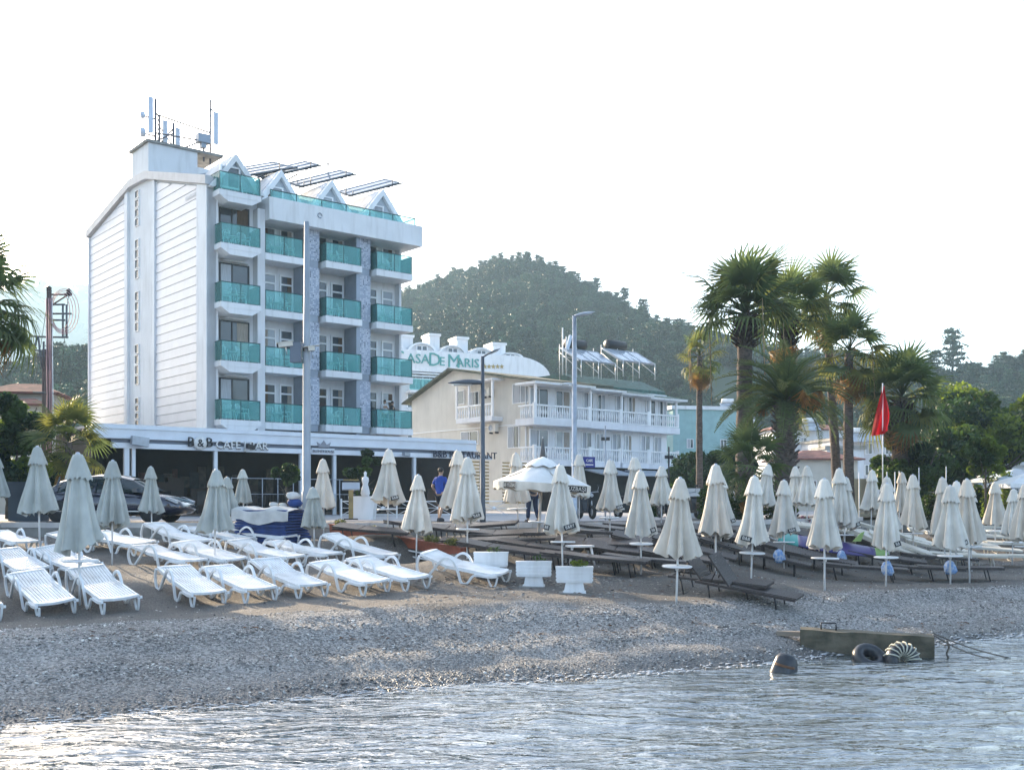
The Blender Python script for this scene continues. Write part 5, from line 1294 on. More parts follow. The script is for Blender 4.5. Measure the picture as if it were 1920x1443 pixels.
def sagp(a, b, s): return [a.lerp(b, k / 10) - Vector((0, 0, s * math.sin(math.pi * k / 10))) for k in range(11)]
rope('rope', sagp(e0, Vector((e1.x, e1.y, .0)), .04), .012, 'upper taut rope running from the block into the water'); rope('rope', sagp(e0 - Vector((0, 0, .03)), Vector((e2.x, e2.y, -.02)), .07), .012, 'lower slack rope beside the taut one')
ch = P(1776, 1200, 17.8); rope('rope', [ch, ch + Vector((.03, 0, -.12)), ch + Vector((-.01, 0, -.22)), Vector((ch.x + .04, ch.y, -.05))], .018, 'short knotted rope end hanging from the taut rope into the water')
# stones along the damp strip under the loungers
rng = random.Random(12); mb = MB()
stm = M('beach_cobble', (.30, .27, .24), .9, var=.3, scale=5, orand=.2)
for k in range(420):
    px = rng.uniform(760, 1500); py = 1085 + rng.random() ** 1.4 * 45 + (px - 1100) * .01; p = G(px, py); s = rng.uniform(.015, .055)
    vs = [(p.x + s * math.cos(a) * rng.uniform(.7, 1.1), p.y + s * math.sin(a) * rng.uniform(.6, 1), p.z + s * .1) for a in [i * math.pi / 3 for i in range(6)]]
    mb.add(vs + [(p.x, p.y, p.z + s * .55)], [(i, (i + 1) % 6, 6) for i in range(6)])
tag(mb.build('cobbles', stm), 'scattered rough cobbles on the bank below the dark loungers', 'stones', kind='stuff')

mb = MB(); rng = random.Random(31)
for k in range(900):
    px = rng.uniform(0, 1900); py = rng.uniform(1040, 1130) if k % 3 else rng.uniform(1185, 1215) - px * .02
    if px < 800 and k % 3: continue
    p = G(px, py); s = rng.uniform(.02, .07); a = rng.uniform(0, 3.14); c_, s_ = math.cos(a) * s, math.sin(a) * s
    mb.add([(p.x - c_, p.y - s_, p.z + .012), (p.x - s_ * .3, p.y + c_ * .3, p.z + .03), (p.x + c_, p.y + s_, p.z + .014), (p.x + s_ * .3, p.y - c_ * .3, p.z + .02)], [(0, 1, 2, 3)])
tag(mb.build('beach_litter', M('dry_weed', (.26, .13, .07), .9, var=.4, scale=3)), 'dry brown weed and leaf litter scattered over the beach', 'litter', kind='stuff')
# ---------------- vegetation ----------------
def leaf_tree(name, label, base, height, rad, mats, seed, n=9000, size=.14, trunk=.22, cat='tree', group=None, squash=.8, limbs=6, low=.25, clumps=26):
    rng = np.random.default_rng(seed); rr = random.Random(seed)
    t = thing(name, label, cat, base, group=group)
    mb = MB(); tops = []
    h0 = height * low + .3
    mb.tube([(0, 0, -.3), (.05 * height * rr.uniform(-.3, .3), 0, h0 * .6), (0, 0, h0 * 1.3)], [trunk, trunk * .8, trunk * .6], 8)
    for k in range(limbs):
        a = k * 2.4 + rr.random(); e = Vector((math.cos(a) * rad * .6, math.sin(a) * rad * .6, height * rr.uniform(.5, .85)))
        mb.tube([(0, 0, h0 * rr.uniform(.6, 1.2)), e * .5 + Vector((0, 0, h0 * .4)), e], [trunk * .5, trunk * .3, trunk * .08], 5)
    mb.build('trunk', bark2, t)
    # uneven clumps
    cz = (height + h0) / 2; hz = (height - h0 * .8) / 2
    cs = []
    for k in range(clumps):
        u = rng.normal(0, 1, 3); u /= np.linalg.norm(u); q = rng.random() ** .35
        c = u * np.array([rad, rad, hz]) * q * .82 + [0, 0, cz]; r = rad * rng.uniform(.22, .42) * (1.1 - .3 * q); cs.append((c, r))
    per = n // clumps; ncol = len(mats)
    P_ = [[] for _ in mats]
    for i, (c, r) in enumerate(cs):
        u = rng.normal(0, 1, (per, 3)); u /= np.linalg.norm(u, axis=1)[:, None]; q = rng.random((per, 1)) ** .35
        pts = c + u * q * [r, r, r * squash]; pts += rng.normal(0, r * .05, pts.shape)
        P_[i % ncol].append(pts)
    for m_, pl in zip(mats, P_):
        if pl: link('crown', leaf_quads('crown', np.concatenate(pl), size, m_, rng, asp=.55), t)
    return t

# --- palm fronds ---
def fan_frond(seed, mat, pet=.9, R_=.95, segs=22, droop=.5, spread=125, name='frond'):
    rng = random.Random(seed); mb = MB()
    mb.tube([(0, 0, 0), (pet * .5, 0, .04), (pet, 0, 0)], [.028, .02, .014], 4)
    for k in range(segs):
        a = R(-spread + 2 * spread * (k + .5) / segs + rng.uniform(-2, 2)); L_ = R_ * (.72 + .28 * math.cos(a * .55)) * rng.uniform(.88, 1.05)
        dx, dy = math.cos(a), math.sin(a); w = .024 * R_ + .008; nx, ny = -dy, dx
        pts = []
        for i, f in enumerate((0, .35, .62, .85, 1.0)):
            z = .10 * math.sin(math.pi * min(f * 1.2, 1)) * .6 - droop * max(0, f - .45) ** 1.7 * R_ * rng.uniform(.8, 1.3) - .05 * abs(math.sin(a))
            ww = w * (.25, 1.0, .85, .45, .06)[i] * (1.3 if i == 1 else 1)
            cx_, cy_ = pet + dx * L_ * f * (1 - .12 * f * droop), dy * L_ * f * (1 - .12 * f * droop)
            pts += [(cx_ + nx * ww, cy_ + ny * ww, z), (cx_ - nx * ww, cy_ - ny * ww, z + .01)]
        mb.add(pts, [(2 * i, 2 * i + 1, 2 * i + 3, 2 * i + 2) for i in range(4)])
    return mb.mesh(name, mat, fix=False)
def feather_frond(seed, mat, L_=3.0, droop=1.1, n=44, ll=.42, name='frond'):
    rng = random.Random(seed); mb = MB()
    def c(f): return Vector((L_ * f * (1 - .18 * f), 0, .25 * math.sin(f * 2.2) * L_ * .4 - droop * f ** 2.4))
    mb.tube([c(i / 8) for i in range(9)], [.035 * (1 - i / 9) + .006 for i in range(9)], 4)
    for k in range(n):
        f = .12 + .88 * (k + .5) / n; p = c(f); t = (c(min(1, f + .02)) - c(f - .02)).normalized()
        for s in (-1, 1):
            l = ll * (math.sin(math.pi * min(1, f * .9 + .08)) ** .6) * rng.uniform(.85, 1.1)
            d = (Vector((0, s, 0)) * .85 + t * .55 + Vector((0, 0, .35 + rng.uniform(-.15, .15)))).normalized()
            m = p + d * l * .55; e = p + d * l + Vector((0, 0, -.10 * l)); w = t * .019
            mb.add([p - w * .5, p + w * .5, m + w, m - w, e], [(0, 1, 2, 3), (3, 2, 4)])
    return mb.mesh(name, mat, fix=False)
FAN = [fan_frond(s, leaf_p, droop=d) for s, d in ((1, .15), (2, .4), (3, .75), (4, 1.2))]
leaf_py = leafmat('palm_leaf_yellowish', (.16, .16, .045), (.07, .09, .03), trans=.5)
FANY = [fan_frond(s, leaf_py, droop=d) for s, d in ((5, .7), (6, 1.4))]
FAND = [fan_frond(s, leaf_dead, droop=1.6, spread=80, segs=16) for s in (7, 8)]
FEA = [feather_frond(s, leaf_p) for s in (1, 2)]; FEAY = [feather_frond(3, leaf_py)]
fruit = M('orange_fruit_stalks', (.45, .20, .04), .7, var=.3, scale=5)
def fan_palm(label, px, base_py, crown_py, d, cr, tr, nf=34, seed=0, skirt=10, yellow=.15, boots=True, lean=0, group='tall fan palms behind the parasols', stalks=0, up=80, trunkmat=None, low=48):
    rng = random.Random(seed); b = P(px - lean, base_py, d); c = P(px, crown_py, d); b.z = PZ - .1
    t = thing('palm_tree', label, 'palm tree', b, group=group)
    H = c.z - b.z; lx = (c.x - b.x); mb = MB(); N = max(8, int(H / .35)); pts = []; rs = []
    for i in range(N + 1):
        f = i / N; pts.append((lx * f ** 1.3, .1 * math.sin(f * 3), H * f)); rs.append(tr * (1.35 - .55 * f if f < .15 else (1.28 - .38 * f)) * (1 + (.05 if i % 2 else -.03)))
    mb.tube(pts, rs, 10); mb.build('trunk', trunkmat or bark, t)
    top = Vector((lx, 0, H))
    if boots:
        bt = MB()
        for k in range(70):
            a = k * 2.4; z = H - .05 - 1.25 * (k / 70); r0 = tr * 1.0; r1 = r0 + .30 * rng.uniform(.7, 1.2); a += rng.uniform(-.15, .15)
            bt.tube([(lx + math.cos(a) * r0 * .7, math.sin(a) * r0 * .7, z - .12), (lx + math.cos(a) * r1, math.sin(a) * r1, z + .12)], [.055, .025], 4)
        bt.build('leaf_boots', M('dark_leaf_boot', (.07, .045, .035), .95, var=.3, scale=5), t)
    s = cr / 1.9 * 1.2
    nf = int(nf * .74)
    for k in range(nf):
        f = k / nf; el = up - (up + low) * f ** .85 + rng.uniform(-9, 9); az = k * 137.5 + rng.uniform(-14, 14)
        if el > 45: me = FAN[rng.choice((0, 1))]
        elif el > 0: me = FAN[rng.choice((1, 2))]
        else: me = FAN[rng.choice((2, 3))]
        if rng.random() < yellow + (.25 if el < -10 else 0): me = FANY[rng.choice((0, 1))]
        sc = s * rng.uniform(.82, 1.1); zz = .25 * math.sin(R(el))
        link('frond', me, t, top + Vector((0, 0, zz - .1)), (R(rng.uniform(-35, 35)), -R(el), R(az)), sc)
    for k in range(skirt):
        az = k * 137.5 + rng.uniform(-20, 20); link('dead_frond', FAND[k % 2], t, top + Vector((0, 0, -.25 - .35 * rng.random())), (R(rng.uniform(-40, 40)), R(rng.uniform(55, 82)), R(az)), s * rng.uniform(.7, .95))
    for k in range(stalks):
        az = rng.uniform(0, 6.28); r = s * rng.uniform(.7, 1.1); L2 = s * rng.uniform(1.4, 2.4); st = MB(); p0 = top; p1 = top + Vector((math.cos(az) * r, math.sin(az) * r, .3)); p2 = p1 + Vector((.1, 0, -L2))
        st.tube([p0, p1, p2], .018, 4)
        for j in range(26):
            q = p1.lerp(p2, .35 + .65 * rng.random()); st.tube([q, q + Vector((rng.uniform(-.1, .1), rng.uniform(-.1, .1), -.18))], .008, 3)
        st.build('flower_stalk', M('straw_stalk', (.38, .28, .16), .9, var=.2), t)
    return t
fan_palm('thick trunked fan palm, tallest and nearest behind the parasols', 1397, 905, 588, 42, 2.5, .30, 52, 1, 0, .12, stalks=4, low=14)
fan_palm('fan palm with wide brown crown base right behind the thick trunked one', 1478, 900, 590, 47, 2.1, .27, 44, 2, 3, .25, low=22)
fan_palm('slim tall fan palm with pale trunk right of the thick trunked palm', 1548, 900, 560, 50, 2.05, .19, 38, 3, 6, .15, boots=False, lean=-24)
fan_palm('golden skirted fan palm at the right of the palm group', 1592, 900, 660, 46, 1.85, .20, 34, 4, 22, .5, boots=False, stalks=2)
fan_palm('small crowned fan palm with long thin trunk beside the villa', 1312, 900, 668, 55, 1.35, .15, 26, 5, 22, .45, boots=False, lean=0, stalks=3)
fan_palm('broad fan palm rising behind the red flag', 1690, 880, 745, 46, 2.2, .34, 50, 6, 12, .35)
fan_palm('low green fan palm in front of the thick palm trunk', 1405, 905, 870, 38, 1.45, .12, 34, 7, 2, .05, boots=False, up=85)
fan_palm('fan palm leaning in at the left edge of the photo', -42, 900, 560, 30, 2.1, .28, 44, 8, 4, .03, group='fan palms by the promenade on the left')
fan_palm('low bright fan palm beside the utility pole', 128, 905, 828, 37, 1.5, .14, 34, 9, 3, .65, boots=False, up=85, group='fan palms by the promenade on the left')
def feather_palm(label, px, base_py, crown_py, d, L_, tr, nf, seed):
    rng = random.Random(seed); b = P(px, base_py, d); c = P(px, crown_py, d); b.z = PZ - .1; t = thing('date_palm', label, 'palm tree', b); H = c.z - b.z
    mb = MB(); N = 14
    mb.tube([(0, 0, H * i / N) for i in range(N + 1)], [tr * (1.1 + (.08 if i % 2 else -.08)) for i in range(N + 1)], 12); mb.build('trunk', bark, t)
    bt = MB()
    for k in range(150):
        a = k * 2.4; z = H * (1 - k / 150) + .2; bt.tube([(math.cos(a) * tr * .8, math.sin(a) * tr * .8, z - .15), (math.cos(a) * (tr + .2), math.sin(a) * (tr + .2), z + .05)], [.07, .03], 4)
    bt.build('leaf_boots', bark, t)
    for k in range(nf):
        f = k / nf; el = 82 - 105 * f ** .8 + rng.uniform(-6, 6); az = k * 137.5 + rng.uniform(-12, 12)
        link('frond', (FEAY if rng.random() < .2 else FEA)[0 if rng.random() < .5 else -1], t, (0, 0, H), (R(rng.uniform(-25, 25)), -R(el), R(az)), L_ / 3 * rng.uniform(.85, 1.08))
    for k in range(9):
        az = rng.uniform(0, 6.28); el = rng.uniform(-.1, .5); st = MB(); e = Vector((math.cos(az) * 1.3, math.sin(az) * 1.3, H + el)); st.tube([(0, 0, H), e], .02, 4)
        for j in range(30):
            q = e + Vector((rng.gauss(0, .15), rng.gauss(0, .15), rng.uniform(-.1, .15))); st.tube([e, q + Vector((0, 0, -.4))], .012, 3)
        st.build('fruit_cluster', fruit, t)
feather_palm('date palm with long arching feathery fronds and orange fruit clusters', 1472, 905, 755, 40, 3.1, .33, 64, 21)

EV = [leaf_d, leaf_m]
def at(px, py, d): p = P(px, py, d); p.z = PZ - .1; return p
leaf_tree('broadleaf_tree', 'large dark tree with yellow green lit left side at the right edge', at(1850, 900, 58), 6.9, 3.9, [leaf_d, leaf_m, leaf_y], 31, 20000, .17, clumps=34)
leaf_tree('broadleaf_tree', 'glossy dark tree in front of the broad palm', at(1712, 900, 46), 3.7, 1.9, [leaf_d, leaf_m, leaf_y], 32, 11000, .12, low=.1, clumps=26)
leaf_tree('broadleaf_tree', 'mid green tree between the broad palm and the large tree', at(1790, 900, 50), 4.4, 2.0, [leaf_d, leaf_m], 33, 9000, .13, low=.15)
leaf_tree('broadleaf_tree', 'bright yellow green young tree before the large dark tree', at(1848, 905, 42), 3.3, .95, [leaf_y, leaf_m], 34, 3200, .11, trunk=.06, low=.4, clumps=14)
leaf_tree('broadleaf_tree', 'dark tree standing behind the large tree at the photo edge', at(1915, 900, 66), 7.2, 3.6, [leaf_d], 35, 9000, .2)
leaf_tree('broadleaf_tree', 'dense dark tree at the left edge behind the parasols', at(20, 900, 40), 5.2, 1.75, [leaf_d, leaf_m, leaf_y], 36, 12000, .12, low=.1, clumps=28)
leaf_tree('broadleaf_tree', 'dark shrubby tree behind the low bright palm', at(95, 900, 42), 3.2, 1.5, [leaf_d], 37, 6000, .12, low=.05)
leaf_tree('broadleaf_tree', 'dark bushy tree between the villa and the date palm', at(1345, 900, 62), 4.0, 2.6, [leaf_d], 38, 8000, .16, low=.05)
leaf_tree('broadleaf_tree', 'low dark tree below the turquoise house', at(1290, 900, 66), 3.6, 2.2, [leaf_d, leaf_m], 39, 6000, .16, low=.05)
for px, py, d, h, r, lb in ((537, 895, 40, 2.3, .6, 'small round potted tree left of the grey pole'), (680, 890, 41, 2.7, .8, 'larger round potted tree right of the grey pole')):
    leaf_tree('potted_tree', lb, at(px, py, d), h, r, [leaf_d, leaf_m], int(px), 3200, .07, trunk=.05, low=.45, clumps=12, group='potted trees in front of the restaurant')
# unseen grove added left of the view to shade the beach
for k in range(9):
    x = -16.5 - k * 3.6; y = 37 + (k % 3) * 3.5
    leaf_tree('added_shade_tree', 'unseen tree added left of the cut off fan palm to shade the beach' if k else 'first unseen tree of the added shading grove, just outside the left edge', (x - 5.5, y, PZ - .1), 12 + (k * 37 % 5), 3.6, EV, 60 + k, 5200, .3, trunk=.3, group='unseen grove added to shade the left beach', low=.12)

# --- hills, forest ---
haze_green = leafmat('forest_leaf', (.042, .092, .050), (.016, .042, .028), trans=.08, scale=.3, orand=.38)
hillm = M('hill_scrub', (.07, .09, .055), .95, col2=(.03, .05, .035), scale=.03, bump=0)
def skyline(pts):
    def f(px):
        if px <= pts[0][0]: return pts[0][1:]
        for a, b in zip(pts, pts[1:]):
            if px <= b[0]:
                t = (px - a[0]) / (b[0] - a[0]); t = t * t * (3 - 2 * t) * .5 + t * .5
                return tuple(a[i] + (b[i] - a[i]) * t for i in range(1, len(a)))
        return pts[-1][1:]
    return f
def hill(name, pts, d0, step, rows_=34, back=1.5, amp=1.0, th=10.8):
    """pts: (px, py of the ridge, distance of the ridge)"""
    f = skyline(pts); cols = np.arange(pts[0][0], pts[-1][0] + 1, step); V = []
    def z(px, t):
        py, dr = f(px); zr = ZC + (HZ - py) / F * dr - th; d = d0 + (dr - d0) * t if t <= 1 else dr + (t - 1) * dr * back
        x = (px - 960) / F * d
        hh = zr * (smooth(t) * .45 + t * .55) if t <= 1 else zr * max(0, 1 - (t - 1) * 1.6)
        n_ = mn.noise(Vector((x / 60, d / 60, 3))) * 9 + mn.noise(Vector((x / 22, d / 22, 8))) * 3.5
        hh += amp * n_ * min(1, hh / 30) * (1 - .75 * smooth((t - .7) / .3) if t <= 1 else .25)
        return x, d, max(hh, -.5) + PZ - .1
    ts = list(np.linspace(0, 1, rows_)) + [1.08, 1.2, 1.4, 1.6]
    for t in ts:
        for px in cols: V.append(z(px, t))
    nc, nr = len(cols), len(ts); i = (np.arange(nr - 1)[:, None] * nc + np.arange(nc - 1)[None, :]).ravel()
    tag(link(name, fast_mesh(name, V, np.stack([i, i + 1, i + nc + 1, i + nc], 1), hillm, True)), kind='structure')
    return z
MAIN = [(560, 620, 520), (700, 560, 500), (765, 535, 480), (815, 517, 470), (850, 503, 465), (900, 486, 460), (930, 480, 455), (960, 480, 450), (1000, 494, 440), (1040, 507, 430), (1090, 524, 410), (1140, 550, 390),
        (1200, 572, 360), (1270, 604, 330), (1330, 622, 310), (1400, 640, 300), (1500, 652, 290), (1620, 655, 280), (1700, 676, 270), (1790, 679, 270), (1840, 672, 275), (1880, 662, 285), (1920, 655, 300), (2100, 640, 330), (2500, 690, 340)]
LEFT = [(-900, 560, 1900), (-400, 540, 1950), (-100, 548, 2000), (0, 545, 2000), (60, 526, 2000), (110, 532, 2000), (170, 534, 2000), (300, 600, 2000), (520, 700, 1900)]
NEAR = [(-700, 700, 260), (-200, 680, 250), (0, 716, 240), (60, 690, 230), (110, 672, 225), (170, 668, 220), (260, 700, 220), (420, 760, 220), (700, 800, 220)]
zm = hill('hill', MAIN, 140, 12); zl = hill('hill_far', LEFT, 1000, 20, amp=3, th=11); zn = hill('hill_near', NEAR, 120, 14, th=9)
# two kinds of real trees; the forest repeats their crowns
def pine(name, label, base, h, seed, group=None, n=1500, cat='pine tree'):
    rng = np.random.default_rng(seed); rr = random.Random(seed); t = thing(name, label, cat, base, group=group)
    mb = MB(); mb.tube([(0, 0, -.5), (0, 0, h * .95)], [h * .022, h * .006], 6); c = []
    tiers = 9
    for i in range(tiers):
        z = h * (.32 + .66 * i / tiers); r = h * .26 * (1 - .75 * i / tiers) * rr.uniform(.65, 1.15)
        for k in range(5):
            a = rr.uniform(0, 6.28); e = Vector((math.cos(a) * r, math.sin(a) * r, z + h * .02)); mb.tube([(0, 0, z - h * .02), e], [h * .006, h * .002], 3)
            m_ = n // (tiers * 5); q = rng.random((m_, 1)) ** .6
            c.append(np.array([[0, 0, z]]) * (1 - q) + np.array([[e.x, e.y, e.z]]) * q + rng.normal(0, 1, (m_, 3)) * [h * .035, h * .035, h * .014])
    mb.build('trunk', bark2, t); link('crown', leaf_quads('crown', np.concatenate(c), h * .03, haze_green, rng, asp=.4), t); return t
rp_ = [(765, 4, 'at the left end of the ridge'), (868, 5, 'on the left shoulder'), (905, 5, 'below the summit'), (948, 9, 'at the summit'), (1066, 7, 'right of the summit'), (1118, 13, 'first tall one on the right slope'), (1150, 9, 'small one between two tall ones'), (1172, 14, 'second tall one on the right slope'), (1206, 13, 'third tall one on the right slope'),
       (1222, 8, 'short one beside the third tall one'), (1255, 8, 'above the lamp post slope'), (1277, 11, 'last before the palms'), (1605, 10, 'behind the palm crowns'), (1680, 12, 'left of the broad palm crown'), (1735, 10, 'right of the broad palm crown'), (1752, 13, 'just right of it'), (1786, 19, 'lone spreading one on the low ridge'), (1835, 9, 'near the right edge'), (1868, 10, 'last one on the right ridge')]
PN = None
for i, (px, h, w) in enumerate(rp_):
    x, y, z = zm(px, .99)
    t = pine('ridge_pine', 'hazy pine standing up from the hill ridge, ' + w, (x, y, z - .8), h, 200 + i, 'pines along the ridge')
    if i == 5: PN = [o for o in t.children if o.name.startswith('crown')][0]
bt_ = leaf_tree('hillside_tree', 'rounded tree at the foot of the hill behind the town', zm(1560, .02), 8, 3.4, [haze_green], 300, 1500, .42, clumps=16, low=.1)
BT = [o for o in bt_.children if o.name.startswith('crown')][0]
def forest(name, label, zf, pxs, n, tmin, tmax, src, smin, smax, seed, wexp=.75):
    rng = random.Random(seed); V = []; S = []
    while len(V) < n:
        px = rng.uniform(*pxs); t = tmin + (tmax - tmin) * rng.random() ** wexp; x, y, z = zf(px, t)
        if mn.noise(Vector((x / 30, y / 30, 11))) < -.42: continue
        V.append((x, y, z - .6)); S.append(rng.uniform(smin, smax))
    me = bpy.data.meshes.new(name); me.vertices.add(len(V)); me.vertices.foreach_set('co', np.array(V, dtype=np.float32).ravel())
    a = me.attributes.new('size', 'FLOAT', 'POINT'); a.data.foreach_set('value', np.array(S, dtype=np.float32)); me.update()
    o = tag(link(name, me), label, 'forest', kind='stuff')
    ng = bpy.data.node_groups.new(name, 'GeometryNodeTree'); ng.interface.new_socket('Geometry', in_out='INPUT', socket_type='NodeSocketGeometry'); ng.interface.new_socket('Geometry', in_out='OUTPUT', socket_type='NodeSocketGeometry')
    N_ = ng.nodes; L = ng.links; gi = N_.new('NodeGroupInput'); go = N_.new('NodeGroupOutput')
    ob = N_.new('GeometryNodeObjectInfo'); ob.inputs[0].default_value = src; ob.transform_space = 'ORIGINAL'; ob.inputs['As Instance'].default_value = True
    ip = N_.new('GeometryNodeInstanceOnPoints'); L.new(gi.outputs[0], ip.inputs['Points']); L.new(ob.outputs['Geometry'], ip.inputs['Instance'])
    na = N_.new('GeometryNodeInputNamedAttribute'); na.data_type = 'FLOAT'; na.inputs[0].default_value = 'size'; L.new(na.outputs[0], ip.inputs['Scale'])
    rr = N_.new('FunctionNodeRandomValue'); rr.data_type = 'FLOAT_VECTOR'; rr.inputs[0].default_value = (0, 0, 0); rr.inputs[1].default_value = (.12, .12, 6.28); L.new(rr.outputs[0], ip.inputs['Rotation']); L.new(ip.outputs[0], go.inputs[0])
    o.modifiers.new('scatter', 'NODES').node_group = ng
forest('hill_forest', 'hazy green forest covering the big hill behind the town', zm, (600, 2250), 5200, .02, 1.0, BT, .3, 1.0, 1)
forest('hill_pines', 'pines mixed through the forest of the big hill', zm, (740, 2100), 1500, .3, 1.0, PN, .35, .8, 2)
forest('far_forest', 'pale hazy forest on the far left hill', zl, (-300, 400), 1500, .2, 1.0, BT, 1.2, 2.2, 3)
forest('near_forest', 'dark hazy pine wood behind the utility pole', zn, (-500, 420), 900, .0, 1.0, PN, .4, .85, 4); forest('near_broadleaf', 'rounded dark trees mixed into the wood on the left', zn, (-500, 420), 900, .0, 1.0, BT, .4, .8, 5)
# --- air ---
hz = MB().bx(-1500, 1500, -700, 3200, -5, 460).mesh('haze', None); hm = bpy.data.materials.new('haze_air'); hm.use_nodes = True; n = hm.node_tree.nodes; n.remove(n['Principled BSDF'])
pv = n.new('ShaderNodeVolumePrincipled'); pv.inputs['Color'].default_value = (.60, .84, 1, 1); pv.inputs['Density'].default_value = .00042; pv.inputs['Anisotropy'].default_value = .1
hm.node_tree.links.new(pv.outputs[0], n['Material Output'].inputs['Volume']); hz.materials.append(hm); tag(link('haze', hz), 'thin pale haze filling the air over the beach and hills', 'haze', kind='stuff')
# ---------------- lamp posts, poles ----------------
def lamp_head(parent, M_, mat, under=True):
    mb = MB(M_); vs = []; N = 9
    for i in range(N):
        f = i / (N - 1); w = .14 * math.sin(math.pi * (f * .8 + .15)); h = .085 * math.sin(math.pi * (f * .75 + .2))
        for k in range(10):
            a = 2 * math.pi * k / 10; vs.append((.75 * f, w * math.cos(a), h * max(-.35, math.sin(a))))
    mb.add(vs, [(i * 10 + k, i * 10 + (k + 1) % 10, i * 10 + 10 + (k + 1) % 10, i * 10 + 10 + k) for i in range(N - 1) for k in range(10)] + [tuple(range(10)), tuple((N - 1) * 10 + k for k in range(10))], True)
    o = mb.build('lamp_head', mat, parent); MB(M_).box((.42, 0, -.035), (.4, .17, .03)).build('lens', M('lamp_lens', (.5, .5, .48), .15), o)
def post(px, top, base, d, r0, r1, label, head=None, mat=galv, low=None, group='street lamps on the promenade'):
    b = P(px, base, d); b.z = PZ - .05; H = P(px, top, d).z - b.z
    t = thing('street_lamp', label, 'street lamp', b, group=group)
    MB().tube([(0, 0, 0), (0, 0, .5), (0, 0, .52), (0, 0, H)], [r0 * 1.15, r0 * 1.15, r0, r1], 12).build('pole', mat, t)
    MB().bx(-r0 * 2, r0 * 2, -r0 * 2, r0 * 2, 0, .06).build('base_plate', mat, t)
    if head:
        for (z, dx, rise, s) in head:
            L_ = abs(dx); sg = 1 if dx > 0 else -1
            MB().tube([(0, 0, z), (sg * L_ * .3, 0, z + rise * .4), (sg * L_, 0, z + rise)], .03 * s, 6).build('arm', mat, t)
            lamp_head(t, Matrix.Translation((sg * L_ * .7, 0, z + rise * .85)) @ Matrix.Rotation(0 if sg > 0 else math.pi, 4, 'Z') @ Matrix.Rotation(-math.atan2(rise, L_), 4, 'Y') @ Matrix.Scale(s, 4), mat if s != 1 else galv)
    return t, H
d = 36.0
t, H = post(1077, 592, 940, d, .10, .07, 'tall pale street lamp in front of the villa with one curved head', None)
lamp_head(t, Matrix.Translation((0, 0, H - .02)) @ Matrix.Rotation(R(-12), 4, 'Y') @ Matrix.Scale(.95, 4), galv)
zz = P(1077, 720, d).z - t.location.z; MB().tube([(0, 0, zz), (-.3, 0, zz + .02)], .03).build('arm', galv, t); lamp_head(t, Matrix.Translation((-.05, 0, zz)) @ Matrix.Rotation(math.pi, 4, 'Z') @ Matrix.Scale(.6, 4), M('lamp_white', (.7, .72, .75), .4))
dg = M('dark_painted_steel', (.10, .115, .14), .5, metal=.3)
t, H = post(905, 668, 985, 34, .085, .055, 'slim dark street lamp at the right end of the restaurant canopy', None, dg)
MB().tube([(0, 0, H - .03), (.2, 0, H + .1), (.4, 0, H + .18)], .03).build('arm', dg, t); lamp_head(t, Matrix.Translation((.15, 0, H + .06)) @ Matrix.Rotation(R(-24), 4, 'Y') @ Matrix.Scale(.6, 4), dg)
zz = P(905, 718, 34).z - t.location.z; lamp_head(t, Matrix.Translation((-.02, 0, zz)) @ Matrix.Rotation(math.pi, 4, 'Z') @ Matrix.Scale(1.45, 4), dg)
# tall grey pole with cameras
b = P(575, 985, 33); b.z = PZ - .05; H = P(575, 416, 33).z - b.z
t = thing('camera_pole', 'tall thick grey pole with two cameras and a grey box before the hotel', 'pole', b)
MB().tube([(0, 0, 0), (0, 0, 1.0), (0, 0, 1.02), (0, 0, H * .55), (0, 0, H)], [.16, .15, .13, .115, .075], 14).build('pole', M('pole_paint', (.33, .37, .42), .5, metal=.2, var=.12, scale=1, dirt=.2), t)
zz = P(575, 655, 33).z - b.z
MB().box((-.32, -.05, zz - .1), (.34, .22, .62)).build('junction_box', M('box_grey', (.13, .16, .21), .5), t)
MB().tube([(0, 0, zz + .12), (-.35, -.05, zz + .12)], .03).tube([(0, 0, zz - .28), (-.3, -.05, zz - .28)], .03).build('bracket', galv, t)
for sx, nm in ((-.62, 1), (.18, 2)):
    c = link('camera', MB().box((0, 0, 0), (.44 if nm == 1 else .2, .16, .13)).bx(-.26, .24, -.1, .1, .066, .085).mesh('camera', cream_pl), t, (sx, -.15, zz + (.13 if nm == 1 else .0)), (0, R(-8), R(10)))
    MB().lathe([(.055, 0), (.055, .05), (.01, .05)], n=10).build('lens', black, c, (-.22, 0, 0), (0, R(-90), 0)); MB().tube([(0, 0, -.06), (0, 0, -.3)], .018).build('mount', galv, c)
# utility poles with insulators and coiled cable on the left
wood = M('old_pole_wood', (.17, .125, .11), .9, var=.3, scale=4, stretch=(3, 3, .3))
dd = 48; b = P(92, 900, dd); b.z = PZ - .1; H = P(92, 538, dd).z - b.z; k_ = dd / F
t = thing('utility_pole', 'brown utility pole with coiled pink cables and black insulators', 'utility pole', b)
MB().tube([(0, 0, 0), (0, 0, H)], [.15, .11], 10).build('pole', wood, t)
def rel(px, py): return Vector(((px - 92) * k_, 0, P(92, py, dd).z - b.z))
ins = MB().lathe([(.03, 0), (.12, .02), (.05, .1), (.13, .13), (.05, .2), (.13, .23), (.04, .33), (.01, .34)], n=12).mesh('insulator', black)
for px, py in ((92, 545), (129, 550)): link('insulator', ins, t, rel(px, py + 5))
rust = M('rusty_steel', (.16, .08, .06), .8, var=.3)
mb = MB(); mb.tube([rel(92, 575), rel(129, 552)], .035).tube([rel(92, 552), rel(135, 552)], .04); mb.build('bracket', rust, t)
mb = MB()
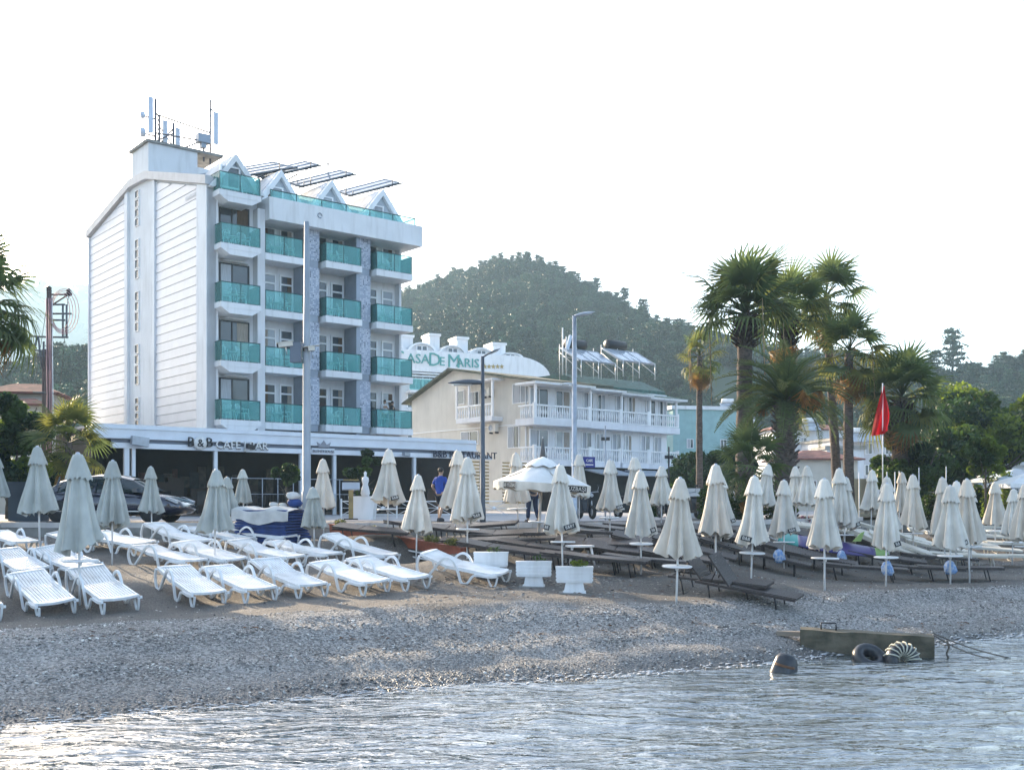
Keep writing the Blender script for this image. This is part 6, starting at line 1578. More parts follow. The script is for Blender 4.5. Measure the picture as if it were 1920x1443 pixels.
for p0, p1 in (((98, 571), (122, 571)), ((98, 600), (122, 600)), ((98, 632), (128, 632)), ((98, 588), (134, 588)), ((118, 571), (118, 634)), ((125, 571), (125, 634)), ((55, 630), (92, 632)), ((58, 656), (84, 658)), ((62, 668), (84, 668)), ((55, 632), (58, 656)), ((72, 632), (78, 690)), ((82, 640), (82, 690)), ((62, 735), (98, 737)), ((70, 630), (62, 668))): mb.tube([rel(*p0), rel(*p1)], .045, 5)
mb.build('cross_frame', M('frame_steel', (.16, .18, .2), .6, metal=.3), t)
pinkm = M('pink_cable', (.50, .30, .32), .6, var=.15)
for i in range(4):
    c = rel(116, 585); rx, rz = (.40 + i * .09), (.80 + i * .07); mb = MB()
    mb.tube([c + Vector((rx * math.cos(a) + .06 * i, -.1 - .03 * i, rz * math.sin(a))) for a in [k * .2618 for k in range(25)]], .016, 4, caps=False); mb.build('cable_coil', pinkm, t)
for i, x in enumerate((-.06, .05, .12, .2)): MB().tube([(x, -.16, rel(92, 560).z), (x + .05, -.17, H * .5), (x, -.17, .2)], .022, 4).build('cable', pinkm if i < 3 else trim, t)
b2 = P(83, 900, dd + .8); b2.z = PZ - .1
o = MB().tube([(0, 0, 0), (0, 0, P(83, 650, dd).z - b2.z)], [.13, .1], 8).build('support_pole', wood, None, b2); tag(o, 'shorter darker pole standing just left of the utility pole', 'pole')
# wires from utility poles going inland
for i, (x1, y1, z1) in enumerate(((-55, 120, 12), (-52, 121, 12))):
    a = b + rel(92 if i == 0 else 129, 545); c = Vector((x1, y1, z1)); o = MB().tube([a.lerp(c, k / 12) - Vector((0, 0, 1.6 * math.sin(math.pi * k / 12))) for k in range(13)], .015, 3).build('wire', black)
    tag(o, ['power wire running inland from the upper left insulator', 'power wire running inland from the upper right insulator'][i], 'wire')

# ---------------- flag, fences, walls ----------------
fp = P(1655, 905, 40); fp.z = PZ - .1
t = thing('flag', 'red flag hanging from a thin white pole in front of the broad palm', 'flag', fp)
Hf = P(1655, 718, 40).z - fp.z; MB().tube([(0, 0, 0), (0, 0, Hf)], .022, 6).build('pole', trim, t)
bm_ = MB(); N, K = 16, 10; vs = []
for i in range(N + 1):
    f = i / N; z = Hf - .12 - 1.75 * f
    for k in range(K + 1):
        g = k / K; x0, x1 = .0 - .56 * f ** 1.2 * (1 - .25 * f), .06 + .34 * math.sin(min(1, f * 1.15) * 2.6) * f; x = x0 + (x1 - x0) * g; zz = z - .12 * (1 - g) * f + (.10 if g > .7 and f > .9 else 0) * g
        vs.append((x, .10 * math.sin(g * 11 + f * 3) * (.35 + f), zz))
bm_.add(vs, [(i * (K + 1) + k, i * (K + 1) + k + 1, (i + 1) * (K + 1) + k + 1, (i + 1) * (K + 1) + k) for i in range(N) for k in range(K)], True)
bm_.build('cloth', leafmat('red_cloth', (.42, .006, .010), (.20, .004, .006), trans=.2, rough=.7), t)
# white promenade railing with crossed bars
fe = thing('railing', 'low white promenade railing with crossed bars and rosettes', 'railing')
y0, zb, zt = 42., PZ, PZ + .72
pxs = list(range(640, 992, 52))
for a, b_ in zip(pxs, pxs[1:]):
    xa, xb = (a - 960) / F * y0, (b_ - 960) / F * y0
    pn = link('railing_panel', None, fe, (xa, y0, zb)); w = xb - xa
    mb = MB().tube([(0, 0, .66), (w, 0, .66)], .022, 5).tube([(0, 0, .14), (w, 0, .14)], .02, 5)
    h0, h1 = .14, .66; mb.tube([(.05, 0, h0), (w - .05, 0, h1)], .012, 4).tube([(.05, .01, h1), (w - .05, .01, h0)], .012, 4).tube([(.05, 0, .4), (w - .05, 0, .4)], .010, 4)
    mb.build('bars', trim, pn); MB().lathe([(.01, .02), (.07, .02), (.07, -.02), (.01, -.02)], n=10).build('rosette', trim, pn, (w / 2, -.01, .4), (R(90), 0, 0)); MB().box((0, 0, .38), (.06, .06, .78)).build('post', trim, pn)
# restaurant deck railings
rl = thing('deck_railing', 'thin pale steel railing along the restaurant deck', 'railing', (HF.o.x, HF.o.y, 0), ANG)
for k, px in enumerate(range(434, 640, 29)):
    x = px_(px, 930, YC - .4); x2 = px_(px + 29, 930, YC - .4)
    MB().tube([(x, YC - .4, PZ), (x, YC - .4, PZ + 1.75)], .025, 5).build('post', galv, rl); MB().tube([(x, YC - .4, PZ + 1.72), (x2, YC - .4, PZ + 1.72)], .022, 5).tube([(x, YC - .4, PZ + 1.0), (x2, YC - .4, PZ + 1.0)], .015, 5).build('rail', galv, rl)
    for j in range(5): MB().tube([(x + (x2 - x) * (j + .5) / 5, YC - .4, PZ), (x + (x2 - x) * (j + .5) / 5, YC - .4, PZ + 1.0)], .011, 4).build('bar', darkm, rl)
cw = thing('garden_wall', 'cream end wall block behind the far parasols', 'wall', P(1612, 940, 47)); cw.location.z = 0
MB().bx(-1.1, .8, 0, .4, .8, P(1612, 897, 47).z).build('wall', M('cream_wall', (.52, .46, .33), .85, var=.06), cw)
# white slatted windbreak and low white walls
wb = thing('windbreak', 'white horizontal slatted windbreak behind the far parasols', 'windbreak', P(1752, 940, 50)); wb.location.z = 0
zt_w = P(1752, 906, 50).z
for k in range(13): MB().bx(-.85, .95, 0, .03, 1.2 + k * .165, 1.2 + k * .165 + .075).build('slat', trim, wb)
for x in (-.85, .0, .9): MB().bx(x - .035, x + .035, .032, .08, .6, zt_w).build('post', trim, wb)
MB().bx(-.95, 1.05, -.05, .1, zt_w, zt_w + .06).build('top_rail', M('brown_rail', (.2, .1, .07), .7), wb)
for px, w, lb in ((1305, 2.2, 'white louvred low gate wall between the far parasols'), (1345, 1.4, 'shorter white wall right of the louvred gate wall')):
    q = P(px, 940, 43); t = thing('low_wall', lb, 'wall', (q.x, q.y, 0)); zt2 = P(px, 915, 43).z
    MB().bx(-w / 2, w / 2, 0, .2, PZ - .05, zt2).build('wall', white, t)
    for k in range(5): MB().bx(-w / 2 - .01, w / 2 + .01, -.03, -.003, PZ + .35 + k * .12, PZ + .41 + k * .12).build('slat', trim, t)
for i, px in enumerate((1611, 1663, 1678, 1686, 1723, 1774)):
    q = P(px, 940, 43.5); q.z = .8; o = MB().tube([(0, 0, 0), (0, 0, P(px, [885, 884, 884, 883, 876, 874][i], 43.5).z - .8)], .022, 5).build('mast', trim, None, q)
    tag(o, 'thin white mast ' + ['beside the cream end wall', 'left of three close masts', 'middle of three close masts', 'right of three close masts', 'left of the slatted windbreak', 'right of the slatted windbreak'][i], 'mast', 'thin white masts above the far parasols')

# ---------------- car ----------------
def car():
    d = 33.6; c = P(218, 975, d); t = thing('parked_car', 'dark blue black sedan parked behind the grey parasols on the promenade', 'car', (c.x, d, PZ), R(-1))
    paint = M('car_paint', (.012, .014, .035), .12, var=.1, spec=.8, metal=.2); paint.node_tree.nodes['Principled BSDF'].inputs['Coat Weight'].default_value = 1
    L_ = 4.65
    # stations: x (from tail), hood/boot height, half width, floor
    st = [(-2.30, .62, .70, .42), (-2.24, .92, .78, .30), (-2.05, 1.02, .84, .22), (-1.6, 1.05, .88, .20), (-1.0, 1.02, .90, .20), (-.2, .98, .905, .20), (.6, .96, .90, .20), (1.1, .93, .89, .20), (1.5, .88, .87, .20), (1.95, .80, .83, .22), (2.2, .70, .76, .27), (2.33, .55, .66, .36)]
    mb = MB(); vs = []; n = 14
    for x, h, w, f in st:
        for k in range(n):
            a = 2 * math.pi * (k + .5) / n; ca, sa = math.cos(a), math.sin(a)
            y = w * (abs(ca) ** .35) * (1 if ca > 0 else -1); z = (h + f) / 2 + (h - f) / 2 * (abs(sa) ** .55) * (1 if sa > 0 else -1); vs.append((x, y * (1 - .05 * max(0, sa)), z))
    fs = [(i * n + k, i * n + (k + 1) % n, i * n + n + (k + 1) % n, i * n + n + k) for i in range(len(st) - 1) for k in range(n)] + [tuple(range(n))[::-1], tuple((len(st) - 1) * n + k for k in range(n))]
    mb.add(vs, fs, True); mb.build('body', paint, t)
    gh = [(-1.95, 1.02, .70), (-1.45, 1.30, .66), (-.95, 1.43, .62), (-.3, 1.475, .61), (.3, 1.45, .61), (.75, 1.34, .64), (1.3, 1.0, .74)]
    mb = MB(); vs = []
    for x, h, w in gh: vs += [(x, -w - .14, .93), (x, -w, h - .05), (x, -w + .12, h), (x, w - .12, h), (x, w, h - .05), (x, w + .14, .93)]
    mb.add(vs, [(i * 6 + k, i * 6 + k + 1, i * 6 + 7 + k, i * 6 + 6 + k) for i in range(6) for k in range(5)], True); mb.build('windows', M('car_glass', (.02, .03, .035), .05, spec=1), t)
    mb = MB(); vs = []
    for x, h, w in [(-1.5, 1.30, .66), (-.95, 1.445, .625), (-.3, 1.49, .615), (.3, 1.465, .615), (.78, 1.35, .64)]: vs += [(x, -w - .006, h - .06), (x, -w + .12, h + .006), (x, w - .12, h + .006), (x, w + .006, h - .06)]
    mb.add(vs, [(i * 4 + k, i * 4 + k + 1, i * 4 + 5 + k, i * 4 + 4 + k) for i in range(4) for k in range(3)], True)
    for s in (-1, 1):
        for x0, x1 in ((-1.62, -1.5), (-.42, -.34), (.28, .36)): mb.add([(x0, s * .815, .95), (x1, s * .815, .95), (x1 + .02, s * .63, 1.42), (x0 + .1, s * .63, 1.42)], [(0, 1, 2, 3)])
    mb.build('roof', paint, t)
    rim = M('alloy', (.55, .56, .58), .25, metal=.8)
    for x in (-1.42, 1.42):
        for s in (-1, 1):
            w = link('wheel', MB().lathe([(.2, .10), (.30, .11), (.335, .07), (.335, -.07), (.30, -.11), (.2, -.10)], n=26).mesh('tyre', M('tyre_rubber', (.02, .02, .02), .8)), t, (x, s * .80, .335), (R(90) * s, 0, 0))
            mb = MB(); mb.lathe([(.205, -.095), (.225, -.10), (.225, -.08), (.2, -.04)], n=24); mb.lathe([(.01, -.085), (.05, -.085), (.05, -.05)], n=12)
            for k in range(10): a = k * math.pi / 5; mb.tube([(.04 * math.cos(a), .04 * math.sin(a), -.07), (.21 * math.cos(a + .08), .21 * math.sin(a + .08), -.085)], .014, 4)
            mb.build('rim', rim, w, None, (R(180), 0, 0)); MB().lathe([(.2, -.04), (.01, -.04)], n=16).build('disc', darkm, w, None, (R(180), 0, 0))
            MB().prism([(.36 * math.cos(a), .36 * math.sin(a)) for a in [k * math.pi / 8 for k in range(17)]], -.01, .01, 'y').build('wheel_arch', black, t, (x, s * .885, .34))
    red = M('tail_light_red', (.55, .015, .02), .2)
    for s in (-1, 1):
        MB().prism([(-2.27, .80), (-1.92, .93), (-1.86, 1.0), (-2.2, .98)], s * .70, s * .868, 'y').build('tail_light', red, t)
        MB().prism([(2.24, .66), (1.88, .80), (1.84, .74), (2.2, .58)], s * .55, s * .84, 'y').build('headlight', M('headlight_glass', (.5, .52, .55), .08), t)
        MB().box((.98, s * .98, 1.0), (.12, .18, .13)).build('mirror', paint, t)
        for x in (-.5, .45): MB().box((x, s * .905, .86), (.18, .03, .03)).build('door_handle', paint, t)
        MB().bx(-1.6, 1.6, s * .897, s * .909, .34, .37).build('sill_trim', rim, t)
    MB().box((-2.315, 0, .62), (.02, .5, .11)).build('number_plate', trim, t)
car()
MB().prism([(-.5, 0), (.5, 0), (.5, 1.25), (-.5, 1.25)], 0, .9, 'y').bx(-.55, .55, -.05, .95, 1.25, 1.32).build('x', M('dark_bin_plastic', (.03, .045, .065), .5)).name = 'waste_container'
o = bpy.data.objects['waste_container']; q = P(43, 975, 36); o.location = (q.x, q.y, PZ); tag(o, 'dark blue waste container left of the car behind two grey parasols', 'container')

# ---------------- mattress stack ----------------
c = G(512, 1022); c = P(512, 1018, 28.4)
t = thing('mattress_stack', 'tall stack of blue sunbed mattresses', 'mattress stack', (c.x, c.y, T(c.x, c.y, False)), R(-18))
bl = M('blue_mattress', (.012, .045, .19), .7, var=.25, scale=3, bump=.3); rng = random.Random(5)
top = P(512, 955, 28.4).z - t.location.z; n = 12; h = top / n
for k in range(n):
    mb = MB(); w, dp = 1.55 + rng.uniform(-.03, .03), .62
    pr = [(-w / 2, h * .3), (-w / 2 + .05, h * .04), (w / 2 - .05, h * .04), (w / 2, h * .3), (w / 2, h * .7), (w / 2 - .05, h * .95), (-w / 2 + .05, h * .95), (-w / 2, h * .7)]
    mb.prism(pr, -dp, dp, 'y'); mb.build('mattress', bl, t, (rng.uniform(-.03, .03), rng.uniform(-.04, .02), k * h), (0, 0, rng.uniform(-.03, .03)))
cv = MB(); N, K = 26, 14; vs = []
for i in range(N + 1):
    for k in range(K + 1):
        u = -1.04 + 2.08 * i / N; v = -1.05 + 1.5 * k / K; x = u * .82; y = max(-.66, v * .68); z = top + .05 + .04 * math.sin(u * 5) + .03 * mn.noise(Vector((u * 3, v * 3, 0)))
        if v < -.97 or k < 5: z -= (5 - k) / 5 * .38 * (1 + .2 * math.sin(u * 4 + 1)); y = -.67 - .02 * math.sin(u * 14) - (5 - k) * .005
        vs.append((x, y, z))
cv.add(vs, [(i * (K + 1) + k, i * (K + 1) + k + 1, (i + 1) * (K + 1) + k + 1, (i + 1) * (K + 1) + k) for i in range(N) for k in range(K)], True)
o = cv.build('cover_sheet', M('white_sheet', (.55, .55, .54), .8, var=.12, scale=3, bump=.3), None, t.location, (0, 0, R(-18))); tag(o, 'white cloth draped over the blue mattress stack', 'cloth')
rng = random.Random(8)
for i, (px, py, r, m_, lb) in enumerate(((552, 914, .13, 'blue_mattress', 'dark blue bundle on the white cloth'), (549, 904, .12, 'white_sheet', 'white rolled towel on top of the bundle'), (513, 922, .08, 'white_sheet', 'small crumpled towel in the middle of the white cloth'), (530, 922, .07, 'cream_canvas', 'beige crumpled towel on the white cloth'))):
    q = P(px, py, 28.6); o = MB().lathe([(.02, -r), (r * 1.2, -r * .7), (r * 1.5, 0), (r * 1.1, r * .7), (.02, r * .9)], n=14, rf=lambda a, i_, r_, z: (r_ * (1 + .2 * math.sin(3 * a + i_)), z)).build('towel', bpy.data.materials[m_], None, q); q.z = t.location.z + top + .05 + r + (.2 if i == 1 else 0); o.location = q; tag(o, lb, 'towel')

# ---------------- people ----------------
def skin_obj(name, pts, edges, mat, parent, sub=2, root=0):
    me = bpy.data.meshes.new(name); me.from_pydata([p[0] for p in pts], edges, []); o = link(name, me, parent)
    o.modifiers.new('skin', 'SKIN'); me.skin_vertices.new() if not me.skin_vertices else None
    for i, p in enumerate(pts): me.skin_vertices[0].data[i].radius = (p[1], p[2] if len(p) > 2 else p[1])
    me.skin_vertices[0].data[root].use_root = True
    s = o.modifiers.new('sub', 'SUBSURF'); s.levels = sub; s.render_levels = sub
    dg = bpy.context.evaluated_depsgraph_get(); dg.update(); m2 = bpy.data.meshes.new_from_object(o.evaluated_get(dg)); o.modifiers.clear(); o.data = m2
    m2.materials.clear(); m2.materials.append(mat); m2.polygons.foreach_set('use_smooth', np.ones(len(m2.polygons), dtype=bool)); return o
skinm = M('skin', (.42, .26, .18), .55, var=.08); hairm = M('dark_hair', (.02, .015, .012), .7, var=.2)
def person(label, loc, rz, shirt, pants, arms, legs, long_pants=False, head_turn=0, h=1.75, long_sleeve=False):
    k = h / 1.75; t = thing('person', label, 'person', loc, rz, scale=k)
    V = Vector
    hip, waist, chest, neck, head = V((0, 0, .93)), V((0, 0, 1.08)), V((0, .01, 1.32)), V((0, 0, 1.48)), V((0, .02, 1.56))
    pts = [(hip, .155, .115), (waist, .14, .10), (chest, .165, .11), (neck, .055, .055), (head, .06, .065), (V((0, .03, 1.64)), .078, .095), (V((0, .02, 1.71)), .06, .075)]
    E = [(0, 1), (1, 2), (2, 3), (3, 4), (4, 5), (5, 6)]
    def add(par, chain):
        for c in chain: pts.append(c); E.append((par, len(pts) - 1)); par = len(pts) - 1
        return par
    for s in (-1, 1):
        el, wr = arms[0 if s < 0 else 1]; sh = V((s * .185, 0, 1.40)); hd = V(wr) + (V(wr) - V(el)).normalized() * .07
        i = add(2, [(sh, .062, .062), (V(el), .044, .042), (V(wr), .028, .025), (hd, .032, .022)])
        dirv = (V(wr) - V(el)).normalized(); side = dirv.cross(V((0, 1, 0))).normalized() if abs(dirv.y) < .9 else V((1, 0, 0))
        for q in range(4): pts.append((hd + dirv * (.075 - .006 * abs(q - 1.5)) + side * (.03 - .02 * q), .009, .009)); E.append((i, len(pts) - 1))
        pts.append((hd + side * .055 + dirv * .02, .010, .010)); E.append((i, len(pts) - 1))
        kn, an = legs[0 if s < 0 else 1]; hp = V((s * .095, 0, .86)); an = V(an)
        add(0, [(hp, .095, .095), (V(kn), .058, .06), ((V(kn) * .6 + an * .4) + V((0, -.012, 0)), .056, .058), (an, .035, .04), (an + V((0, .07, -.045)), .038, .028), (an + V((0, .15, -.05)), .03, .02)])
    b = skin_obj('body', pts, E, skinm, t)
    MB().lathe([(.10, 1.40), (.085, 1.47), (.066, 1.50)], n=16).build('collar', shirt, t)
    # head details: ears, nose, hair
    MB().lathe([(.02, -.02), (.085, .0), (.094, .05), (.085, .10), (.05, .135), (.01, .145)], n=16, rf=lambda a, i, r, z: (r * (1.05 if math.sin(a) < 0 else .93), z)).build('hair', hairm, t, (0, .015, 1.625))
    MB().tube([(0, .115, 1.66), (0, .138, 1.635), (0, .118, 1.625)], [.008, .014, .01], 6).build('nose', skinm, t)
    for s in (-1, 1): MB().lathe([(.004, -.012), (.022, 0), (.004, .012)], n=8).build('ear', skinm, t, (s * .083, .02, 1.645), (0, R(90), 0)); MB().lathe([(.002, 0), (.009, .004), (.002, .008)], n=8).build('eye', black, t, (s * .03, .118, 1.66), (R(-90), 0, 0))
    MB().tube([(-.022, .116, 1.60), (0, .122, 1.598), (.022, .116, 1.60)], .005, 4).build('mouth', M('lips', (.3, .1, .08), .5), t)
    # shirt and trousers as garments round the body
    sp = [(V((0, 0, .90)), .175, .135), (waist, .165, .125), (chest, .18, .13), (V((0, -.005, 1.455)), .10, .09)]; se = [(0, 1), (1, 2), (2, 3)]
    for s in (-1, 1):
        el, wr = arms[0 if s < 0 else 1]; sh = V((s * .19, 0, 1.40)); mid = sh.lerp(V(el), .75); sp.append((sh, .078, .075)); se.append((2, len(sp) - 1)); sp.append((mid, .066, .064)); se.append((len(sp) - 2, len(sp) - 1))
        if long_sleeve: sp.append((V(el), .055, .052)); se.append((len(sp) - 2, len(sp) - 1)); sp.append((V(wr), .04, .036)); se.append((len(sp) - 2, len(sp) - 1))
    skin_obj('shirt', sp, se, shirt, t, root=1)
    pp = [(V((0, 0, .95)), .165, .128)]; pe = []
    for s in (-1, 1):
        kn, an = legs[0 if s < 0 else 1]; kn = V(kn); an = V(an); hp = V((s * .098, 0, .85)); pp.append((hp, .108, .11)); pe.append((0, len(pp) - 1))
        if long_pants: pp += [(kn, .075, .078), (an + V((0, 0, .02)), .06, .065)]; pe += [(len(pp) - 3, len(pp) - 2), (len(pp) - 2, len(pp) - 1)]
        else: pp.append((hp.lerp(kn, .85), .09, .095)); pe.append((len(pp) - 2, len(pp) - 1))
    skin_obj('trousers', pp, pe, pants, t)
    for s in (-1, 1):
        an = V(legs[0 if s < 0 else 1][1]); MB().prism([(an.y - .06, an.z - .10), (an.y + .2, an.z - .10), (an.y + .2, an.z - .05), (an.y + .1, an.z - .0), (an.y - .05, an.z + .0)], an.x - .045, an.x + .045, 'x').build('shoe', M('dark_shoe', (.04, .04, .05), .6), t)
    return t
q = P(826, 985, 34)
person('man in a blue T-shirt and dark shorts walking away on the promenade', (q.x, q.y, PZ), R(-35), M('blue_shirt', (.02, .07, .38), .8, var=.15, scale=5, bump=.3), M('navy_shorts', (.02, .025, .04), .8),
       [((-.30, -.06, 1.14), (-.27, .10, .98)), ((.27, .02, 1.12), (.20, .2, 1.1))], [((-.10, .10, .50), (-.11, .06, .10)), ((.10, -.02, .50), (.10, -.18, .14))], h=1.72)
q = P(998, 985, 33)
person('person in dark long trousers standing behind the open parasol', (q.x, q.y, PZ), R(20), M('dark_shirt', (.03, .03, .04), .8), M('navy_trousers', (.02, .03, .07), .8),
       [((-.26, .0, 1.14), (-.24, .06, .9)), ((.26, 0, 1.14), (.24, .06, .9))], [((-.12, .03, .50), (-.15, .0, .10)), ((.12, .03, .50), (.2, -.03, .10))], True, h=1.68)
x = px_(724, 780, .4); w_ = HF.w(x, .55, Z1 + .33)
person('person in a white top standing on the first floor right balcony', w_, ANG + R(160), M('white_shirt', (.65, .65, .66), .8), M('black_trousers', (.02, .02, .02), .8), [((-.26, .02, 1.14), (-.1, .2, 1.3)), ((.26, 0, 1.14), (.24, .1, .95))], [((-.1, .02, .5), (-.1, 0, .1)), ((.1, .02, .5), (.1, 0, .1))], True, h=1.65)
x = px_(733, 780, .4); w_ = HF.w(x + .15, .5, Z1 + .33)
person('person in black leaning beside the white top person on the balcony', w_, ANG + R(215), M('black_shirt', (.02, .018, .018), .8), M('black_trousers', (.02, .02, .02), .8), [((-.28, .1, 1.15), (-.2, .3, 1.2)), ((.28, .1, 1.15), (.2, .3, 1.2))], [((-.1, .02, .5), (-.1, 0, .1)), ((.1, .02, .5), (.1, 0, .1))], True, h=1.6, long_sleeve=True)

# ---------------- restaurant front: stand, pots, seats ----------------
q = P(658, 965, 38)
t = thing('menu_stand', 'wooden menu stand with a tilted board before the restaurant', 'menu stand', (q.x, q.y, PZ), R(8))
MB().box((0, 0, .55), (.16, .14, 1.1)).build('post', yel, t); MB().box((0, -.02, 1.2), (.62, .42, .05), M=Matrix.Rotation(R(35), 4, 'X')).build('board', M('board_grey', (.4, .44, .5), .3), t); MB().bx(-.25, .25, -.2, .2, 0, .05).build('foot', darkm, t); MB().box((0, 0, 1.42), (.55, .1, .04)).build('lamp', yel, t)
for px, d, w, h, lb in ((681, 39, .95, .85, 'white square pot with purple flowers beside the menu stand'), (537, 40, .5, .5, 'dark pot of the left potted tree')):
    q = P(px, 965, d); t = thing('flower_pot', lb, 'flower pot', (q.x, q.y, PZ)); MB().prism([(-w * .42, 0), (w * .42, 0), (w / 2, h), (-w / 2, h)], -w / 2, w / 2, 'y').build('pot', white if px == 681 else darkm, t)
    if px == 681: link('plant', tuft('plant', 260, .42, .4, .35, leaf_d, 5, .05), t, (0, 0, h)); link('flowers', tuft('flowers', 70, .45, .42, .4, M('purple_flowers', (.16, .06, .25), .7), 6, .03), t, (0, 0, h))
q = P(685, 940, 38.6)
t = thing('statue', 'small white dress shaped figure standing in the square pot', 'figure', (q.x, q.y, PZ + .85)); MB().lathe([(.13, 0), (.17, .1), (.13, .3), (.09, .42), (.13, .55), (.12, .66), (.04, .72), (.05, .78), (.06, .84), (.01, .9)], n=12).build('dress', white, t)
tx = M('woven_chair', (.07, .06, .055), .8, var=.3)
for i, px in enumerate((262, 300, 340, 380, 480, 505, 620, 712, 745, 860)):
    x = px_(px, 930, YC + 1.2); w_ = HF.w(x, YC + 1.4 + (i % 3) * .5, PZ + .1); t = thing('dining_chair', 'dark woven dining chair on the restaurant deck, number %s from the car end' % ['first', 'second', 'third', 'fourth', 'fifth', 'sixth', 'seventh', 'eighth', 'ninth', 'last'][i].replace('number ', ''), 'chair', w_, ANG + i, 'dining chairs on the restaurant deck')
    t['label'] = '%s dark woven dining chair on the deck, counted from the car' % ['first', 'second', 'third', 'fourth', 'fifth', 'sixth', 'seventh', 'eighth', 'ninth', 'last'][i]
    MB().box((0, 0, .44), (.5, .5, .07)).build('seat', tx, t); MB().box((0, .24, .75), (.5, .05, .55)).build('backrest', tx, t)
    for sx in (-1, 1):
        for sy in (-1, 1): MB().tube([(sx * .22, sy * .22, .42), (sx * .23, sy * .23, 0)], .02, 4).build('leg', tx, t)
for px, lb in ((286, 'left deck table near the car'), (360, 'deck table under the cafe sign'), (492, 'deck table left of the grey pole'), (728, 'deck table near the square pot')):
    x = px_(px, 930, YC + 1.2); w_ = HF.w(x, YC + 2, PZ + .1); t = thing('dining_table', 'dark square dining table, ' + lb, 'table', w_, ANG, 'tables on the restaurant deck'); MB().bx(-.4, .4, -.4, .4, .72, .76).build('tabletop', yel if px in (286,) else tx, t); MB().tube([(0, 0, 0), (0, 0, .72)], .04).build('leg', tx, t)
# scooters beside the villa
def scooter(px, d, rz, lb):
    q = P(px, 965, d); t = thing('scooter', lb, 'scooter', (q.x, q.y, PZ), rz, 'parked scooters in front of the villa')
    bk = M('scooter_plastic', (.02, .022, .026), .3)
    MB().prism([(-.75, .55), (-.7, .78), (-.15, .80), (-.05, .62), (.0, .32), (.35, .30), (.5, .85), (.58, .85), (.5, .22), (-.1, .22), (-.3, .35)], -.13, .13, 'y').build('body', bk, t)
    MB().prism([(-.72, .785), (-.1, .805), (-.15, .86), (-.7, .87)], -.12, .12, 'y').build('seat', darkm, t)
    for x in (-.55, .62): w = link('wheel', MB().lathe([(.15, .05), (.24, .055), (.26, 0), (.24, -.055), (.15, -.05)], n=18).mesh('tyre', bpy.data.materials['tyre_rubber']), t, (x, 0, .26), (R(90), 0, 0)); MB().lathe([(.01, .02), (.155, .02), (.155, -.02), (.01, -.02)], n=14).build('rim', galv, w)
    MB().tube([(.62, 0, .26), (.48, 0, 1.0)], .025).tube([(.46, -.32, 1.02), (.48, 0, .99), (.46, .32, 1.02)], .018).build('handlebar', galv, t); MB().lathe([(.01, .03), (.06, .02), (.07, -.03)], n=10).build('headlight', M('headlight_glass', (.5, .52, .55), .08), t, (.58, 0, .88), (0, R(80), 0))
    for s in (-1, 1): MB().tube([(.46, s * .28, 1.02), (.44, s * .34, 1.22)], .008, 4).build('mirror_stalk', galv, t); MB().box((.44, s * .34, 1.25), (.03, .13, .08)).build('mirror', bk, t)
for a in ((1098, 40, R(-70), 'black scooter with its box under the right rim of the open parasol'), (1175, 41, R(-60), 'black scooter between two printed parasols'), (1298, 41, R(-120), 'black scooter standing before the louvred wall'), (1245, 43, R(-80), 'scooter half hidden behind the far villa parasol')): scooter(*a)
# blue sign at the villa balcony
q = P(1105, 866, 60); t = thing('blue_sign', 'small dark blue sign with white lines hanging below the lower balcony', 'sign', (q.x, q.y, q.z), ANG)
MB().bx(-.45, .45, 0, .05, -.3, .3).build('board', M('sign_blue', (.02, .03, .25), .5), t); link('lettering', text_mesh('CAFE', .22, .01, trim), t, (0, -.015, .08), (R(90), 0, 0)); MB().bx(-.3, .3, -.012, -.002, -.17, -.12).build('white_line', trim, t)
q = P(1018, 0, 69); p = P(1018, 862, 69); t = thing('folded_parasol', 'tall folded dark grey parasol on the lower villa balcony', 'parasol', (p.x, p.y, p.z)); MB().tube([(0, 0, 0), (0, 0, 1.4)], [.22, .04], 8).build('cloth', M('dark_grey_cloth', (.13, .13, .13), .9), t); MB().tube([(0, 0, -.3), (0, 0, 1.5)], .03).build('pole', galv, t)
for i, (px, d, hh) in enumerate(((1135, 38, 3.35), (1254, 38, 2.6))):
    q = P(px, 960, d); t = thing('slim_post', ['thin grey post with two small black lights before the villa', 'thin black post with a ring before the dark awning'][i], 'post', (q.x, q.y, PZ)); MB().tube([(0, 0, 0), (0, 0, hh)], .028).build('pole', galv if i == 0 else darkm, t)
    for s in (-1, 1): MB().box((s * .09, -.05, hh * .86), (.12, .1, .12)).build('light', darkm, t)

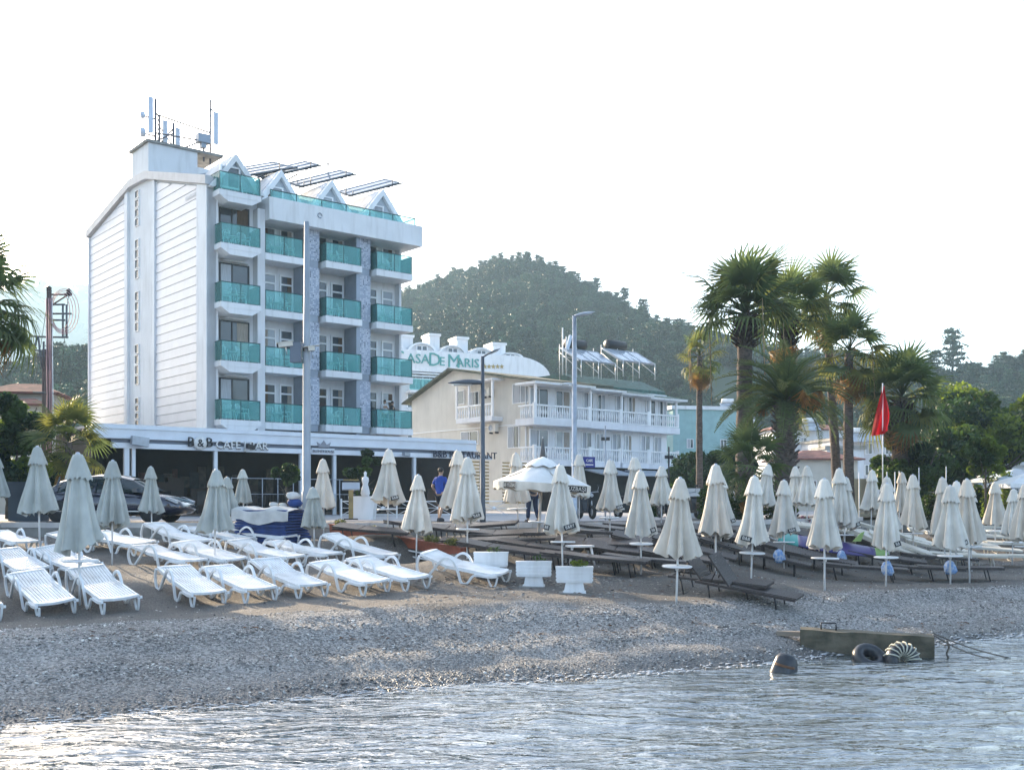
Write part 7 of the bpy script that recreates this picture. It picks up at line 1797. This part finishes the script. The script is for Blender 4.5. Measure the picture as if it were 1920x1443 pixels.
# ---------------- town behind ----------------
def house(name, label, px, d, w, dep, zt, wall, roofm, rz=0, hip=1.4, floors_=2, nwin=3, py=None, eave=.4, flat=False, win=(.8, 1.1)):
    b = P(px, 900, d); t = thing(name, label, 'house', (b.x, b.y, 0), rz)
    MB().bx(-w / 2, w / 2, 0, dep, 1.9, zt).build('wall', wall, t)
    if flat: MB().bx(-w / 2 - .2, w / 2 + .2, -.2, dep + .2, zt + .002, zt + .3).build('roof', roofm, t)
    else:
        e = eave; x0, x1 = -w / 2 - e, w / 2 + e; rr = min(w, dep) / 2 * .9
        mb = MB(); mb.add([(x0, -e, zt), (x1, -e, zt), (x1, dep + e, zt), (x0, dep + e, zt), (x0 + rr, dep / 2, zt + hip), (x1 - rr, dep / 2, zt + hip), (x0, -e, zt + .1), (x1, -e, zt + .1), (x1, dep + e, zt + .1), (x0, dep + e, zt + .1)],
                     [(0, 3, 2, 1), (0, 1, 7, 6), (1, 2, 8, 7), (2, 3, 9, 8), (3, 0, 6, 9), (6, 7, 5, 4), (7, 8, 5), (8, 9, 4, 5), (9, 6, 4)]); mb.build('roof', roofm, t)
    fh = (zt - 2.2) / floors_
    for k in range(floors_):
        for j in range(nwin): window(t, -w / 2 + w * (j + .5) / nwin, -.04, 2.1 + fh * k + .9, win[0], win[1], trim, vbars=(.5,), t=.06, cur=curtain_w if (j + k) % 2 else None)
    return t
cream = M('cream_house', (.62, .58, .50), .85, var=.06); turq = M('turquoise_wall', (.33, .50, .49), .85, var=.08, dirt=.15)
def zt_at(py, d): return ZC + (HZ - py) / F * d
t = house('turquoise_house', 'pale turquoise house half hidden between the villa and palms', 1325, 90, 6.0, 6, zt_at(768, 90), turq, white, R(12), flat=True, floors_=2, nwin=2, win=(.6, .8))
house('red_roof_house', 'house with low red tiled roof between the palm trunks', 1550, 75, 4.6, 5, zt_at(862, 75), cream, rooft, R(8), .8, 1, 2)
house('white_apartment', 'white apartment house with balconies behind the red roofed house', 1525, 115, 9, 8, zt_at(806, 115), wall_w, rooft, R(6), 1.1, 3, 4)
house('grey_apartment', 'pale grey block with solar heaters right of the palm trunks', 1628, 105, 6.5, 8, zt_at(826, 105), M('pale_grey_wall', (.52, .52, .54), .85), concrete, R(10), flat=True, floors_=3, nwin=3)
house('blue_trim_house', 'narrow white house with stacked windows between two slim palms', 1585, 92, 3.2, 4, zt_at(842, 92), wall_w, concrete, 0, flat=True, floors_=3, nwin=1, win=(1.4, .9))
house('hill_house', 'white house with solar heaters on the slope behind the date palm', 1372, 130, 6, 6, zt_at(775, 130), white, concrete, R(10), flat=True, floors_=3, nwin=3)
house('tower_house', 'cream house with brown hipped roof behind the utility pole', 38, 62, 3.6, 3.2, zt_at(738, 62), cream, rooft, R(10), .75, 2, 1, win=(.9, .7))
house('low_house', 'lower red roofed wing in front of the cream house at the left edge', 12, 60, 3.6, 2, zt_at(760, 60), cream, rooft, R(10), .5, 2, 2)
house('white_chalet', 'small white building with flat canopy at the right edge', 1925, 62, 4.6, 4, zt_at(872, 62), white, white, R(-8), flat=True, floors_=1, nwin=3)
pt = P(1905, 748, 240); t = thing('hill_villa', 'long white villa high on the right hillside', 'house', (pt.x, pt.y, pt.z)); MB().bx(-3, 6, 0, 4, -8, 0).build('wall', wall_w, t); MB().bx(-3.2, 6.2, -.3, 4.2, .002, .3).build('roof', M('blue_grey_roof', (.2, .25, .4), .7), t)
for k in range(4): window(t, -2 + k * 2.2, -.04, -2, 1.2, 1.3, trim, t=.1)
for i, (px, py, d) in enumerate(((1612, 820, 104), (1640, 818, 104), (1366, 762, 128), (1520, 800, 114))):
    q = P(px, py, d); t = thing('roof_solar_panel', 'tilted solar heater on a distant roof, ' + ['left one on the grey block', 'right one on the grey block', 'on the hillside house', 'on the white apartment house'][i], 'solar panel', q, 0, 'solar heaters on distant roofs')
    MB().box((0, 0, 0), (1.9, 1.6, .08), M=Matrix.Rotation(R(35), 4, 'X')).build('collector', bpy.data.materials['collector_glass_blue'], t); MB().tube([(-.7, .6, .75), (.7, .6, .75)], .25, 10).build('tank', white, t); MB().tube([(-.8, .5, -.9), (-.8, .5, .7)], .03).tube([(.8, .5, -.9), (.8, .5, .7)], .03).build('stand', galv, t)
# blue grey parasol roofs at the right edge
gp = M('grey_parasol_cloth', (.42, .47, .52), .85, var=.1)
for px, py, d, w, lb in ((1905, 893, 46, 1.35, 'open grey square parasol roof at the right edge'), (1850, 903, 50, .75, 'smaller open grey parasol roof behind the hedge'), (1925, 903, 42, 1.2, 'lower white open parasol at the right edge')):
    q = P(px, py, d); t = thing('cafe_parasol', lb, 'parasol', (q.x, q.y, PZ - .1), group='open cafe parasols at the right edge'); zz = q.z - PZ + .1
    mb = MB(); mb.add([(-w, -w, zz - .1), (w, -w, zz - .1), (w, w, zz - .1), (-w, w, zz - .1), (0, 0, zz + .35), (-w, -w, zz - .25), (w, -w, zz - .25), (w, w, zz - .25), (-w, w, zz - .25)], [(0, 1, 4), (1, 2, 4), (2, 3, 4), (3, 0, 4), (0, 5, 6, 1), (1, 6, 7, 2), (2, 7, 8, 3), (3, 8, 5, 0)]); mb.build('canopy', gp if px != 1925 else white, t); MB().tube([(0, 0, 0), (0, 0, zz + .3)], .04).build('pole', galv, t)
# hedges and pots at the back of the right beach
for px, d, w, lb in ((1815, 47, 1.0, 'leafy hedge left of the climbing plant'), (1868, 47, 1.1, 'leafy hedge behind the warm lone parasol'), (1765, 49, .9, 'leafy hedge right of the windbreak'), (1400, 40, 1.8, 'low green shrub under the palm trunks'), (1240, 46, .9, 'low shrub before the villa shopfront')):
    b = at(px, 900, d); t = thing('hedge', lb, 'hedge', b, group='hedges behind the beach'); rg = np.random.default_rng(px); c_ = rg.uniform(-1, 1, (3600, 3)) * [w, .5, .55] + [0, 0, .6 + .1]; c_[:, 2] += .25 * np.sin(c_[:, 0] * 4); link('foliage', leaf_quads('foliage', c_, .08, leaf_m if px != 1868 else leaf_d, rg), t); MB().tube([(0, 0, 0), (0, 0, .6)], .04, 5).build('stem', bark2, t)
for i, (px, hh) in enumerate(((1853, 2.5), (1884, 2.0))):
    b = at(px, 900, 45); t = thing('climbing_plant', ['tall sunlit climbing plant on a post by the hedge', 'shorter climbing plant right of the tall one'][i], 'plant', b); rg = np.random.default_rng(px); c_ = rg.normal(0, 1, (900, 3)) * [.13, .13, 0] + np.stack([np.zeros(900), np.zeros(900), rg.uniform(.1, hh, 900)], 1); link('foliage', leaf_quads('foliage', c_, .07, leaf_y, rg), t); MB().tube([(0, 0, 0), (0, 0, hh)], .03, 5).build('stem', bark2, t)
q = P(1507, 975, 39); t = thing('terracotta_pot', 'terracotta pot with pink flowers behind the twin far parasols', 'flower pot', (q.x, q.y, T(q.x, q.y, False))); zz = P(1507, 985, 39).z - t.location.z
MB().lathe([(.1, zz - .35), (.2, zz - .3), (.27, zz), (.3, zz), (.3, zz + .06), (.02, zz + .02)], n=16).build('pot', terra, t); MB().bx(-.2, .2, -.2, .2, 0, zz - .35).build('pedestal', white, t); link('flowers', tuft('flowers', 120, .28, .28, .4, M('pink_flowers', (.5, .12, .2), .7), 9, .04), t, (0, 0, zz)); link('plant', tuft('plant', 160, .25, .25, .35, leaf_d, 10, .05), t, (0, 0, zz))
